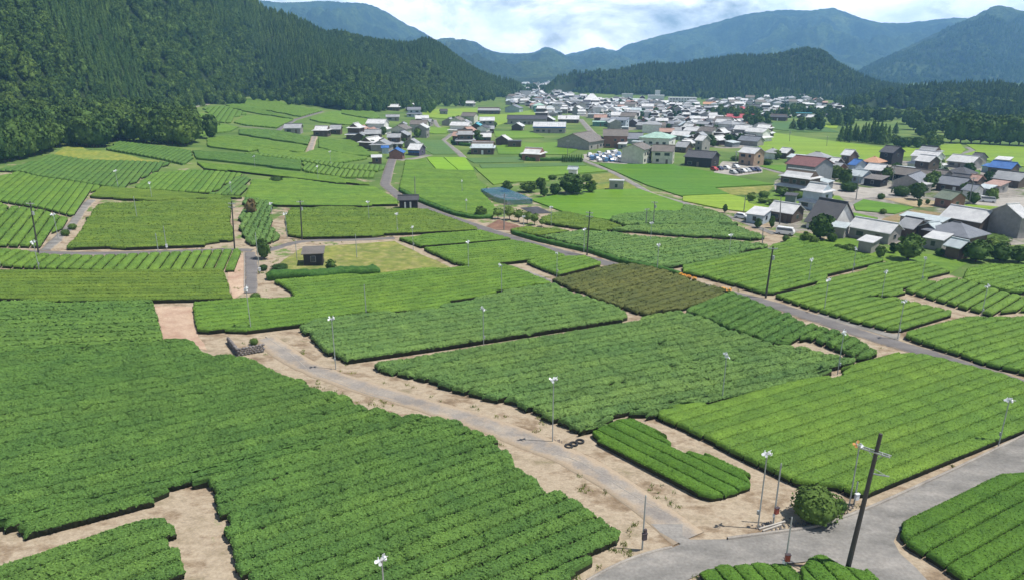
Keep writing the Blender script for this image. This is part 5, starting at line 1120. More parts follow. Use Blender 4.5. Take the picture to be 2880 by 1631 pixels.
# ------------------------------------------------------------------ hills and mountains (foot line, ridge line, back slope)
def catmull(P_, n):
    P_ = np.asarray(P_, float)
    t = np.linspace(0, len(P_) - 1, n)
    i = np.clip(t.astype(int), 0, len(P_) - 2); f = (t - i)[:, None]
    p0 = P_[np.clip(i - 1, 0, None)]; p1 = P_[i]; p2 = P_[i + 1]; p3 = P_[np.clip(i + 2, None, len(P_) - 1)]
    return 0.5 * (2 * p1 + (p2 - p0) * f + (2 * p0 - 5 * p1 + 4 * p2 - p3) * f ** 2 + (3 * p1 - p0 - 3 * p2 + p3) * f ** 3)
HILLGRID = {}
def build_hill(name, key, cols, mat):
    far = name == 'mountain'
    nc = 300 if far else 260
    nf = 90 if far else 70
    nb = 14
    Cc = catmull(cols, nc)
    foot = Cc[:, :2]; crest = Cc[:, 2:4]; zc = Cc[:, 4]
    if key in ('right', 'nearright', 'farleft'): foot = foot + (crest - foot) * 0.5      # steep faces above their own side valleys
    zf = zg(foot[:, 0], foot[:, 1]) - 0.4
    t = np.linspace(0, 1, nf)[None, :, None]
    XY = foot[:, None] * (1 - t) + crest[:, None] * t
    tt = t[..., 0]
    rise = (zc - zf)[:, None]
    prof = tt ** 0.92
    span = np.linalg.norm(crest - foot, axis=1)[:, None]
    x, y = XY[..., 0], XY[..., 1]
    if far:
        L = 330.0 if key != 'nearright' else 240.0
        s1 = 1 - np.abs(2 * fbm(x / L + 3, y / L * 0.7, 5, 3) - 1)
        s2 = fbm(x / 130, y / 130, 4, 9)
        s3 = 1 - np.abs(2 * fbm(x / 170 + 5, y / 170, 4, 13) - 1)
        nzv = (s1 - 0.90) * 2.6 * np.sin(np.pi * np.clip(tt, 0, 1)) * rise * 0.42 + ((s3 - .7) * 90 + (s2 - 0.5) * 30) * np.sin(np.pi * tt)
        edge = (fbm(x / 60, y / 60, 3, 5) - 0.5) * 8 + (vnoise(x / 16, y / 16, 2) - 0.5) * 6
        nzv = np.minimum(nzv, (1 - tt) * rise * 0.38) + edge * tt
    else:
        s1 = 1 - np.abs(2 * fbm(x / 190 + 1.7, y / 190, 4, 21) - 1)
        nzv = (s1 - 0.7) * 58 * np.sin(np.pi * tt) * np.clip(rise / 120, 0.15, 1.0) + (fbm(x / 45, y / 45, 3, 8) - 0.5) * 10 * np.sin(np.pi * tt) ** 0.5 * np.clip(rise / 80, .2, 1)
    Zf = zf[:, None] + rise * prof + nzv
    tb = np.linspace(0, 1, nb + 1)[1:][None, :, None]
    dirv = (crest - foot) / span
    back = crest[:, None] + dirv[:, None] * (tb * np.minimum(span * 0.8, 620.0)[:, :, None])
    Zb = zc[:, None] - (zc - zf)[:, None] * tb[..., 0] ** 1.3 + nzv[:, -1:] * (1 - tb[..., 0])
    V = np.concatenate([np.concatenate([XY, Zf[..., None]], -1), np.concatenate([back, Zb[..., None]], -1)], 1)
    k = V.shape[1]
    I = np.arange(nc * k).reshape(nc, k)
    F = np.stack([I[:-1, :-1], I[1:, :-1], I[1:, 1:], I[:-1, 1:]], -1).reshape(-1, 4)
    o = obj(name, mesh_from(name, V.reshape(-1, 3), F, mat, True))
    tag(o, kind='structure')
    HILLGRID[key] = V
    return o
def mat_mountain(name):
    m, t, b = newmat(name, 0.9, 0.1)
    f = pos_noise(t, 0.06, 6, rough=0.75)
    p = pos_noise(t, 0.006, 5)
    q = pos_noise(t, 0.0022, 3)
    col = ramp(t, f, [(0.3, (0.008, 0.018, 0.009)), (0.52, (0.026, 0.048, 0.022)), (0.75, (0.066, 0.104, 0.042))])
    col = mix(t, ramp(t, p, [(0.45, (0, 0, 0)), (0.6, (1, 1, 1))]), col, mix(t, 1.0, col, (2.3, 2.0, 1.4), 'MULTIPLY'))
    col = mix(t, ramp(t, q, [(0.60, (0, 0, 0)), (0.66, (1, 1, 1))]), col, mix(t, 1.0, col, (1.6, 1.35, 1.1), 'MULTIPLY'))
    t.links.new(col, b.inputs['Base Color'])
    bump(t, b, f, 14.0, 1.0)
    return m
M['mountain'] = mat_mountain('mountain_forest')
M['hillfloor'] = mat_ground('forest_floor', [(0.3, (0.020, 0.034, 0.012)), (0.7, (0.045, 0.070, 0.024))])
for nm, key, cols in HILL: build_hill(nm, key, cols, M['mountain'] if nm == 'mountain' else M['hillfloor'])

# ------------------------------------------------------------------ flat plots, roads, kerbs
def inside(px_, py_, poly):
    px_ = np.asarray(px_); py_ = np.asarray(py_)
    r = np.zeros(px_.shape, bool)
    n = len(poly)
    for i in range(n):
        x0, y0 = poly[i]; x1, y1 = poly[(i + 1) % n]
        c = (y0 > py_) != (y1 > py_)
        with np.errstate(divide='ignore', invalid='ignore'):
            xi = (x1 - x0) * (py_ - y0) / (y1 - y0 + 1e-12) + x0
        r ^= c & (px_ < xi)
    return r
def densify(poly, s, closed=True):
    out = []
    n = len(poly)
    for i in range(n if closed else n - 1):
        a = np.array(poly[i]); b_ = np.array(poly[(i + 1) % n])
        k = max(1, int(np.linalg.norm(b_ - a) / s))
        for j in range(k): out.append(tuple(a + (b_ - a) * j / k))
    if not closed: out.append(tuple(poly[-1]))
    return out
def sheet_mesh(name, poly, up, s, mat, wob=0.0):
    P_ = densify(poly, s)
    if wob:
        P_ = [(x + (fbm(x / 2.3, y / 2.3, 3, 1) - .5) * wob, y + (fbm(x / 2.3 + 9, y / 2.3, 3, 2) - .5) * wob) for x, y in P_]
    xs = [p[0] for p in P_]; ys = [p[1] for p in P_]
    GX, GY = np.meshgrid(np.arange(min(xs), max(xs), s) + s * .37, np.arange(min(ys), max(ys), s) + s * .41)
    k = inside(GX, GY, P_)
    pts = [Vector(p) for p in P_] + [Vector((float(a), float(b_))) for a, b_ in zip(GX[k], GY[k])]
    nb = len(P_)
    vs, es, fs, *_ = delaunay_2d_cdt(pts, [(i, (i + 1) % nb) for i in range(nb)], [list(range(nb))], 1, 1e-4)
    x = np.array([v[0] for v in vs]); y = np.array([v[1] for v in vs])
    z = zg(x, y) + up
    V = list(zip(x, y, z)); F = [tuple(f) for f in fs]
    if up > 0.12:      # standing crop: close the sides down to the ground
        base = len(V)
        ring = list(range(nb))
        V += [(V[i][0], V[i][1], V[i][2] - up - 0.05) for i in ring]
        ar = sum(P_[i][0] * P_[(i + 1) % nb][1] - P_[(i + 1) % nb][0] * P_[i][1] for i in range(nb))
        for i in range(nb):
            j = (i + 1) % nb
            q = (i, base + i, base + j, j)
            F.append(q if ar > 0 else q[::-1])
    return mesh_from(name, V, F, mat)
CAT = dict(rice_paddy='rice field', vegetable_plot='vegetable plot', weedy_bank='weeds')
for nm, label, poly, mk, up in LOT:
    d = min(p[1] for p in poly)
    me = sheet_mesh(nm, poly, up + 0.02 * (hash(label) % 3 if False else 0), max(2.0, d / 40), M[mk], 0.8 if up < .2 else 0.5)
    o = obj(nm, me)
    if nm in CAT: tag(o, label, CAT[nm], kind='stuff')
    else: tag(o, label, kind='structure')

def ribbon(line, s):
    L = np.array(densify(line, s, False))
    for _ in range(4): L[1:-1] = (L[:-2] + 2 * L[1:-1] + L[2:]) / 4
    T = np.gradient(L, axis=0); T /= np.linalg.norm(T, axis=1)[:, None] + 1e-9
    return L, np.stack([-T[:, 1], T[:, 0]], -1)
def road_mesh(name, line, w, up, mat):
    L, Nn = ribbon(line, 1.5)
    ks = np.linspace(-0.5, 0.5, 5)
    rg = 0.45 if 'lane' in name or 'track' in name else 0.12
    wj = w * (1 + rg * (fbm(L[:, 0] / 2.5, L[:, 1] / 2.5, 4, 4) - .5))
    rows = []
    for k in ks:
        p = L + Nn * (k * wj)[:, None]
        rows.append(np.stack([p[:, 0], p[:, 1], zg(p[:, 0], p[:, 1]) + up + 0.02 * (0.25 - k * k)], -1))
    ed = [1 if a_ in (0, 6) else abs(v_) * 2 for a_, v_ in enumerate([-.5, *ks, .5])]
    for k in (-0.5, 0.5):                     # edges run down into the soil
        p = L + Nn * (k * 1.04 * wj)[:, None]
        e = np.stack([p[:, 0], p[:, 1], zg(p[:, 0], p[:, 1]) - 0.05], -1)
        rows = [e] + rows if k < 0 else rows + [e]
    V = np.stack(rows, 1); a, b_ = V.shape[:2]
    I = np.arange(a * b_).reshape(a, b_)
    F = np.stack([I[:-1, :-1], I[:-1, 1:], I[1:, 1:], I[1:, :-1]], -1).reshape(-1, 4)[:, ::-1]
    me = mesh_from(name, V.reshape(-1, 3), np.ascontiguousarray(F), mat, False)
    at = me.attributes.new('edge', 'FLOAT', 'POINT'); at.data.foreach_set('value', np.tile(np.array(ed, np.float32) ** 2, a))
    return me
for i, (nm, line, w, mk, up) in enumerate(ROAD):
    tag(obj(nm, road_mesh(nm, line, w, up + 0.004 * (i % 3), M[mk])), kind='structure')
tag(obj('road_junction', sheet_mesh('road_junction', JUNC, 0.105, 1.5, M['conc'])), kind='structure')
for nm, line, w, h in KERB:
    L, Nn = ribbon(line, 1.0)
    prof = [(-w / 2, -0.1), (-w / 2, h - .03), (-w / 2 + .03, h), (w / 2 - .03, h), (w / 2, h - .03), (w / 2, -0.1)]
    V = np.stack([np.stack([L[:, 0] + Nn[:, 0] * a, L[:, 1] + Nn[:, 1] * a, zg(L[:, 0], L[:, 1]) + c], -1) for a, c in prof], 1)
    k = len(prof); I = np.arange(len(L) * k).reshape(len(L), k)
    F = np.stack([I[:-1, :-1], I[:-1, 1:], I[1:, 1:], I[1:, :-1]], -1).reshape(-1, 4)
    tag(obj(nm, mesh_from(nm, V.reshape(-1, 3), np.ascontiguousarray(F), M['kerb'])), kind='structure')

# ------------------------------------------------------------------ tea fields
STY = dict(  # shape of a row: gap between rows, dome, roughness of the leaves, shoulder height, leaf sprays (size, per m2)
    shag=dict(gap=0.25, dome=0.20, rough=0.055, lump=0.08, cell=0.9, sh=(.44, .74, .89), leaf=(.080, 74)), shagf=dict(gap=0.20, dome=0.16, rough=0.05, lump=0.08, cell=1.2, sh=(.5, .78, .9), leaf=(.11, 30)),
    trim=dict(gap=0.10, dome=0.11, rough=0.018, lump=0.035, cell=1.2, sh=(.5, .80, .93), leaf=(.062, 60)), trimd=dict(gap=0.10, dome=0.10, rough=0.022, lump=0.03, cell=1.0, sh=(.45, .76, .93), leaf=(.06, 70)),
    gap=dict(gap=0.32, dome=0.12, rough=0.018, lump=0.03, cell=1.4, sh=(.35, .68, .9), leaf=(.062, 45)), trimo=dict(gap=0.12, dome=0.10, rough=0.022, lump=0.04, cell=1.3, sh=(.5, .8, .93), leaf=(.07, 40)),
    dark=dict(gap=0.22, dome=0.10, rough=0.06, lump=0.07, cell=1.0, sh=(.4, .7, .9), leaf=(.09, 30)))
STY['shagp'] = STY['shag']
def spans(poly, bb):
    """intervals along a where the line at height bb is inside the polygon (rotated frame)"""
    xs = []
    n = len(poly)
    for i in range(n):
        (x0, y0), (x1, y1) = poly[i], poly[(i + 1) % n]
        if (y0 > bb) != (y1 > bb): xs.append(x0 + (bb - y0) * (x1 - x0) / (y1 - y0))
    xs.sort()
    return [(xs[i], xs[i + 1]) for i in range(0, len(xs) - 1, 2)]
def row_mesh(poly, ca, sa, b0, s, S, h, res, nacr, iv, dens, lsize):
    w = s - S['gap']
    # cross-section: narrow foot, flared flank, domed top
    us = [-0.38, -0.46, -0.5, -0.47] + list(np.linspace(-0.42, 0.42, nacr)) + [0.47, 0.5, 0.46, 0.38]
    prof = []
    for i, u in enumerate(us):
        k = min(i, len(us) - 1 - i)
        prof.append([-0.03, S['sh'][0] * .75, S['sh'][1], S['sh'][2]][k] if k < 4 else 1.0)
    us = np.array(us); prof = np.array(prof)
    dome = np.where(prof >= 1, S['dome'] * (1 - (2.3 * us) ** 2), 0)
    na = max(4, int((iv[1] - iv[0]) / res))
    t = np.linspace(0, 1, na)
    A = []
    for u in us:
        bb = b0 + u * w
        best = None
        for q in spans(poly, bb):
            ov = min(q[1], iv[1]) - max(q[0], iv[0])
            if ov > 0 and (best is None or ov > best[0]): best = (ov, q)
        q = best[1] if best else iv
        lim = 0.8 * s
        a0 = min(max(q[0], iv[0] - lim), iv[0] + lim); a1 = max(min(q[1], iv[1] + lim), iv[1] - lim)
        if a1 - a0 < 0.6: a0, a1 = iv
        A.append((a0, a1))
    A = np.array(A)
    jit0 = (hash2(np.array([b0 * 10]), np.array([1.0]), 3)[0] - .5); jit1 = (hash2(np.array([b0 * 10]), np.array([2.0]), 3)[0] - .5)
    rag = 1.1 if S['rough'] > 0.05 else 0.3
    A[:, 0] += jit0 * rag; A[:, 1] += jit1 * rag
    # along: two extra rings at each end so that the row ends in a rounded face
    ends_o = np.array([0.12, 0.0, 0.05, 0.22]); ends_z = np.array([-0.02, 0.45, 0.80, 0.96])
    a_in = A[None, :, 0] + 0.45 + (A[None, :, 1] - A[None, :, 0] - 0.9) * t[:, None]
    a = np.concatenate([A[None, :, 0] + ends_o[:, None], a_in, (A[None, :, 1] - ends_o[:, None])[::-1]], 0)
    zf = np.concatenate([ends_z, np.ones(na), ends_z[::-1]])
    shrink = np.concatenate([[0.86, 0.93, 0.97, 0.99], np.ones(na), [0.99, 0.97, 0.93, 0.86]])
    b = b0 + us[None, :] * w * shrink[:, None] + np.zeros_like(a)
    hz = h * np.minimum(prof[None, :], 1) * zf[:, None] + dome[None, :] * zf[:, None]
    x = a * ca - b * sa; y = a * sa + b * ca
    lump = (fbm(x / S['cell'], y / S['cell'], 2, 3) - 0.5) * 2 * S['lump'] + (fbm(x / 6, y / 6, 2, 5) - 0.5) * 0.10
    if S['rough'] > 0.05: lump = lump - np.minimum(np.clip(fbm(x / 1.3, y / 1.3, 2, 31) - 0.68, 0, 1) * 2.2, .55)
    top = (prof[None, :] > 0.5) * np.minimum(zf[:, None], 1)
    hz = hz + lump * top + rng.normal(0, S['rough'], a.shape) * np.where(top > 0.4, 1, 0.3)
    jx = rng.normal(0, min(S['rough'] * 0.9, 0.07), a.shape); jy = rng.normal(0, min(S['rough'] * 0.9, 0.07), a.shape)
    hz[0] = -0.05; hz[-1] = -0.05; hz[:, 0] = -0.05; hz[:, -1] = -0.05
    V = np.stack([x + jx, y + jy, zg(x, y) + hz], -1)
    r, c = a.shape
    I = np.arange(r * c).reshape(r, c)
    F = np.stack([I[:-1, :-1], I[1:, :-1], I[1:, 1:], I[:-1, 1:]], -1).reshape(-1, 4)
    # bare woody flank below the leaves
    mi = np.broadcast_to(np.where(np.minimum(np.arange(c - 1), c - 2 - np.arange(c - 1)) < 2, 1, 0)[None, :], (r - 1, c - 1)).copy()
    mi[0, :] = 1; mi[-1, :] = 1
    V = V.reshape(-1, 3); mi = mi.reshape(-1)
    # single leaf sprays standing on the canopy of the nearer rows
    if dens > 0:
        G = V.reshape(r, c, 3)
        n_ = int((iv[1] - iv[0]) * w * dens)
        ri = rng.integers(1, r - 2, n_); ci = rng.integers(2, c - 3, n_); f = rng.random((n_, 1)); g_ = rng.random((n_, 1))
        Pn = (G[ri, ci] * (1 - f) + G[ri + 1, ci] * f) * (1 - g_) + (G[ri, ci + 1] * (1 - f) + G[ri + 1, ci + 1] * f) * g_
        nm = rng.normal(0, .75, (n_, 3)); nm[:, 2] = np.abs(nm[:, 2]) + .55; nm /= np.linalg.norm(nm, axis=1)[:, None]
        Pn[:, 2] += lsize * rng.uniform(-.1, .75, n_)
        LV, LF = leaf_quads(Pn, nm, lsize, rng)
        F = np.concatenate([F, LF + len(V)]); V = np.concatenate([V, LV]); mi = np.concatenate([mi, np.full(n_, 2)])
    return V, F, mi
def rand_dirs(n, r):
    v = r.normal(size=(n, 3)); return v / np.linalg.norm(v, axis=1)[:, None]
def leaf_quads(Cn, Nm, size, r):
    """one bent leaf-spray quad at each centre, roughly facing its normal"""
    n = len(Cn)
    a = np.cross(Nm, r.normal(size=(n, 3))); a /= np.linalg.norm(a, axis=1)[:, None] + 1e-9
    b_ = np.cross(Nm, a)
    s = size * r.uniform(.7, 1.3, (n, 1))
    V = np.stack([Cn - a * s, Cn + b_ * s * .8 + Nm * s * .15, Cn + a * s, Cn - b_ * s * .8 - Nm * s * .1], 1).reshape(-1, 3)
    return V, np.arange(4 * n).reshape(n, 4)
NTRI = 0
for label, poly, ang, style, s, h in TEA:
    S = dict(STY[style])
    ca, sa = math.cos(R(ang)), math.sin(R(ang))
    rp = [(x * ca + y * sa, -x * sa + y * ca) for x, y in poly]
    bs = [q[1] for q in rp]
    D = min(math.hypot(x, y) for x, y in poly) * 0.6 + 0.4 * np.mean([math.hypot(x, y) for x, y in poly])
    if D > 108 and style in ('trim', 'trimo'): S['gap'] += .04 if style == 'trim' else .03
    elif style == 'trim': S.update(gap=.05, sh=(.62, .88, .955))
    res = max(0.15, D * 0.0026) * (1.0 if S['rough'] > 0.05 else 1.35)
    nacr = int(np.clip((s - S['gap']) * 0.8 / res, 3, 9))
    lod = 1.0 if D < 78 else (.62 if D < 110 else (.34 if D < 150 else (.16 if D < 210 else 0)))
    dens = S['leaf'][1] * lod; lsize = S['leaf'][0] * max(1, lod ** -.4 if lod else 1)
    nr = max(1, int(round((max(bs) - min(bs)) / s)))
    s_ = (max(bs) - min(bs)) / nr if nr > 4 else s
    pieces = []
    for k in range(nr):
        b0 = min(bs) + (k + 0.5) * s_
        for iv in spans(rp, b0):
            if iv[1] - iv[0] < 1.6: continue
            pieces.append(row_mesh(rp, ca, sa, b0, s_, S, h, res, nacr, iv, dens, lsize))
    NTRI += sum(2 * len(f) for _, f, _m in pieces)
    mats3 = [M[style], M['stem'], M[style + '_leaf']]
    cx, cy = np.mean([q[0] for q in poly]), np.mean([q[1] for q in poly])
    if D < 260:
        root = thing('tea_field', label, 'tea field', (cx, cy, float(zg(cx, cy))))
        off = np.array([cx, cy, float(zg(cx, cy))])
        for V, F, mi in pieces:
            obj('tea_row', mesh_from('tea_row', V - off, F, None, False, mats3, mi), root)
    else:
        n0 = 0; VV = []; FF = []
        for V, F, mi in pieces: VV.append(V); FF.append(F + n0); n0 += len(V)
        o = obj('tea_field', mesh_from('tea_field', np.concatenate(VV), np.concatenate(FF), M[style], True))
        tag(o, label, 'tea field')
print('tea triangles', NTRI)
def hedge(label, line, w, h):
    L, Nn = ribbon(line, 0.5)
    us = np.array([-.40, -.48, -.5, -.42, -.25, 0, .25, .42, .5, .48, .40]); pf = np.array([0, .3, .65, .88, .98, 1, .98, .88, .65, .3, 0])
    k = np.ones(len(L)); k[0] = k[-1] = .55; k[1] = k[-2] = .85
    P3 = L[:, None] + Nn[:, None] * (us[None, :, None] * w * k[:, None, None])
    x, y = P3[..., 0], P3[..., 1]
    z = zg(x, y) + h * pf[None] * k[:, None] + (fbm(x / .8, y / .8, 3) - .5) * .4 * (pf[None] > .5) + rng.normal(0, .06, x.shape)
    x = x + rng.normal(0, .06, x.shape); y = y + rng.normal(0, .06, x.shape)
    a, c = x.shape; I = np.arange(a * c).reshape(a, c)
    F = np.stack([I[:-1, :-1], I[1:, :-1], I[1:, 1:], I[:-1, 1:]], -1).reshape(-1, 4)
    V = np.stack([x, y, z], -1).reshape(-1, 3)
    tag(obj('hedge', mesh_from('hedge', V, F, M['hedge'])), label, 'hedge')
for a in HEDGE: hedge(*a)

# ------------------------------------------------------------------ trees
def core(rx, rz, cz, r, n=10, m_=6, rough=.15, cone=False):
    V = []; F = []
    for j in range(m_ + 1):
        ph = math.pi * j / m_
        for i in range(n):
            th = 2 * math.pi * i / n
            k = 1 + r.uniform(-rough, rough)
            rr = math.sin(ph) * rx * k
            if cone: rr = rx * (j / m_) * k * (0.2 if j == m_ else 1)
            V.append((rr * math.cos(th), rr * math.sin(th), cz + rz * math.cos(ph) * k))
    for j in range(m_):
        for i in range(n):
            F.append((j * n + i, (j + 1) * n + i, (j + 1) * n + (i + 1) % n, j * n + (i + 1) % n))
    return np.array(V), np.array(F)
def crown_broad(seed, mat, clumps=30, per=32, low=0.0, flat=1.0):
    r = np.random.default_rng(seed)
    VV, FF = [], []; n0 = 0
    V, F = core(.34, .40 * (1 - low), low + (1 - low) * .50, r); VV.append(V); FF.append(F); n0 += len(V)
    for c in range(clumps):
        d = rand_dirs(1, r)[0]; d[2] = d[2] * .95 + .12
        rad = r.uniform(.24, .36)
        ctr = np.array([d[0] * rad, d[1] * rad, low + (1 - low) * (.5 + d[2] * .40 * flat)])
        cs = r.uniform(.11, .19)
        dd = rand_dirs(per, r); dd[:, 2] = np.abs(dd[:, 2]) * .9 - .2
        P_ = ctr + dd * cs * r.uniform(.75, 1.1, (per, 1)) * np.array([1, 1, .85])
        nm = dd + r.normal(0, .35, dd.shape); nm /= np.linalg.norm(nm, axis=1)[:, None]
        V, F = leaf_quads(P_, nm, .055, r)
        VV.append(V); FF.append(F + n0); n0 += len(V)
    return mesh_from('crown', np.concatenate(VV), np.concatenate(FF), mat)
def crown_cedar(seed, mat, n=420, narrow=1.0, base=.06):
    r = np.random.default_rng(seed)
    VV, FF = [], []
    V, F = core(.30 * narrow, .46, .52, r, 8, 6, .1, True); VV.append(V); FF.append(F); n0 = len(V)
    z = base + (1 - base) * (1 - np.sqrt(r.random(n))) ** .9
    th = r.uniform(0, 2 * math.pi, n)
    rad = .47 * narrow * (1 - z) ** .75 * r.uniform(.7, 1.08, n) * (1 + .18 * np.sin(th * 3 + z * 25))
    P_ = np.stack([rad * np.cos(th), rad * np.sin(th), z], -1)
    nm = np.stack([np.cos(th), np.sin(th), r.uniform(.2, 1.3, n)], -1) + r.normal(0, .3, (n, 3)); nm /= np.linalg.norm(nm, axis=1)[:, None]
    V, F = leaf_quads(P_, nm, .06, r)
    V[:, 2] = np.clip(V[:, 2], 0.02, None)
    VV.append(V); FF.append(F + n0)
    return mesh_from('crown', np.concatenate(VV), np.concatenate(FF), mat)
def crown_bush(seed, mat, n=900):
    r = np.random.default_rng(seed)
    V, F = core(.42, .46, .44, r, 14, 8, .07)
    d = rand_dirs(n, r); d[:, 2] = np.where(d[:, 2] < -.5, -d[:, 2], d[:, 2])
    lum = 1 + .14 * np.sin(d[:, 0] * 7 + seed) * np.cos(d[:, 1] * 6 - seed) + r.normal(0, .04, n)
    P_ = d * np.array([.46, .46, .48]) * lum[:, None] + np.array([0, 0, .46])
    nm = d + r.normal(0, .45, d.shape); nm /= np.linalg.norm(nm, axis=1)[:, None]
    LV, LF = leaf_quads(P_, nm, .034, r)
    VV = np.concatenate([V, LV]); VV[:, 2] = np.clip(VV[:, 2], -.02, None)
    return mesh_from('crown', VV, np.concatenate([F, LF + len(V)]), mat)
def crown_thin(seed, mat):
    return crown_broad(seed, mat, 15, 16, .25)
def trunk_mesh(seed, r0=.032, top=.62, limbs=4):
    q = random.Random(seed); b_ = MB()
    b_.tube((0, 0, -.02), (q.uniform(-.02, .02), q.uniform(-.02, .02), top), r0, r0 * .45, 7)
    for i in range(limbs):
        a = q.uniform(0, 6.28); z = q.uniform(.18, .42)
        b_.tube((0, 0, z), (.25 * math.cos(a), .25 * math.sin(a), z + .22), r0 * .45, r0 * .15, 5)
    return b_.mesh('trunk', M['bark'])
CR = {'round': [crown_broad(i, M['broad']) for i in range(5)], 'light': [crown_broad(40 + i, M['light']) for i in range(2)],
      'bush': [crown_bush(20 + i, M['broad']) for i in range(3)], 'brown': [crown_broad(30, M['brownbush'], 20, 26, .05)],
      'thin': [crown_thin(50 + i, M['light']) for i in range(3)], 'cedar': [crown_cedar(60 + i, M['cedar']) for i in range(4)], 'cypress': [crown_cedar(70, M['cedar'], 300, 1.0, .01)]}
TK = [trunk_mesh(i) for i in range(3)]
TKC = trunk_mesh(9, .03, .9, 0)
CATT = dict(round='tree', thin='tree', cedar='tree', cypress='tree', bush='bush', brown='bush', light='bush')
NAMET = dict(round='broadleaf_tree', thin='young_tree', cedar='cedar_tree', cypress='cypress_tree', bush='round_bush', brown='dry_bush', light='garden_shrub')
SRC = {}
def place_tree(kind, label, x, y, h, w, group='', z=None, name=None):
    z = float(zg(x, y)) if z is None else z
    q = random.Random(int(x * 31 + y * 17))
    if kind == 'round' and ('shrub' in label or 'hedge' in label or 'plants' in label): kind = 'light' if ('light' in label or 'lea' in label) else 'bush'
    r = thing(name or NAMET[kind], label, CATT[kind], (x, y, z), q.uniform(0, 6.28), group or None)
    r.scale = (1, 1, 1)
    i = q.randrange(len(CR[kind]))
    c = obj('crown', CR[kind][i], r, (0, 0, 0), None, (w * 1.12, w * 1.12, h))
    SRC.setdefault((kind, i), c)
    obj('trunk', TKC if kind in ('cedar', 'cypress') else TK[i % 3], r, (0, 0, 0), None, (w, w, h))
    return r
for kind, label, (x, y), h, w, g_ in TREE: place_tree(kind, label, x, y, h, w, g_)
ORD = ['first', 'second', 'third', 'fourth', 'fifth', 'sixth', 'seventh', 'eighth', 'ninth', 'tenth', 'eleventh', 'twelfth', 'thirteenth', 'fourteenth', 'fifteenth', 'sixteenth', 'seventeenth', 'eighteenth', 'nineteenth']
def ordinal(n):
    if n < 19: return ORD[n]
    tens, one_ = divmod(n + 1, 10); t_ = {2: 'twent', 3: 'thirt', 4: 'fort'}[tens]
    return t_ + 'ieth' if one_ == 0 else t_ + 'y-' + ORD[one_ - 1]
def number_from_left(group, form):
    L_ = [o_ for o_ in C.objects if o_.get('group') == group]
    for n_, o_ in enumerate(sorted(L_, key=lambda q: q.location.x / q.location.y)): o_['label'] = form % ordinal(n_)
number_from_left('cypress row beside the scrap yard', 'narrow dark cypress, %s from the left in the clipped row')
number_from_left('cedar clump in the paddies', 'tall dark cedar, %s from the left in the paddy clump')
number_from_left('broadleaf trees right of the cedar clump', 'green broadleaf tree, %s from the left around the cedar clump')
number_from_left('dark tree belt at the right edge', 'large dark broadleaf tree, %s from the left in the right edge belt')
for x, y, h, w in EDGETREE: place_tree('round', 'large broadleaf tree at the front edge of the left hillside wood', x, y, h, w, 'front trees of the left wood')
for k in CR:       # every crown form stands somewhere in the picture, the woods repeat these forms
    for i in range(len(CR[k])):
        if (k, i) not in SRC and k in ('round', 'cedar'):
            x, y = (-150 - 6 * i, 300 + 5 * i)
            xx, yy = WOODFRONT[8]
            rr = place_tree(k, 'large broadleaf tree at the front edge of the left hillside wood' if k == 'round' else 'tall dark cedar behind the front of the left hillside wood', xx - 6 - 5 * i, yy + 9 + 3 * i, 11.5, 7.5 if k == 'round' else 4.6, 'front trees of the left wood' if k == 'round' else 'cedars of the left wood')
            for ch in list(rr.children):
                if ch.name.startswith('crown'): ch.data = CR[k][i]; SRC[(k, i)] = ch

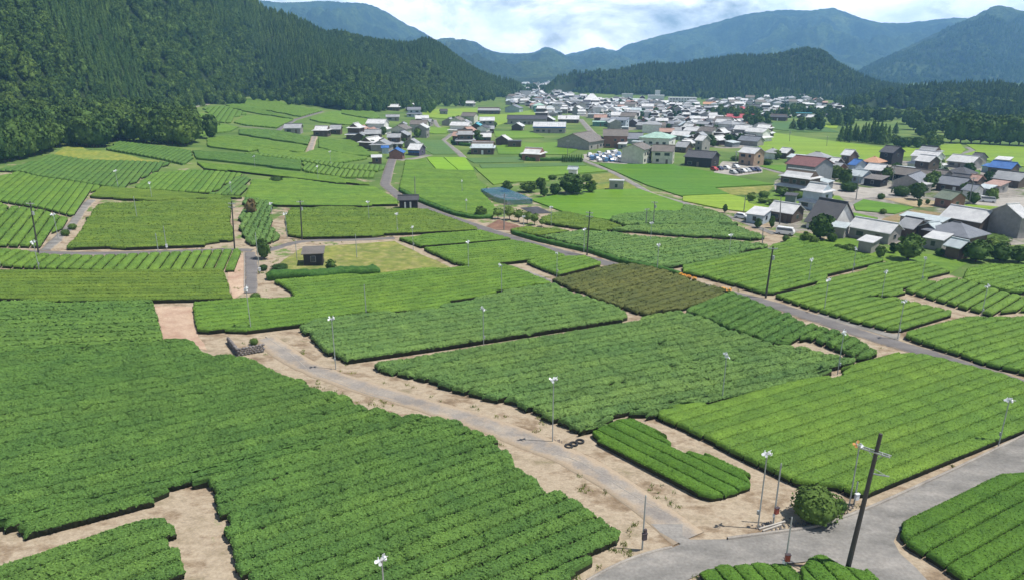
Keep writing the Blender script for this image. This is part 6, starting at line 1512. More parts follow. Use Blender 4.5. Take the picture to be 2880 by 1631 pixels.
number_from_left('front trees of the left wood', 'large broadleaf tree, %s from the left along the front of the left wood')
def forest(name, label, pts, scl, var, kinds, turn=None):
    """one wood: the crown forms repeated over many points"""
    me = bpy.data.meshes.new(name)
    n = len(pts)
    me.vertices.add(n); me.vertices.foreach_set('co', np.asarray(pts, np.float32).ravel())
    a = me.attributes.new('size', 'FLOAT_VECTOR', 'POINT'); a.data.foreach_set('vector', np.asarray(scl, np.float32).ravel())
    a = me.attributes.new('turn', 'FLOAT', 'POINT'); a.data.foreach_set('value', (rng.uniform(0, 6.28, n) if turn is None else np.asarray(turn)).astype(np.float32))
    a = me.attributes.new('form', 'INT', 'POINT'); a.data.foreach_set('value', np.asarray(var, np.int32))
    o = obj(name, me)
    tag(o, label, kind='stuff')
    ng = bpy.data.node_groups.new(name, 'GeometryNodeTree')
    ng.interface.new_socket('Geometry', in_out='INPUT', socket_type='NodeSocketGeometry')
    ng.interface.new_socket('Geometry', in_out='OUTPUT', socket_type='NodeSocketGeometry')
    gi = ng.nodes.new('NodeGroupInput'); go = ng.nodes.new('NodeGroupOutput'); jn = ng.nodes.new('GeometryNodeJoinGeometry')
    def attr(nm, ty):
        q = ng.nodes.new('GeometryNodeInputNamedAttribute'); q.data_type = ty; q.inputs['Name'].default_value = nm
        return [s for s in q.outputs if s.enabled and s.name == 'Attribute'][0]
    sz = attr('size', 'FLOAT_VECTOR'); tn = attr('turn', 'FLOAT'); fm = attr('form', 'INT')
    cx = ng.nodes.new('ShaderNodeCombineXYZ'); ng.links.new(tn, cx.inputs['Z'])
    er = ng.nodes.new('FunctionNodeEulerToRotation'); ng.links.new(cx.outputs[0], er.inputs[0])
    for i, k in enumerate(kinds):
        gj = ng.nodes.new('GeometryNodeJoinGeometry')
        for src in (k if isinstance(k, list) else [SRC[k]]):
            oi = ng.nodes.new('GeometryNodeObjectInfo'); oi.transform_space = 'ORIGINAL'
            oi.inputs['Object'].default_value = src; oi.inputs['As Instance'].default_value = False
            ng.links.new(oi.outputs['Geometry'], gj.inputs[0])
        cmp_ = ng.nodes.new('FunctionNodeCompare'); cmp_.data_type = 'INT'; cmp_.operation = 'EQUAL'
        ai = [s for s in cmp_.inputs if s.enabled and s.type == 'INT']
        ng.links.new(fm, ai[0]); ai[1].default_value = i
        ip = ng.nodes.new('GeometryNodeInstanceOnPoints')
        ng.links.new(gi.outputs[0], ip.inputs['Points']); ng.links.new(cmp_.outputs[0], ip.inputs['Selection'])
        ng.links.new(gj.outputs[0], ip.inputs['Instance'])
        ng.links.new(er.outputs[0], ip.inputs['Rotation']); ng.links.new(sz, ip.inputs['Scale'])
        ng.links.new(ip.outputs[0], jn.inputs[0])
    ng.links.new(jn.outputs[0], go.inputs[0])
    md = o.modifiers.new('forest', 'NODES'); md.node_group = ng
    return o
KINDS = [('cedar', i) for i in range(4)] + [('round', i) for i in range(5)]
def hill_points(key, spacing, cmin=0.0, cmax=1.0, front=True, rows=70):
    V = HILLGRID[key]
    a, k, _ = V.shape
    lim = 78 if front else k
    lim = min(lim, k - 1)
    A = V[:-1, :lim - 1] if True else V
    e1 = V[1:, :lim - 1] - V[:-1, :lim - 1]; e2 = V[:-1, 1:lim] - V[:-1, :lim - 1]
    area = np.linalg.norm(np.cross(e1, e2), axis=-1)
    i0, i1 = int(cmin * (a - 1)), int(cmax * (a - 1))
    area[:i0] = 0; area[i1:] = 0
    n = int(area.sum() / spacing ** 2)
    ch = rng.choice(area.size, n, p=(area / area.sum()).ravel())
    ii, jj = np.unravel_index(ch, area.shape)
    f, g_ = rng.random((n, 1)), rng.random((n, 1))
    P_ = V[ii, jj] + e1[ii, jj] * f + e2[ii, jj] * g_
    return P_, jj / 70.0
def plant(key, label, spacing, csize, bsize, share, cmin=0, cmax=1):
    P_, tt = hill_points(key, spacing, cmin, cmax)
    x, y = P_[:, 0], P_[:, 1]
    mixn = fbm(x / 90, y / 90, 3, 17) + (0.22 - 0.35 * tt) * share[1]
    broad = mixn + rng.normal(0, .04, len(x)) > share[0]
    keep = ~broad | (rng.random(len(x)) < .42)
    P_, x, y, broad, tt = P_[keep], x[keep], y[keep], broad[keep], tt[keep]
    hgt = np.where(broad, rng.uniform(*bsize[0], len(x)), rng.uniform(*csize[0], len(x)) * (0.8 + 0.4 * fbm(x / 60, y / 60, 2, 4)))
    wid = np.where(broad, hgt * rng.uniform(.7, .95, len(x)), hgt * rng.uniform(.34, .44, len(x)))
    var = np.where(broad, rng.integers(4, 9, len(x)), rng.integers(0, 4, len(x)))
    P_[:, 2] -= 0.3
    print(key, len(P_))
    forest('hillside_forest', label, P_, np.stack([wid, wid, hgt], -1), var, KINDS)
plant('left', 'dense cedar and broadleaf forest covering the left hillside', 2.8, ((6.5, 10),), ((6.5, 9.5),), (0.69, 1.1), 0.06, 1.0)
plant('mid', 'dark cedar forest on the low hill behind the village', 3.9, ((6.5, 10.5),), ((7, 10),), (0.60, 0.6))
plant('rightwood', 'mixed forest on the low rise at the right', 4.6, ((9, 13),), ((8, 12),), (0.50, 0.3))
plant('nearright', 'hazy forest on the right mountain flank', 9.0, ((11, 16),), ((11, 15),), (0.45, 0.3))
# wood on the slope between the left fields and the hill foot
pts = []; WF = np.array(densify(WOODFRONT, 3, False))
for x0, y0 in WF:
    dep = 75
    for k in range(5):
        q = rng.random()
        px_, py_ = x0 - 4 - dep * q * 0.75 + rng.normal(0, 2.5), y0 + 7 + dep * q * 0.75 + rng.normal(0, 2.5)
        pts.append((px_, py_, float(zg(px_, py_))))
pts = np.array(pts); n = len(pts)
hg = rng.uniform(9, 14.5, n)
forest('slope_wood', 'broadleaf wood between the left tea fields and the hillside', pts, np.stack([hg * .8, hg * .8, hg], -1), rng.integers(4, 9, n), KINDS)
# scattered trees of the valley: along the far edge of the village and at the hill feet
pts = []; hs = []
def belt(line, n, spread, hmin, hmax):
    ctr = [line[0][0], line[0][1]]
    L = np.array(densify(line, 5, False))
    for _ in range(n):
        if rng.random() < .22 or not pts: cx_, cy_ = L[rng.integers(len(L))] + rng.normal(0, spread, 2); ctr[:] = [cx_, cy_]
        x, y = ctr[0] + rng.normal(0, 6), ctr[1] + rng.normal(0, 6)
        pts.append((x, y, float(zg(x, y)))); hs.append(rng.uniform(hmin, hmax))
lf = [(c[0], c[1]) for c in HILL[0][2] if c[1] > 420]; md_ = [(c[0], c[1]) for c in HILL[1][2]]
belt([(x + 8, y - 6) for x, y in lf], 260, 8, 6, 11)
belt([(x, y - 12) for x, y in md_], 300, 14, 6, 11)
belt([(x, y - 60) for x, y in md_[8:]], 240, 40, 5, 9)
belt([(210, 620), (300, 640), (420, 620), (520, 600)], 260, 45, 6, 11)
belt([(330, 500), (450, 520), (560, 500)], 160, 30, 7, 12)
n = len(pts); hs = np.array(hs)
forest('valley_trees', 'scattered far trees along the foot of the hills', np.array(pts), np.stack([hs * .85, hs * .85, hs], -1), np.where(rng.random(n) < .2, rng.integers(0, 4, n), rng.integers(4, 9, n)), KINDS)

# ------------------------------------------------------------------ houses
UNITW = MB().box(-.5, .5, -.03, .03, 0, 1).mesh('pane', M['glass'])
UFR = MB().box(-.5, .5, -.02, .02, 0, 1).mesh('frame', M['wframe'])
UDOOR = MB().box(-.5, .5, -.04, .04, 0, 1).mesh('door', M['door'])
UDOORD = MB().box(-.5, .5, -.04, .04, 0, 1).mesh('door', M['doord'])
def gable_roof(w, d, z0, rise, ox=.5, oy=.6, th=.16):
    k = rise / (d / 2); zz = z0 - k * oy
    prof = [(-d / 2 - oy, zz), (-d / 2 - oy, zz - th), (0, z0 + rise - th), (d / 2 + oy, zz - th), (d / 2 + oy, zz), (0, z0 + rise)]
    return MB().prism(prof, -w / 2 - ox, w / 2 + ox)
def hip_roof(w, d, z0, rise, o_=.6):
    x, y = w / 2 + o_, d / 2 + o_; r_ = max(.4, x - y * .95); th = .16
    vs = [(-x, -y, z0), (x, -y, z0), (x, y, z0), (-x, y, z0), (-r_, 0, z0 + rise), (r_, 0, z0 + rise), (-x, -y, z0 - th), (x, -y, z0 - th), (x, y, z0 - th), (-x, y, z0 - th)]
    return MB().add(vs, [(0, 1, 5, 4), (1, 2, 5), (2, 3, 4, 5), (3, 0, 4), (6, 7, 1, 0), (7, 8, 2, 1), (8, 9, 3, 2), (9, 6, 0, 3), (9, 8, 7, 6)])
def house_parts(w, d, st, kind, roof, wall):
    """list of (part name, mesh, sub-parts) for one building"""
    wm, rm = M['wall_' + wall], M['roof_' + roof]
    fh = 2.7; hw = fh * st + .35
    if kind == 'irimoya' and st == 1: hw = 3.2
    parts = []
    big = d > 10
    if big: hw = max(hw, 4.2 if st == 1 else 6.5)
    two = st == 2 and kind in ('gable', 'irimoya') and wall in ('wood', 'white', 'bluegrey') and w > 6 and not big
    rise = d / 2 * {'steep': 1.05, 'steephip': 1.0}.get(kind, 0.52 if not big else .38)
    uw, ud = (w, d) if not two else (w * .86, d * .80)
    if kind == 'steep': hw = 2.4
    if kind in ('gable', 'steep'):
        b_ = MB().prism([(-ud / 2, -.6), (ud / 2, -.6), (ud / 2, hw), (0, hw + rise * (ud / d) - .06), (-ud / 2, hw)], -uw / 2, uw / 2)
        rise_ = rise * ud / d
        r_ = gable_roof(uw, ud, hw + .06, rise_)
        rid = MB().box(-uw / 2 - .5, uw / 2 + .5, -.22, .22, hw + rise_ - .05, hw + rise_ + .25)
    elif kind in ('hip', 'steephip'):
        b_ = MB().box(-w / 2, w / 2, -d / 2, d / 2, -.6, hw); r_ = hip_roof(w, d, hw + .04, rise)
        rr = max(.4, (w / 2 + .6) - (d / 2 + .6) * .95); rid = MB().box(-rr, rr, -.2, .2, hw + rise - .12, hw + rise + .2)
    elif kind == 'irimoya':
        b_ = MB().prism([(-ud / 2, -.6), (ud / 2, -.6), (ud / 2, hw), (ud * .32, hw + .5), (0, hw + rise * .98), (-ud * .32, hw + .5), (-ud / 2, hw)], -uw / 2, uw / 2)
        r_ = MB(); r_.frustum(uw / 2 + .8, ud / 2 + .8, hw - .05, uw / 2 - .9, ud * .30, hw + .72)
        g_ = gable_roof(uw - 1.4, ud * .62, hw + .72, rise * .62, .5, .25); r_.add(g_.v, g_.f)
        rid = MB().box(-uw / 2 + .1, uw / 2 - .1, -.24, .24, hw + .72 + rise * .62 - .05, hw + .72 + rise * .62 + .3)
    elif kind == 'shed':
        hw = 2.6 * st if st < 2 else 5.2
        b_ = MB().prism([(-d / 2, -.6), (d / 2, -.6), (d / 2, hw + d * .13), (-d / 2, hw)], -w / 2, w / 2)
        r_ = MB().prism([(-d / 2 - .4, hw - .02), (d / 2 + .4, hw + d * .13 + .08), (d / 2 + .4, hw + d * .13 + .22), (-d / 2 - .4, hw + .12)], -w / 2 - .4, w / 2 + .4)
        rid = None
    else:   # flat
        b_ = MB().box(-w / 2, w / 2, -d / 2, d / 2, -.6, hw)
        r_ = MB().box(-w / 2 - .25, w / 2 + .25, -d / 2 - .25, d / 2 + .25, hw, hw + .3); rid = None
    parts.append(('wall', b_.mesh('wall', wm), []))
    sub = []
    if rid: sub.append(('ridge', rid.mesh('ridge', M['roof_dark'] if roof in ('dark', 'slate', 'tile') else rm), None, None))
    if roof == 'skylight':
        for i in range(14):
            x = -w / 2 + w * (i + .5) / 14
            q = MB().prism([(-d / 2 - .3, hw - .22 + .12), (-d * .12, hw + rise * .76 + .06), (-d * .12, hw + rise * .76 + .16), (-d / 2 - .3, hw - .22 + .2)], x - w / 48, x + w / 48)
            sub.append(('skylight', q.mesh('skylight', M['roof_white']), None, None))
        sub.append(('eave_trim', MB().box(-w / 2 - .5, w / 2 + .5, -d / 2 - .75, -d / 2 - .62, hw - .9, hw - .2).mesh('eave_trim', M['roof_blue']), None, None))
    parts.append(('roof', r_.mesh('roof', rm), sub))
    if two:
        parts.append(('lower_storey', MB().box(-w / 2, w / 2, -d / 2, d / 2, -.6, fh - .1).mesh('lower_storey', wm), []))
        parts.append(('eave_roof', MB().frustum(w / 2 + .8, d / 2 + .8, fh - .25, uw / 2 - .02, ud / 2 - .02, fh + .55).mesh('eave_roof', rm), []))
    if wall == 'blueband':
        parts.append(('blue_sheet', MB().box(-w / 2, w / 2, -d / 2 - .5, -d / 2 - .06, 1.5, 2.0).mesh('blue_sheet', M['roof_blue']), []))
    return parts, hw, (uw, ud, two)
def add_windows(root, w, d, st, hw, uw, ud, two, wall, seed):
    q = random.Random(seed)
    def win(x, y, z, ww, hh, side):
        rz = 0 if side == 'f' else math.pi / 2
        fr = obj('window', UFR, root, (x, y, z), rz, (ww + .16, 1, hh + .16))
        off = (0, -.03, .07 / (hh + .16)) if side == 'f' else (0, .03 * -1, .07 / (hh + .16))
        obj('pane', UNITW, fr, off, 0, (ww / (ww + .16), 1, hh / (hh + .16)))
    for s_ in range(min(st, 3)):
        y = -(d if (s_ == 0 or not two) else ud) / 2 - .025
        n_ = max(1, int((w if s_ == 0 else uw) / 3.4))
        for i in range(n_):
            x = ((i + .5) / n_ - .5) * (w if s_ == 0 or not two else uw) * .9
            if s_ == 0 and i == n_ // 2 and n_ > 1:
                obj('door', UDOORD if q.random() < .8 else UDOOR, root, (x, y, .02), 0, (1.5 if n_ > 3 else 1.0, 1, 2.05)); continue
            if q.random() < .85: win(x, y, s_ * 2.7 + .85, q.choice([1.2, 1.7, 2.2]) if w > 6 else .9, 1.15, 'f')
        xg = (w if (s_ == 0 or not two) else uw) / 2 + .025
        if q.random() < .7: win(xg, 0.0, s_ * 2.7 + .9, 1.3, 1.0, 'g')
for i, (label, (x, y), w, d, rot, st, kind, roof, wall, cat) in enumerate(HOUSE):
    kind = kind or 'gable'
    root = thing('house' if cat == 'house' else cat.replace('-', '_').replace(' ', '_'), label, cat, (x, y, float(zg(x, y))), R(rot))
    if root.name.split('.')[0] in ('tower', 'block'): pass
    parts, hw, (uw, ud, two) = house_parts(w, d, st, kind, roof, wall)
    for nm, me, sub in parts:
        p_ = obj(nm, me, root)
        for snm, sme, _, _ in sub: obj(snm, sme, p_)
    if wall == 'blackdoor':
        for k in (-.18, .12): obj('door', UDOOR, root, (w * k, -d / 2 - .03, .05), 0, (w * .09, 1, 2.1))
    elif w > 3.5 and y < 900: add_windows(root, w, d, st, hw, uw, ud, two, wall, i)

# far village: a dozen plain house forms repeated with their own turn
FORMS = []
for i, (w, d, st, kind, roof, wall) in enumerate([(11, 7, 1, 'gable', 'tile', 'wood'), (9, 7, 2, 'gable', 'tile', 'wood'), (12, 8, 1, 'irimoya', 'white', 'wood'), (10, 7.5, 2, 'gable', 'white', 'grey'), (8, 6, 1, 'gable', 'white', 'wood'),
        (11, 8, 2, 'hip', 'tile', 'white'), (13, 8, 1, 'gable', 'slate', 'grey'), (9, 7, 1, 'irimoya', 'tile', 'wood'), (10, 8, 2, 'gable', 'brown', 'cream'), (14, 9, 1, 'gable', 'pale', 'grey'), (8, 6.5, 2, 'gable', 'dark', 'white'),
        (9, 7, 1, 'gable', 'rust', 'wood'), (12, 9, 2, 'gable', 'white', 'white'), (7, 5, 1, 'shed', 'pale', 'steel'), (10, 8, 1, 'irimoya', 'tile', 'grey'), (9, 8, 2, 'irimoya', 'white', 'wood')]):
    FORMS.append((house_parts(w, d, st, kind, roof, wall)[0], dict(tile='silver grey', white='glaring white', slate='slate grey', brown='brown', pale='pale blue', dark='black', rust='rust red')[roof],
                  dict(wood='dark timber', grey='grey', white='white', cream='cream', steel='steel')[wall], {1: 'low', 2: 'tall'}[st], kind))
taken = [(h_[1][0], h_[1][1], max(h_[2], h_[3]) * .5) for h_ in HOUSE]
FAR = []; CAPS = (150, 38, 70, 16, 4, 10, 8)
for zi, (poly, sep, zone) in enumerate(zip(VILLAGE, (10.5, 9.5, 10, 13, 9, 9, 9), ('in the village centre', 'at the village side', 'before the hill', 'up the valley', 'among the farmyards', 'in the left hamlet', 'in the lane hamlet'))):
    xs = [p[0] for p in poly]; ys = [p[1] for p in poly]
    for k in range(6000):
        x, y = rng.uniform(min(xs), max(xs)), rng.uniform(min(ys), max(ys))
        if not inside(np.array([x]), np.array([y]), poly)[0]: continue
        if any((x - a) ** 2 + (y - b_) ** 2 < (c + sep * .52) ** 2 for a, b_, c in taken): continue
        if sum(f_[2] == zi for f_ in FAR) >= CAPS[zi]: break
        taken.append((x, y, sep * .48))
        FAR.append((x, y, zi, zone))
KW = {'gable': 'gabled', 'hip': 'hipped', 'irimoya': 'eaved', 'flat': 'flat', 'shed': 'lean-to'}
FSRC = {}
for x, y, zi, zone in FAR:
    fi = int(rng.integers(len(FORMS)))
    parts, rc, wc, stn, kind = FORMS[fi]
    base = random.choice([-18, -8, 72, 80, 86]) if zi not in (1, 4) else random.choice([-50, -42, 45, 52])
    root = thing('house', '%s %s %s roofed %s house %s' % (stn, KW[kind], rc, wc, zone), 'house', (x, y, float(zg(x, y))), R(base + random.uniform(-8, 8)), 'far village houses %s' % zone)
    s_ = random.uniform(.88, 1.12); root.scale = (s_, s_, random.uniform(.9, 1.1))
    for nm, me, sub in parts:
        p_ = obj(nm, me, root)
        if sum(q_.name.split('.')[0] == nm for q_ in FSRC.setdefault(fi, [])) == 0: FSRC[fi].append(p_)
        for snm, sme, _, _ in sub: obj(snm, sme, p_)
# the rest of the closely packed roofs, smaller and half hidden
pts = []
for k in range(12000):
    poly = VILLAGE[0] if k < 9000 else VILLAGE[2]
    xs = [p[0] for p in poly]; ys = [p[1] for p in poly]
    x, y = rng.uniform(min(xs), max(xs)), rng.uniform(min(ys), max(ys))
    if not inside(np.array([x]), np.array([y]), poly)[0] or len(pts) >= (520 if k < 9000 else 640): continue
    if any((x - a) ** 2 + (y - b_) ** 2 < (c * .68 + 2.8) ** 2 for a, b_, c in taken): continue
    taken.append((x, y, 4.2)); pts.append((x, y, float(zg(x, y))))
fk = sorted(FSRC); n_ = len(pts); sc_ = rng.uniform(.6, .85, n_)
forest('packed_rooftops', 'mass of small grey and white roofs filling the gaps of the dense village', np.array(pts), np.stack([sc_, sc_, sc_], -1), rng.integers(0, len(fk), n_), [FSRC[k] for k in fk],
       np.radians(rng.choice([-18, -8, 74, 82], n_) + rng.normal(0, 5, n_)))
print('far houses', len(FAR), n_)
# village gardens: a few hundred small trees and shrubs among the houses
pts = []; hs = []
for poly, n_ in zip(VILLAGE, (380, 80, 170, 60, 30, 16, 12)):
    xs = [p[0] for p in poly]; ys = [p[1] for p in poly]
    k = 0
    while k < n_:
        x, y = rng.uniform(min(xs), max(xs)), rng.uniform(min(ys), max(ys))
        k += .25
        if not inside(np.array([x]), np.array([y]), poly)[0]: continue
        if any((x - a) ** 2 + (y - b_) ** 2 < (c * .9) ** 2 for a, b_, c in taken): continue
        pts.append((x, y, float(zg(x, y)))); hs.append(rng.uniform(2.2, 6.0)); k += .75
hs = np.array(hs)
forest('garden_greenery', 'small garden trees scattered between the village houses', np.array(pts), np.stack([hs, hs, hs], -1), rng.integers(4, 9, len(pts)), KINDS)

# ------------------------------------------------------------------ poles
POLE = MB().tube((0, 0, -.3), (0, 0, 1), .07, .055, 8).mesh('pole', M['galv'])
def blade_mesh(mat):
    vs = []
    for r_, wd, tw in ((.06, .06, .5), (.2, .14, .38), (.34, .16, .26), (.44, .08, .18)):
        for s_ in (-1, 1):
            vs.append((r_, s_ * wd * math.cos(tw), s_ * wd * math.sin(tw) + .012)); vs.append((r_, s_ * wd * math.cos(tw), s_ * wd * math.sin(tw) - .012))
    fs = []
    for i in range(3):
        a = i * 4; b_ = a + 4
        fs += [(a, b_, b_ + 2, a + 2), (a + 1, a + 3, b_ + 3, b_ + 1), (a, a + 1, b_ + 1, b_), (a + 2, b_ + 2, b_ + 3, a + 3)]
    fs += [(0, 2, 3, 1), (12, 13, 15, 14)]
    return mesh_from('blade', vs, fs, mat)
BLW, BLO = blade_mesh(M['fanw']), blade_mesh(M['fano'])
mo = MB(); mo.tube((0, 0, -.30), (0, 0, .10), .13, .15, 10); mo.tube((0, 0, .10), (0, 0, .2), .07, .04, 8); mo.box(-.04, .04, -.04, .30, -.2, -.12)
MOTOR = mo.mesh('fan_head', M['fanw'])
br = MB(); br.box(-.28, .28, -.04, .04, -.04, .04); br.box(-.05, .05, -.05, .05, -.25, .12)
BRK = br.mesh('bracket', M['galv'])
BOXM = {k: MB().box(-.16, .16, -.12, .12, 0, .5).mesh('control_box', M[v]) for k, v in dict(g='galv', red='boxr', dark='boxd', white='fanw').items()}
for i, (label, (x, y), h, nf, rot) in enumerate(FAN):
    q = random.Random(i)
    r_ = thing('frost_fan', label, 'frost fan', (x, y, float(zg(x, y))), R(rot))
    obj('pole', POLE, r_, None, None, (1, 1, h))
    obj('bracket', BRK, r_, (0, 0, h))
    if i % 2: obj('control_box', BOXM['g'], r_, (0, -.18, 1.4), None, (.7, .7, .8))
    for k in range(nf):
        hd = obj('fan_head', MOTOR, r_, (.24 if k else -.24, 0, h + .10 + .12 * k))
        hd.scale = (.85, .85, .85); hd.rotation_euler = (R(62 + q.uniform(-8, 8)), R(q.uniform(-10, 10)), R(q.uniform(-35, 35) + (180 if k else 0)))
        for b_ in range(3):
            bl = obj('blade', BLO if (i == 2 and k) else BLW, hd, (0, 0, .15))
            bl.rotation_euler = (0, 0, b_ * 2.094 + q.uniform(0, 2))
for i, (label, (x, y), h, arms, lean, th) in enumerate(UTIL):       # lean: sideways offset of the top in metres
    r_ = thing('utility_pole', label, 'utility pole', (x, y, float(zg(x, y))))
    mt = M['tar'] if th >= 1 else M['cpole']
    obj('pole', MB().tube((-.03 * lean, 0, -.4), (lean, 0, h), .17 * th, .115 * th, 10).mesh('pole', mt), r_)
    turn = R(-42 if i == 0 else random.uniform(-35, 35))
    for k in range(arms):
        z = h * (.87 if i == 0 else .95) - k * .8
        L_ = 1.05 if i == 0 else .8
        a = MB(); a.box(-L_, L_, -.21, -.13, 0, .09); a.box(-L_, L_, .13, .21, 0, .09)
        a.tube((-L_ * .6, 0, 0), (0, 0, -.7), .02, .02, 5); a.tube((L_ * .6, 0, 0), (0, 0, -.7), .02, .02, 5)
        ao = obj('crossarm', a.mesh('crossarm', M['galv']), r_, (lean * z / h, 0, z), turn)
        for s_ in (-.9, -.45, .45, .9):
            obj('insulator', MB().tube((s_ * L_, -.17, .09), (s_ * L_, -.17, .25), .045, .03, 6).mesh('insulator', M['porc']), ao)
    if i == 0:
        z = h * .72; a = MB(); a.box(-1.3, .1, -.05, .05, 0, .07); a.tube((-1.2, 0, 0), (.05, 0, .6), .025, .025, 5)
        obj('stay_arm', a.mesh('stay_arm', M['galv']), r_, (lean * z / h, 0, z), R(160))
    elif arms and i % 2:
        obj('transformer', MB().tube((.32, 0, h * .74), (.32, 0, h * .74 + .75), .22, .22, 12).mesh('transformer', M['galv']), r_, (lean * .75, 0, 0), turn)
for label, (x, y), h, kind in POST:
    r_ = thing('post', label, 'post', (x, y, float(zg(x, y))), R(random.uniform(-30, 30)))
    obj('pole', POLE, r_, None, None, (1.15, 1.15, h))
    obj('cap', MB().tube((0, 0, h), (0, 0, h + .1), .07, .03, 8).mesh('cap', M['galv']), r_)
    if kind != 'none':
        z = 1.15 if kind != 'white' else .6
        bx = obj('control_box', BOXM[kind], r_, (.05, -.16, z), None, (1.25, 1, 1.25))
        obj('box_lid', MB().box(-.19, .19, -.16, .13, .5, .54).mesh('box_lid', M['boxd'] if kind != 'white' else M['fanw']), bx)
        if kind == 'dark': obj('meter', BOXM['dark'], r_, (.1, -.14, z + .75), None, (.8, .8, .6))
        if kind == 'red': obj('meter', BOXM['white'], r_, (-.18, -.1, z - .3), None, (.55, .55, .6))

# ------------------------------------------------------------------ cars
def car_meshes(kind):
    b_ = MB()
    if kind == 'van':
        prof = [(-2.2, .28), (2.15, .28), (2.25, .55), (2.22, 1.0), (1.75, 1.85), (1.5, 1.95), (-2.0, 1.95), (-2.2, 1.8)]
        gl = [(-1.9, 1.15), (2.02, 1.15), (1.72, 1.75), (-1.95, 1.75)]; hw = .84
    else:
        prof = [(-1.95, .28), (1.95, .28), (2.0, .5), (1.95, .82), (1.1, .98), (.55, 1.45), (.3, 1.52), (-1.3, 1.52), (-1.75, 1.05), (-1.97, .9)]
        gl = [(-1.62, 1.02), (.98, 1.0), (.5, 1.40), (-1.32, 1.42)]; hw = .80
    n_ = len(prof)
    top = max(p[1] for p in prof)
    def ins(z): return hw - .16 * max(0, (z - .95) / (top - .95))
    V = [(x, -ins(z), z) for x, z in prof] + [(x, ins(z), z) for x, z in prof]
    F = [tuple(range(n_)), tuple(range(2 * n_ - 1, n_ - 1, -1))] + [((i + 1) % n_, i, n_ + i, n_ + (i + 1) % n_) for i in range(n_)]
    g_ = MB()
    for s_ in (-1, 1):
        g_.add([(x, s_ * (ins(z) + .012), z) for x, z in gl] + [(x, s_ * (ins(z) - .03), z) for x, z in gl], [(0, 1, 2, 3), (7, 6, 5, 4), (0, 4, 5, 1), (1, 5, 6, 2), (2, 6, 7, 3), (3, 7, 4, 0)])
    (xa, za), (xb, zb) = (gl[1], gl[2])
    g_.add([(xa + .07, -ins(za) + .1, za + .03), (xa + .07, ins(za) - .1, za + .03), (xb + .09, ins(zb) - .1, zb), (xb + .09, -ins(zb) + .1, zb)], [(0, 1, 2, 3)])
    xa, za = gl[0]; xb, zb = gl[3]
    g_.add([(xa - .10, -ins(za) + .1, za + .03), (xa - .10, ins(za) - .1, za + .03), (xb - .10, ins(zb) - .1, zb), (xb - .10, -ins(zb) + .1, zb)], [(3, 2, 1, 0)])
    return V, F, g_.mesh('windows', M['glass']), hw
WH = MB().tube((0, -.09, 0), (0, .09, 0), .30, .30, 14).mesh('wheel', M['rubber'])
RIM = MB().tube((0, -.10, 0), (0, .10, 0), .17, .17, 10).mesh('rim', M['galv'])
LMP = MB().box(-.03, .03, -.16, .16, -.07, .07).mesh('headlight', M['lamp'])
CM = {k: car_meshes(k) for k in ('van', 'hatch')}
BODY = {}
def make_car(label, x, y, kind, col, rot, full=True, group=None, zoff=0.0):
    r_ = thing('parked_car' if kind != 'van' else 'parked_van', label, 'car' if kind != 'van' else 'van', (x, y, float(zg(x, y)) + .06 + zoff), R(rot), group)
    V, F, g_, hw = CM[kind]
    if (kind, col) not in BODY: BODY[(kind, col)] = mesh_from('body', V, F, M['car_' + col])
    obj('body', BODY[(kind, col)], r_); obj('windows', g_, r_)
    xs = (1.25, -1.2) if kind == 'hatch' else (1.4, -1.35)
    for xx in xs:
        for s_ in (-1, 1):
            wh = obj('wheel', WH, r_, (xx, s_ * (hw - .07), .30))
            if full: obj('rim', RIM, wh)
    if full:
        for s_ in (-1, 1): obj('headlight', LMP, r_, (1.98 if kind == 'hatch' else 2.24, s_ * .55, .68))
    return r_
for label, (x, y), kind, col, rot in CAR: make_car(label, x, y, kind, col, rot)
poly = SCRAP[0]
xs = [p[0] for p in poly]; ys = [p[1] for p in poly]; done = []
for yy in np.arange(min(ys), max(ys), 5.2):
    for xx in np.arange(min(xs), max(xs), 2.5):
        x, y = xx + rng.normal(0, .25), yy + rng.normal(0, .4)
        if not inside(np.array([x]), np.array([y]), poly)[0] or rng.random() < .08: continue
        col = rng.choice(['white', 'white', 'white', 'silver', 'blue', 'black'])
        kd = 'hatch' if rng.random() < .7 else 'van'
        make_car('scrapped %s %s in the packed yard' % (col, 'car' if kd == 'hatch' else 'van'), x, y, kd, str(col), 90 + rng.normal(0, 7), False, 'scrapped cars in the packed yard')

# ------------------------------------------------------------------ small things near the lane
for i, ((x, y), l_) in enumerate(zip(TYRE, ('old black tyre lying nearest the lane', 'old black tyre lying in the middle of three', 'old black tyre lying nearest the clipped tea rows'))):
    V = []; F = []; n_, m_ = 20, 8
    for a in range(n_):
        for b_ in range(m_):
            ta, tb = 6.283 * a / n_, 6.283 * b_ / m_
            rr = .40 + .13 * math.cos(tb)
            V.append((rr * math.cos(ta), rr * math.sin(ta), .11 + .11 * math.sin(tb)))
            F.append((a * m_ + b_, (a + 1) % n_ * m_ + b_, (a + 1) % n_ * m_ + (b_ + 1) % m_, a * m_ + (b_ + 1) % m_))
    tag(obj('tyre', mesh_from('tyre', V, F, M['rubber'], True), None, (x, y, float(zg(x, y)))), l_, 'tyre')
STONE = []
for k in range(5):
    r_ = np.random.default_rng(k); d = rand_dirs(26, r_)
    V, F = core(.5, .5, 0, r_, 7, 4, .18); STONE.append(mesh_from('stone', V, F, M['stone']))
wl = thing('stone_wall', 'low dry stone retaining wall at the head of the sandy lane', 'wall', (0, 0, 0))
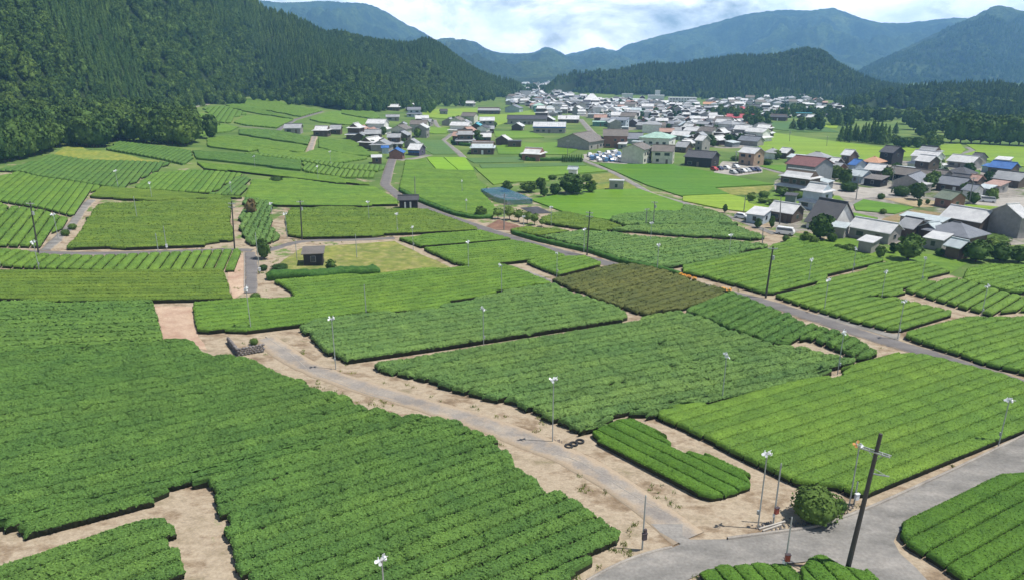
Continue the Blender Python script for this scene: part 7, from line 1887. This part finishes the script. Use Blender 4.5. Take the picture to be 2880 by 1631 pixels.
for line in WALLSTONE:
    (x0, y0), (x1, y1) = line; L_ = math.hypot(x1 - x0, y1 - y0); n_ = int(L_ / .42)
    wl.location = (x0, y0, float(zg(x0, y0))) if line is WALLSTONE[0] else wl.location
    for c in range(4):
        for k in range(n_):
            f = (k + .5 * (c % 2) + .25) / n_
            x, y = x0 + (x1 - x0) * f, y0 + (y1 - y0) * f
            so_ = obj('stone', STONE[random.randrange(5)], wl, (x - wl.location[0], y - wl.location[1], .15 + c * .3 - .02), random.uniform(0, 6), (.5, .46, .36))
bx0 = BEAM[0]; bx1 = BEAM[1]
for k in range(2):
    L_ = math.hypot(bx1[0] - bx0[0], bx1[1] - bx0[1]); an = math.atan2(bx1[1] - bx0[1], bx1[0] - bx0[0])
    tag(obj('timber_beam', MB().box(0, L_ * (1 - .25 * k), -.07, .07, 0, .13).mesh('timber_beam', M['wood']), None, (bx0[0] + .25 * k, bx0[1] - .28 * k, float(zg(*bx0)) + .03), an + .05 * k),
        ('longer' if k == 0 else 'shorter') + ' weathered grey beam lying beside the red box post', 'beam')
L = np.array(densify(ROCKS, .35, False)); V_ = []; n_rock = 0
def stone_strip(name, label, line, wid, n_, smin, smax):
    L = np.array(densify(line, .3, False)); VV = []; FF = []; n0 = 0
    for k in range(n_):
        x, y = L[rng.integers(len(L))] + rng.normal(0, wid, 2)
        s_ = rng.uniform(smin, smax); me = STONE[int(rng.integers(5))]
        V = np.array([v.co[:] for v in me.vertices]) * s_ * rng.uniform(.7, 1.2, 3) + np.array([x, y, float(zg(x, y)) + s_ * .2])
        F = np.array([tuple(p.vertices) for p in me.polygons]); VV.append(V); FF.append(F + n0); n0 += len(V)
    tag(obj(name, mesh_from(name, np.concatenate(VV), np.concatenate(FF), M['stone'])), label, kind='stuff')
stone_strip('rubble', 'broken grey rubble along the kerb by the big round bush', [(x, y + .5) for x, y in ROCKS], .45, 260, .08, .26)
stone_strip('pebbles', 'pale stones at the foot of the fan pole by the tyres', PEBBLE, .25, 40, .06, .16)
net = NET[0]
nr = thing('netting_frame', 'blue garden netting stretched over low posts beside the large light field', 'netting', (net[0][0], net[0][1], float(zg(*net[0]))))
ox_, oy_, oz_ = nr.location
me = sheet_mesh('net', net, 1.5, 3.0, M['net'])
V = np.array([v.co[:] for v in me.vertices]); keep = V[:, 2] > zg(V[:, 0], V[:, 1]) + 1
for v in me.vertices:
    v.co.x -= ox_; v.co.y -= oy_; v.co.z -= oz_ - (0.08 * math.sin(v.co.x * .9) * math.cos(v.co.y * .7) if True else 0)
obj('net', me, nr)
for x, y in densify(net, 7): obj('net_post', POLE, nr, (x - ox_, y - oy_, float(zg(x, y)) - oz_), None, (.7, .7, 1.55))
for i, (x, y) in enumerate(FLOWER):
    r_ = thing('marigold_clump', 'orange marigold clump on the dark field edge', 'flowers', (x, y, float(zg(x, y))), i, 'marigold clumps along the dark field')
    V, F = leaf_quads(np.array([0, 0, .75]) + rand_dirs(60, rng) * np.array([.45, .45, .25]), np.tile([0, 0, 1.], (60, 1)) + rng.normal(0, .3, (60, 3)), .12, rng)
    obj('blossoms', mesh_from('blossoms', V, F, M['flower']), r_)
    obj('stems', CR['bush'][0], r_, None, None, (1.0, 1.0, .75))

# weeds and dry grass along the lanes
VV = []; nb_ = 0
ribs = [ribbon(r_[1], 1.0) + (r_[2],) for r_ in ROAD[:6]] + [ribbon(k_[1], 1.0) + (0.6,) for k_ in KERB]
teap = [t_[1] for t_ in TEA]
for k in range(1500):
    L, Nn, w_ = ribs[int(rng.integers(len(ribs)))]
    q = int(rng.integers(len(L)))
    off = rng.choice([-1, 1]) * (w_ / 2 + .15 + rng.exponential(1.1))
    x0, y0 = L[q] + Nn[q] * off + rng.normal(0, .3, 2)
    if inside(np.array([x0]), np.array([y0]), JUNC)[0] or any(np.min(np.hypot(rb[0][:, 0] - x0, rb[0][:, 1] - y0)) < rb[2] / 2 + .1 for rb in ribs[:6]): continue
    if y0 > 190 or fbm(x0 / 4, y0 / 4, 2, 77) < .53: continue
    nn = int(rng.integers(8, 20))
    P_ = np.stack([x0 + rng.normal(0, .16, nn), y0 + rng.normal(0, .16, nn), np.zeros(nn)], -1); P_[:, 2] = zg(P_[:, 0], P_[:, 1])
    a = rng.uniform(0, 6.28, nn); hh = rng.uniform(.10, .34, nn); ww = rng.uniform(.02, .05, nn)
    dx, dy = np.cos(a) * ww, np.sin(a) * ww
    lean = rng.normal(0, .12, (nn, 2))
    VV.append(np.stack([P_ + np.stack([-dx, -dy, 0 * a], -1), P_ + np.stack([dx, dy, 0 * a], -1), P_ + np.stack([lean[:, 0] + dx * .3, lean[:, 1] + dy * .3, hh], -1), P_ + np.stack([lean[:, 0] - dx * .3, lean[:, 1] - dy * .3, hh * .95], -1)], 1).reshape(-1, 3))
VV = np.concatenate(VV)
tag(obj('weeds', mesh_from('weeds', VV, np.arange(len(VV)).reshape(-1, 4), M['weeds'])), 'sparse weeds and dry grass along the lanes', kind='stuff')

def number_shared(groups):
    by = {}
    for o_ in C.objects:
        if o_.get('group') in groups: by.setdefault(o_['label'], []).append(o_)
    for l_, L_ in by.items():
        if len(L_) > 1:
            for n_, o_ in enumerate(sorted(L_, key=lambda q: q.location.x / q.location.y)): o_['label'] = l_ + ', ' + ordinal(n_) + ' from the left'
number_shared({o_.get('group') for o_ in C.objects if o_.get('group') and ('far village' in o_['group'] or 'scrapped' in o_['group'] or 'marigold' in o_['group'])})

# ------------------------------------------------------------------ air: one even haze box round the whole valley
hb = MB().box(-6500, 6500, -400, 6400, -8, 456)
hz_ = obj('haze', hb.mesh('haze', None))
hm = bpy.data.materials.new('haze'); hm.use_nodes = True
ht = hm.node_tree; ht.nodes.clear()
ho = ht.nodes.new('ShaderNodeOutputMaterial'); pv = ht.nodes.new('ShaderNodeVolumePrincipled')
pv.inputs['Color'].default_value = (0.28, 0.57, 1.0, 1)
pv.inputs['Density'].default_value = 0.00017
pv.inputs['Anisotropy'].default_value = 0.0
ht.links.new(pv.outputs['Volume'], ho.inputs['Volume'])
hz_.data.materials.append(hm)
tag(hz_, kind='stuff')
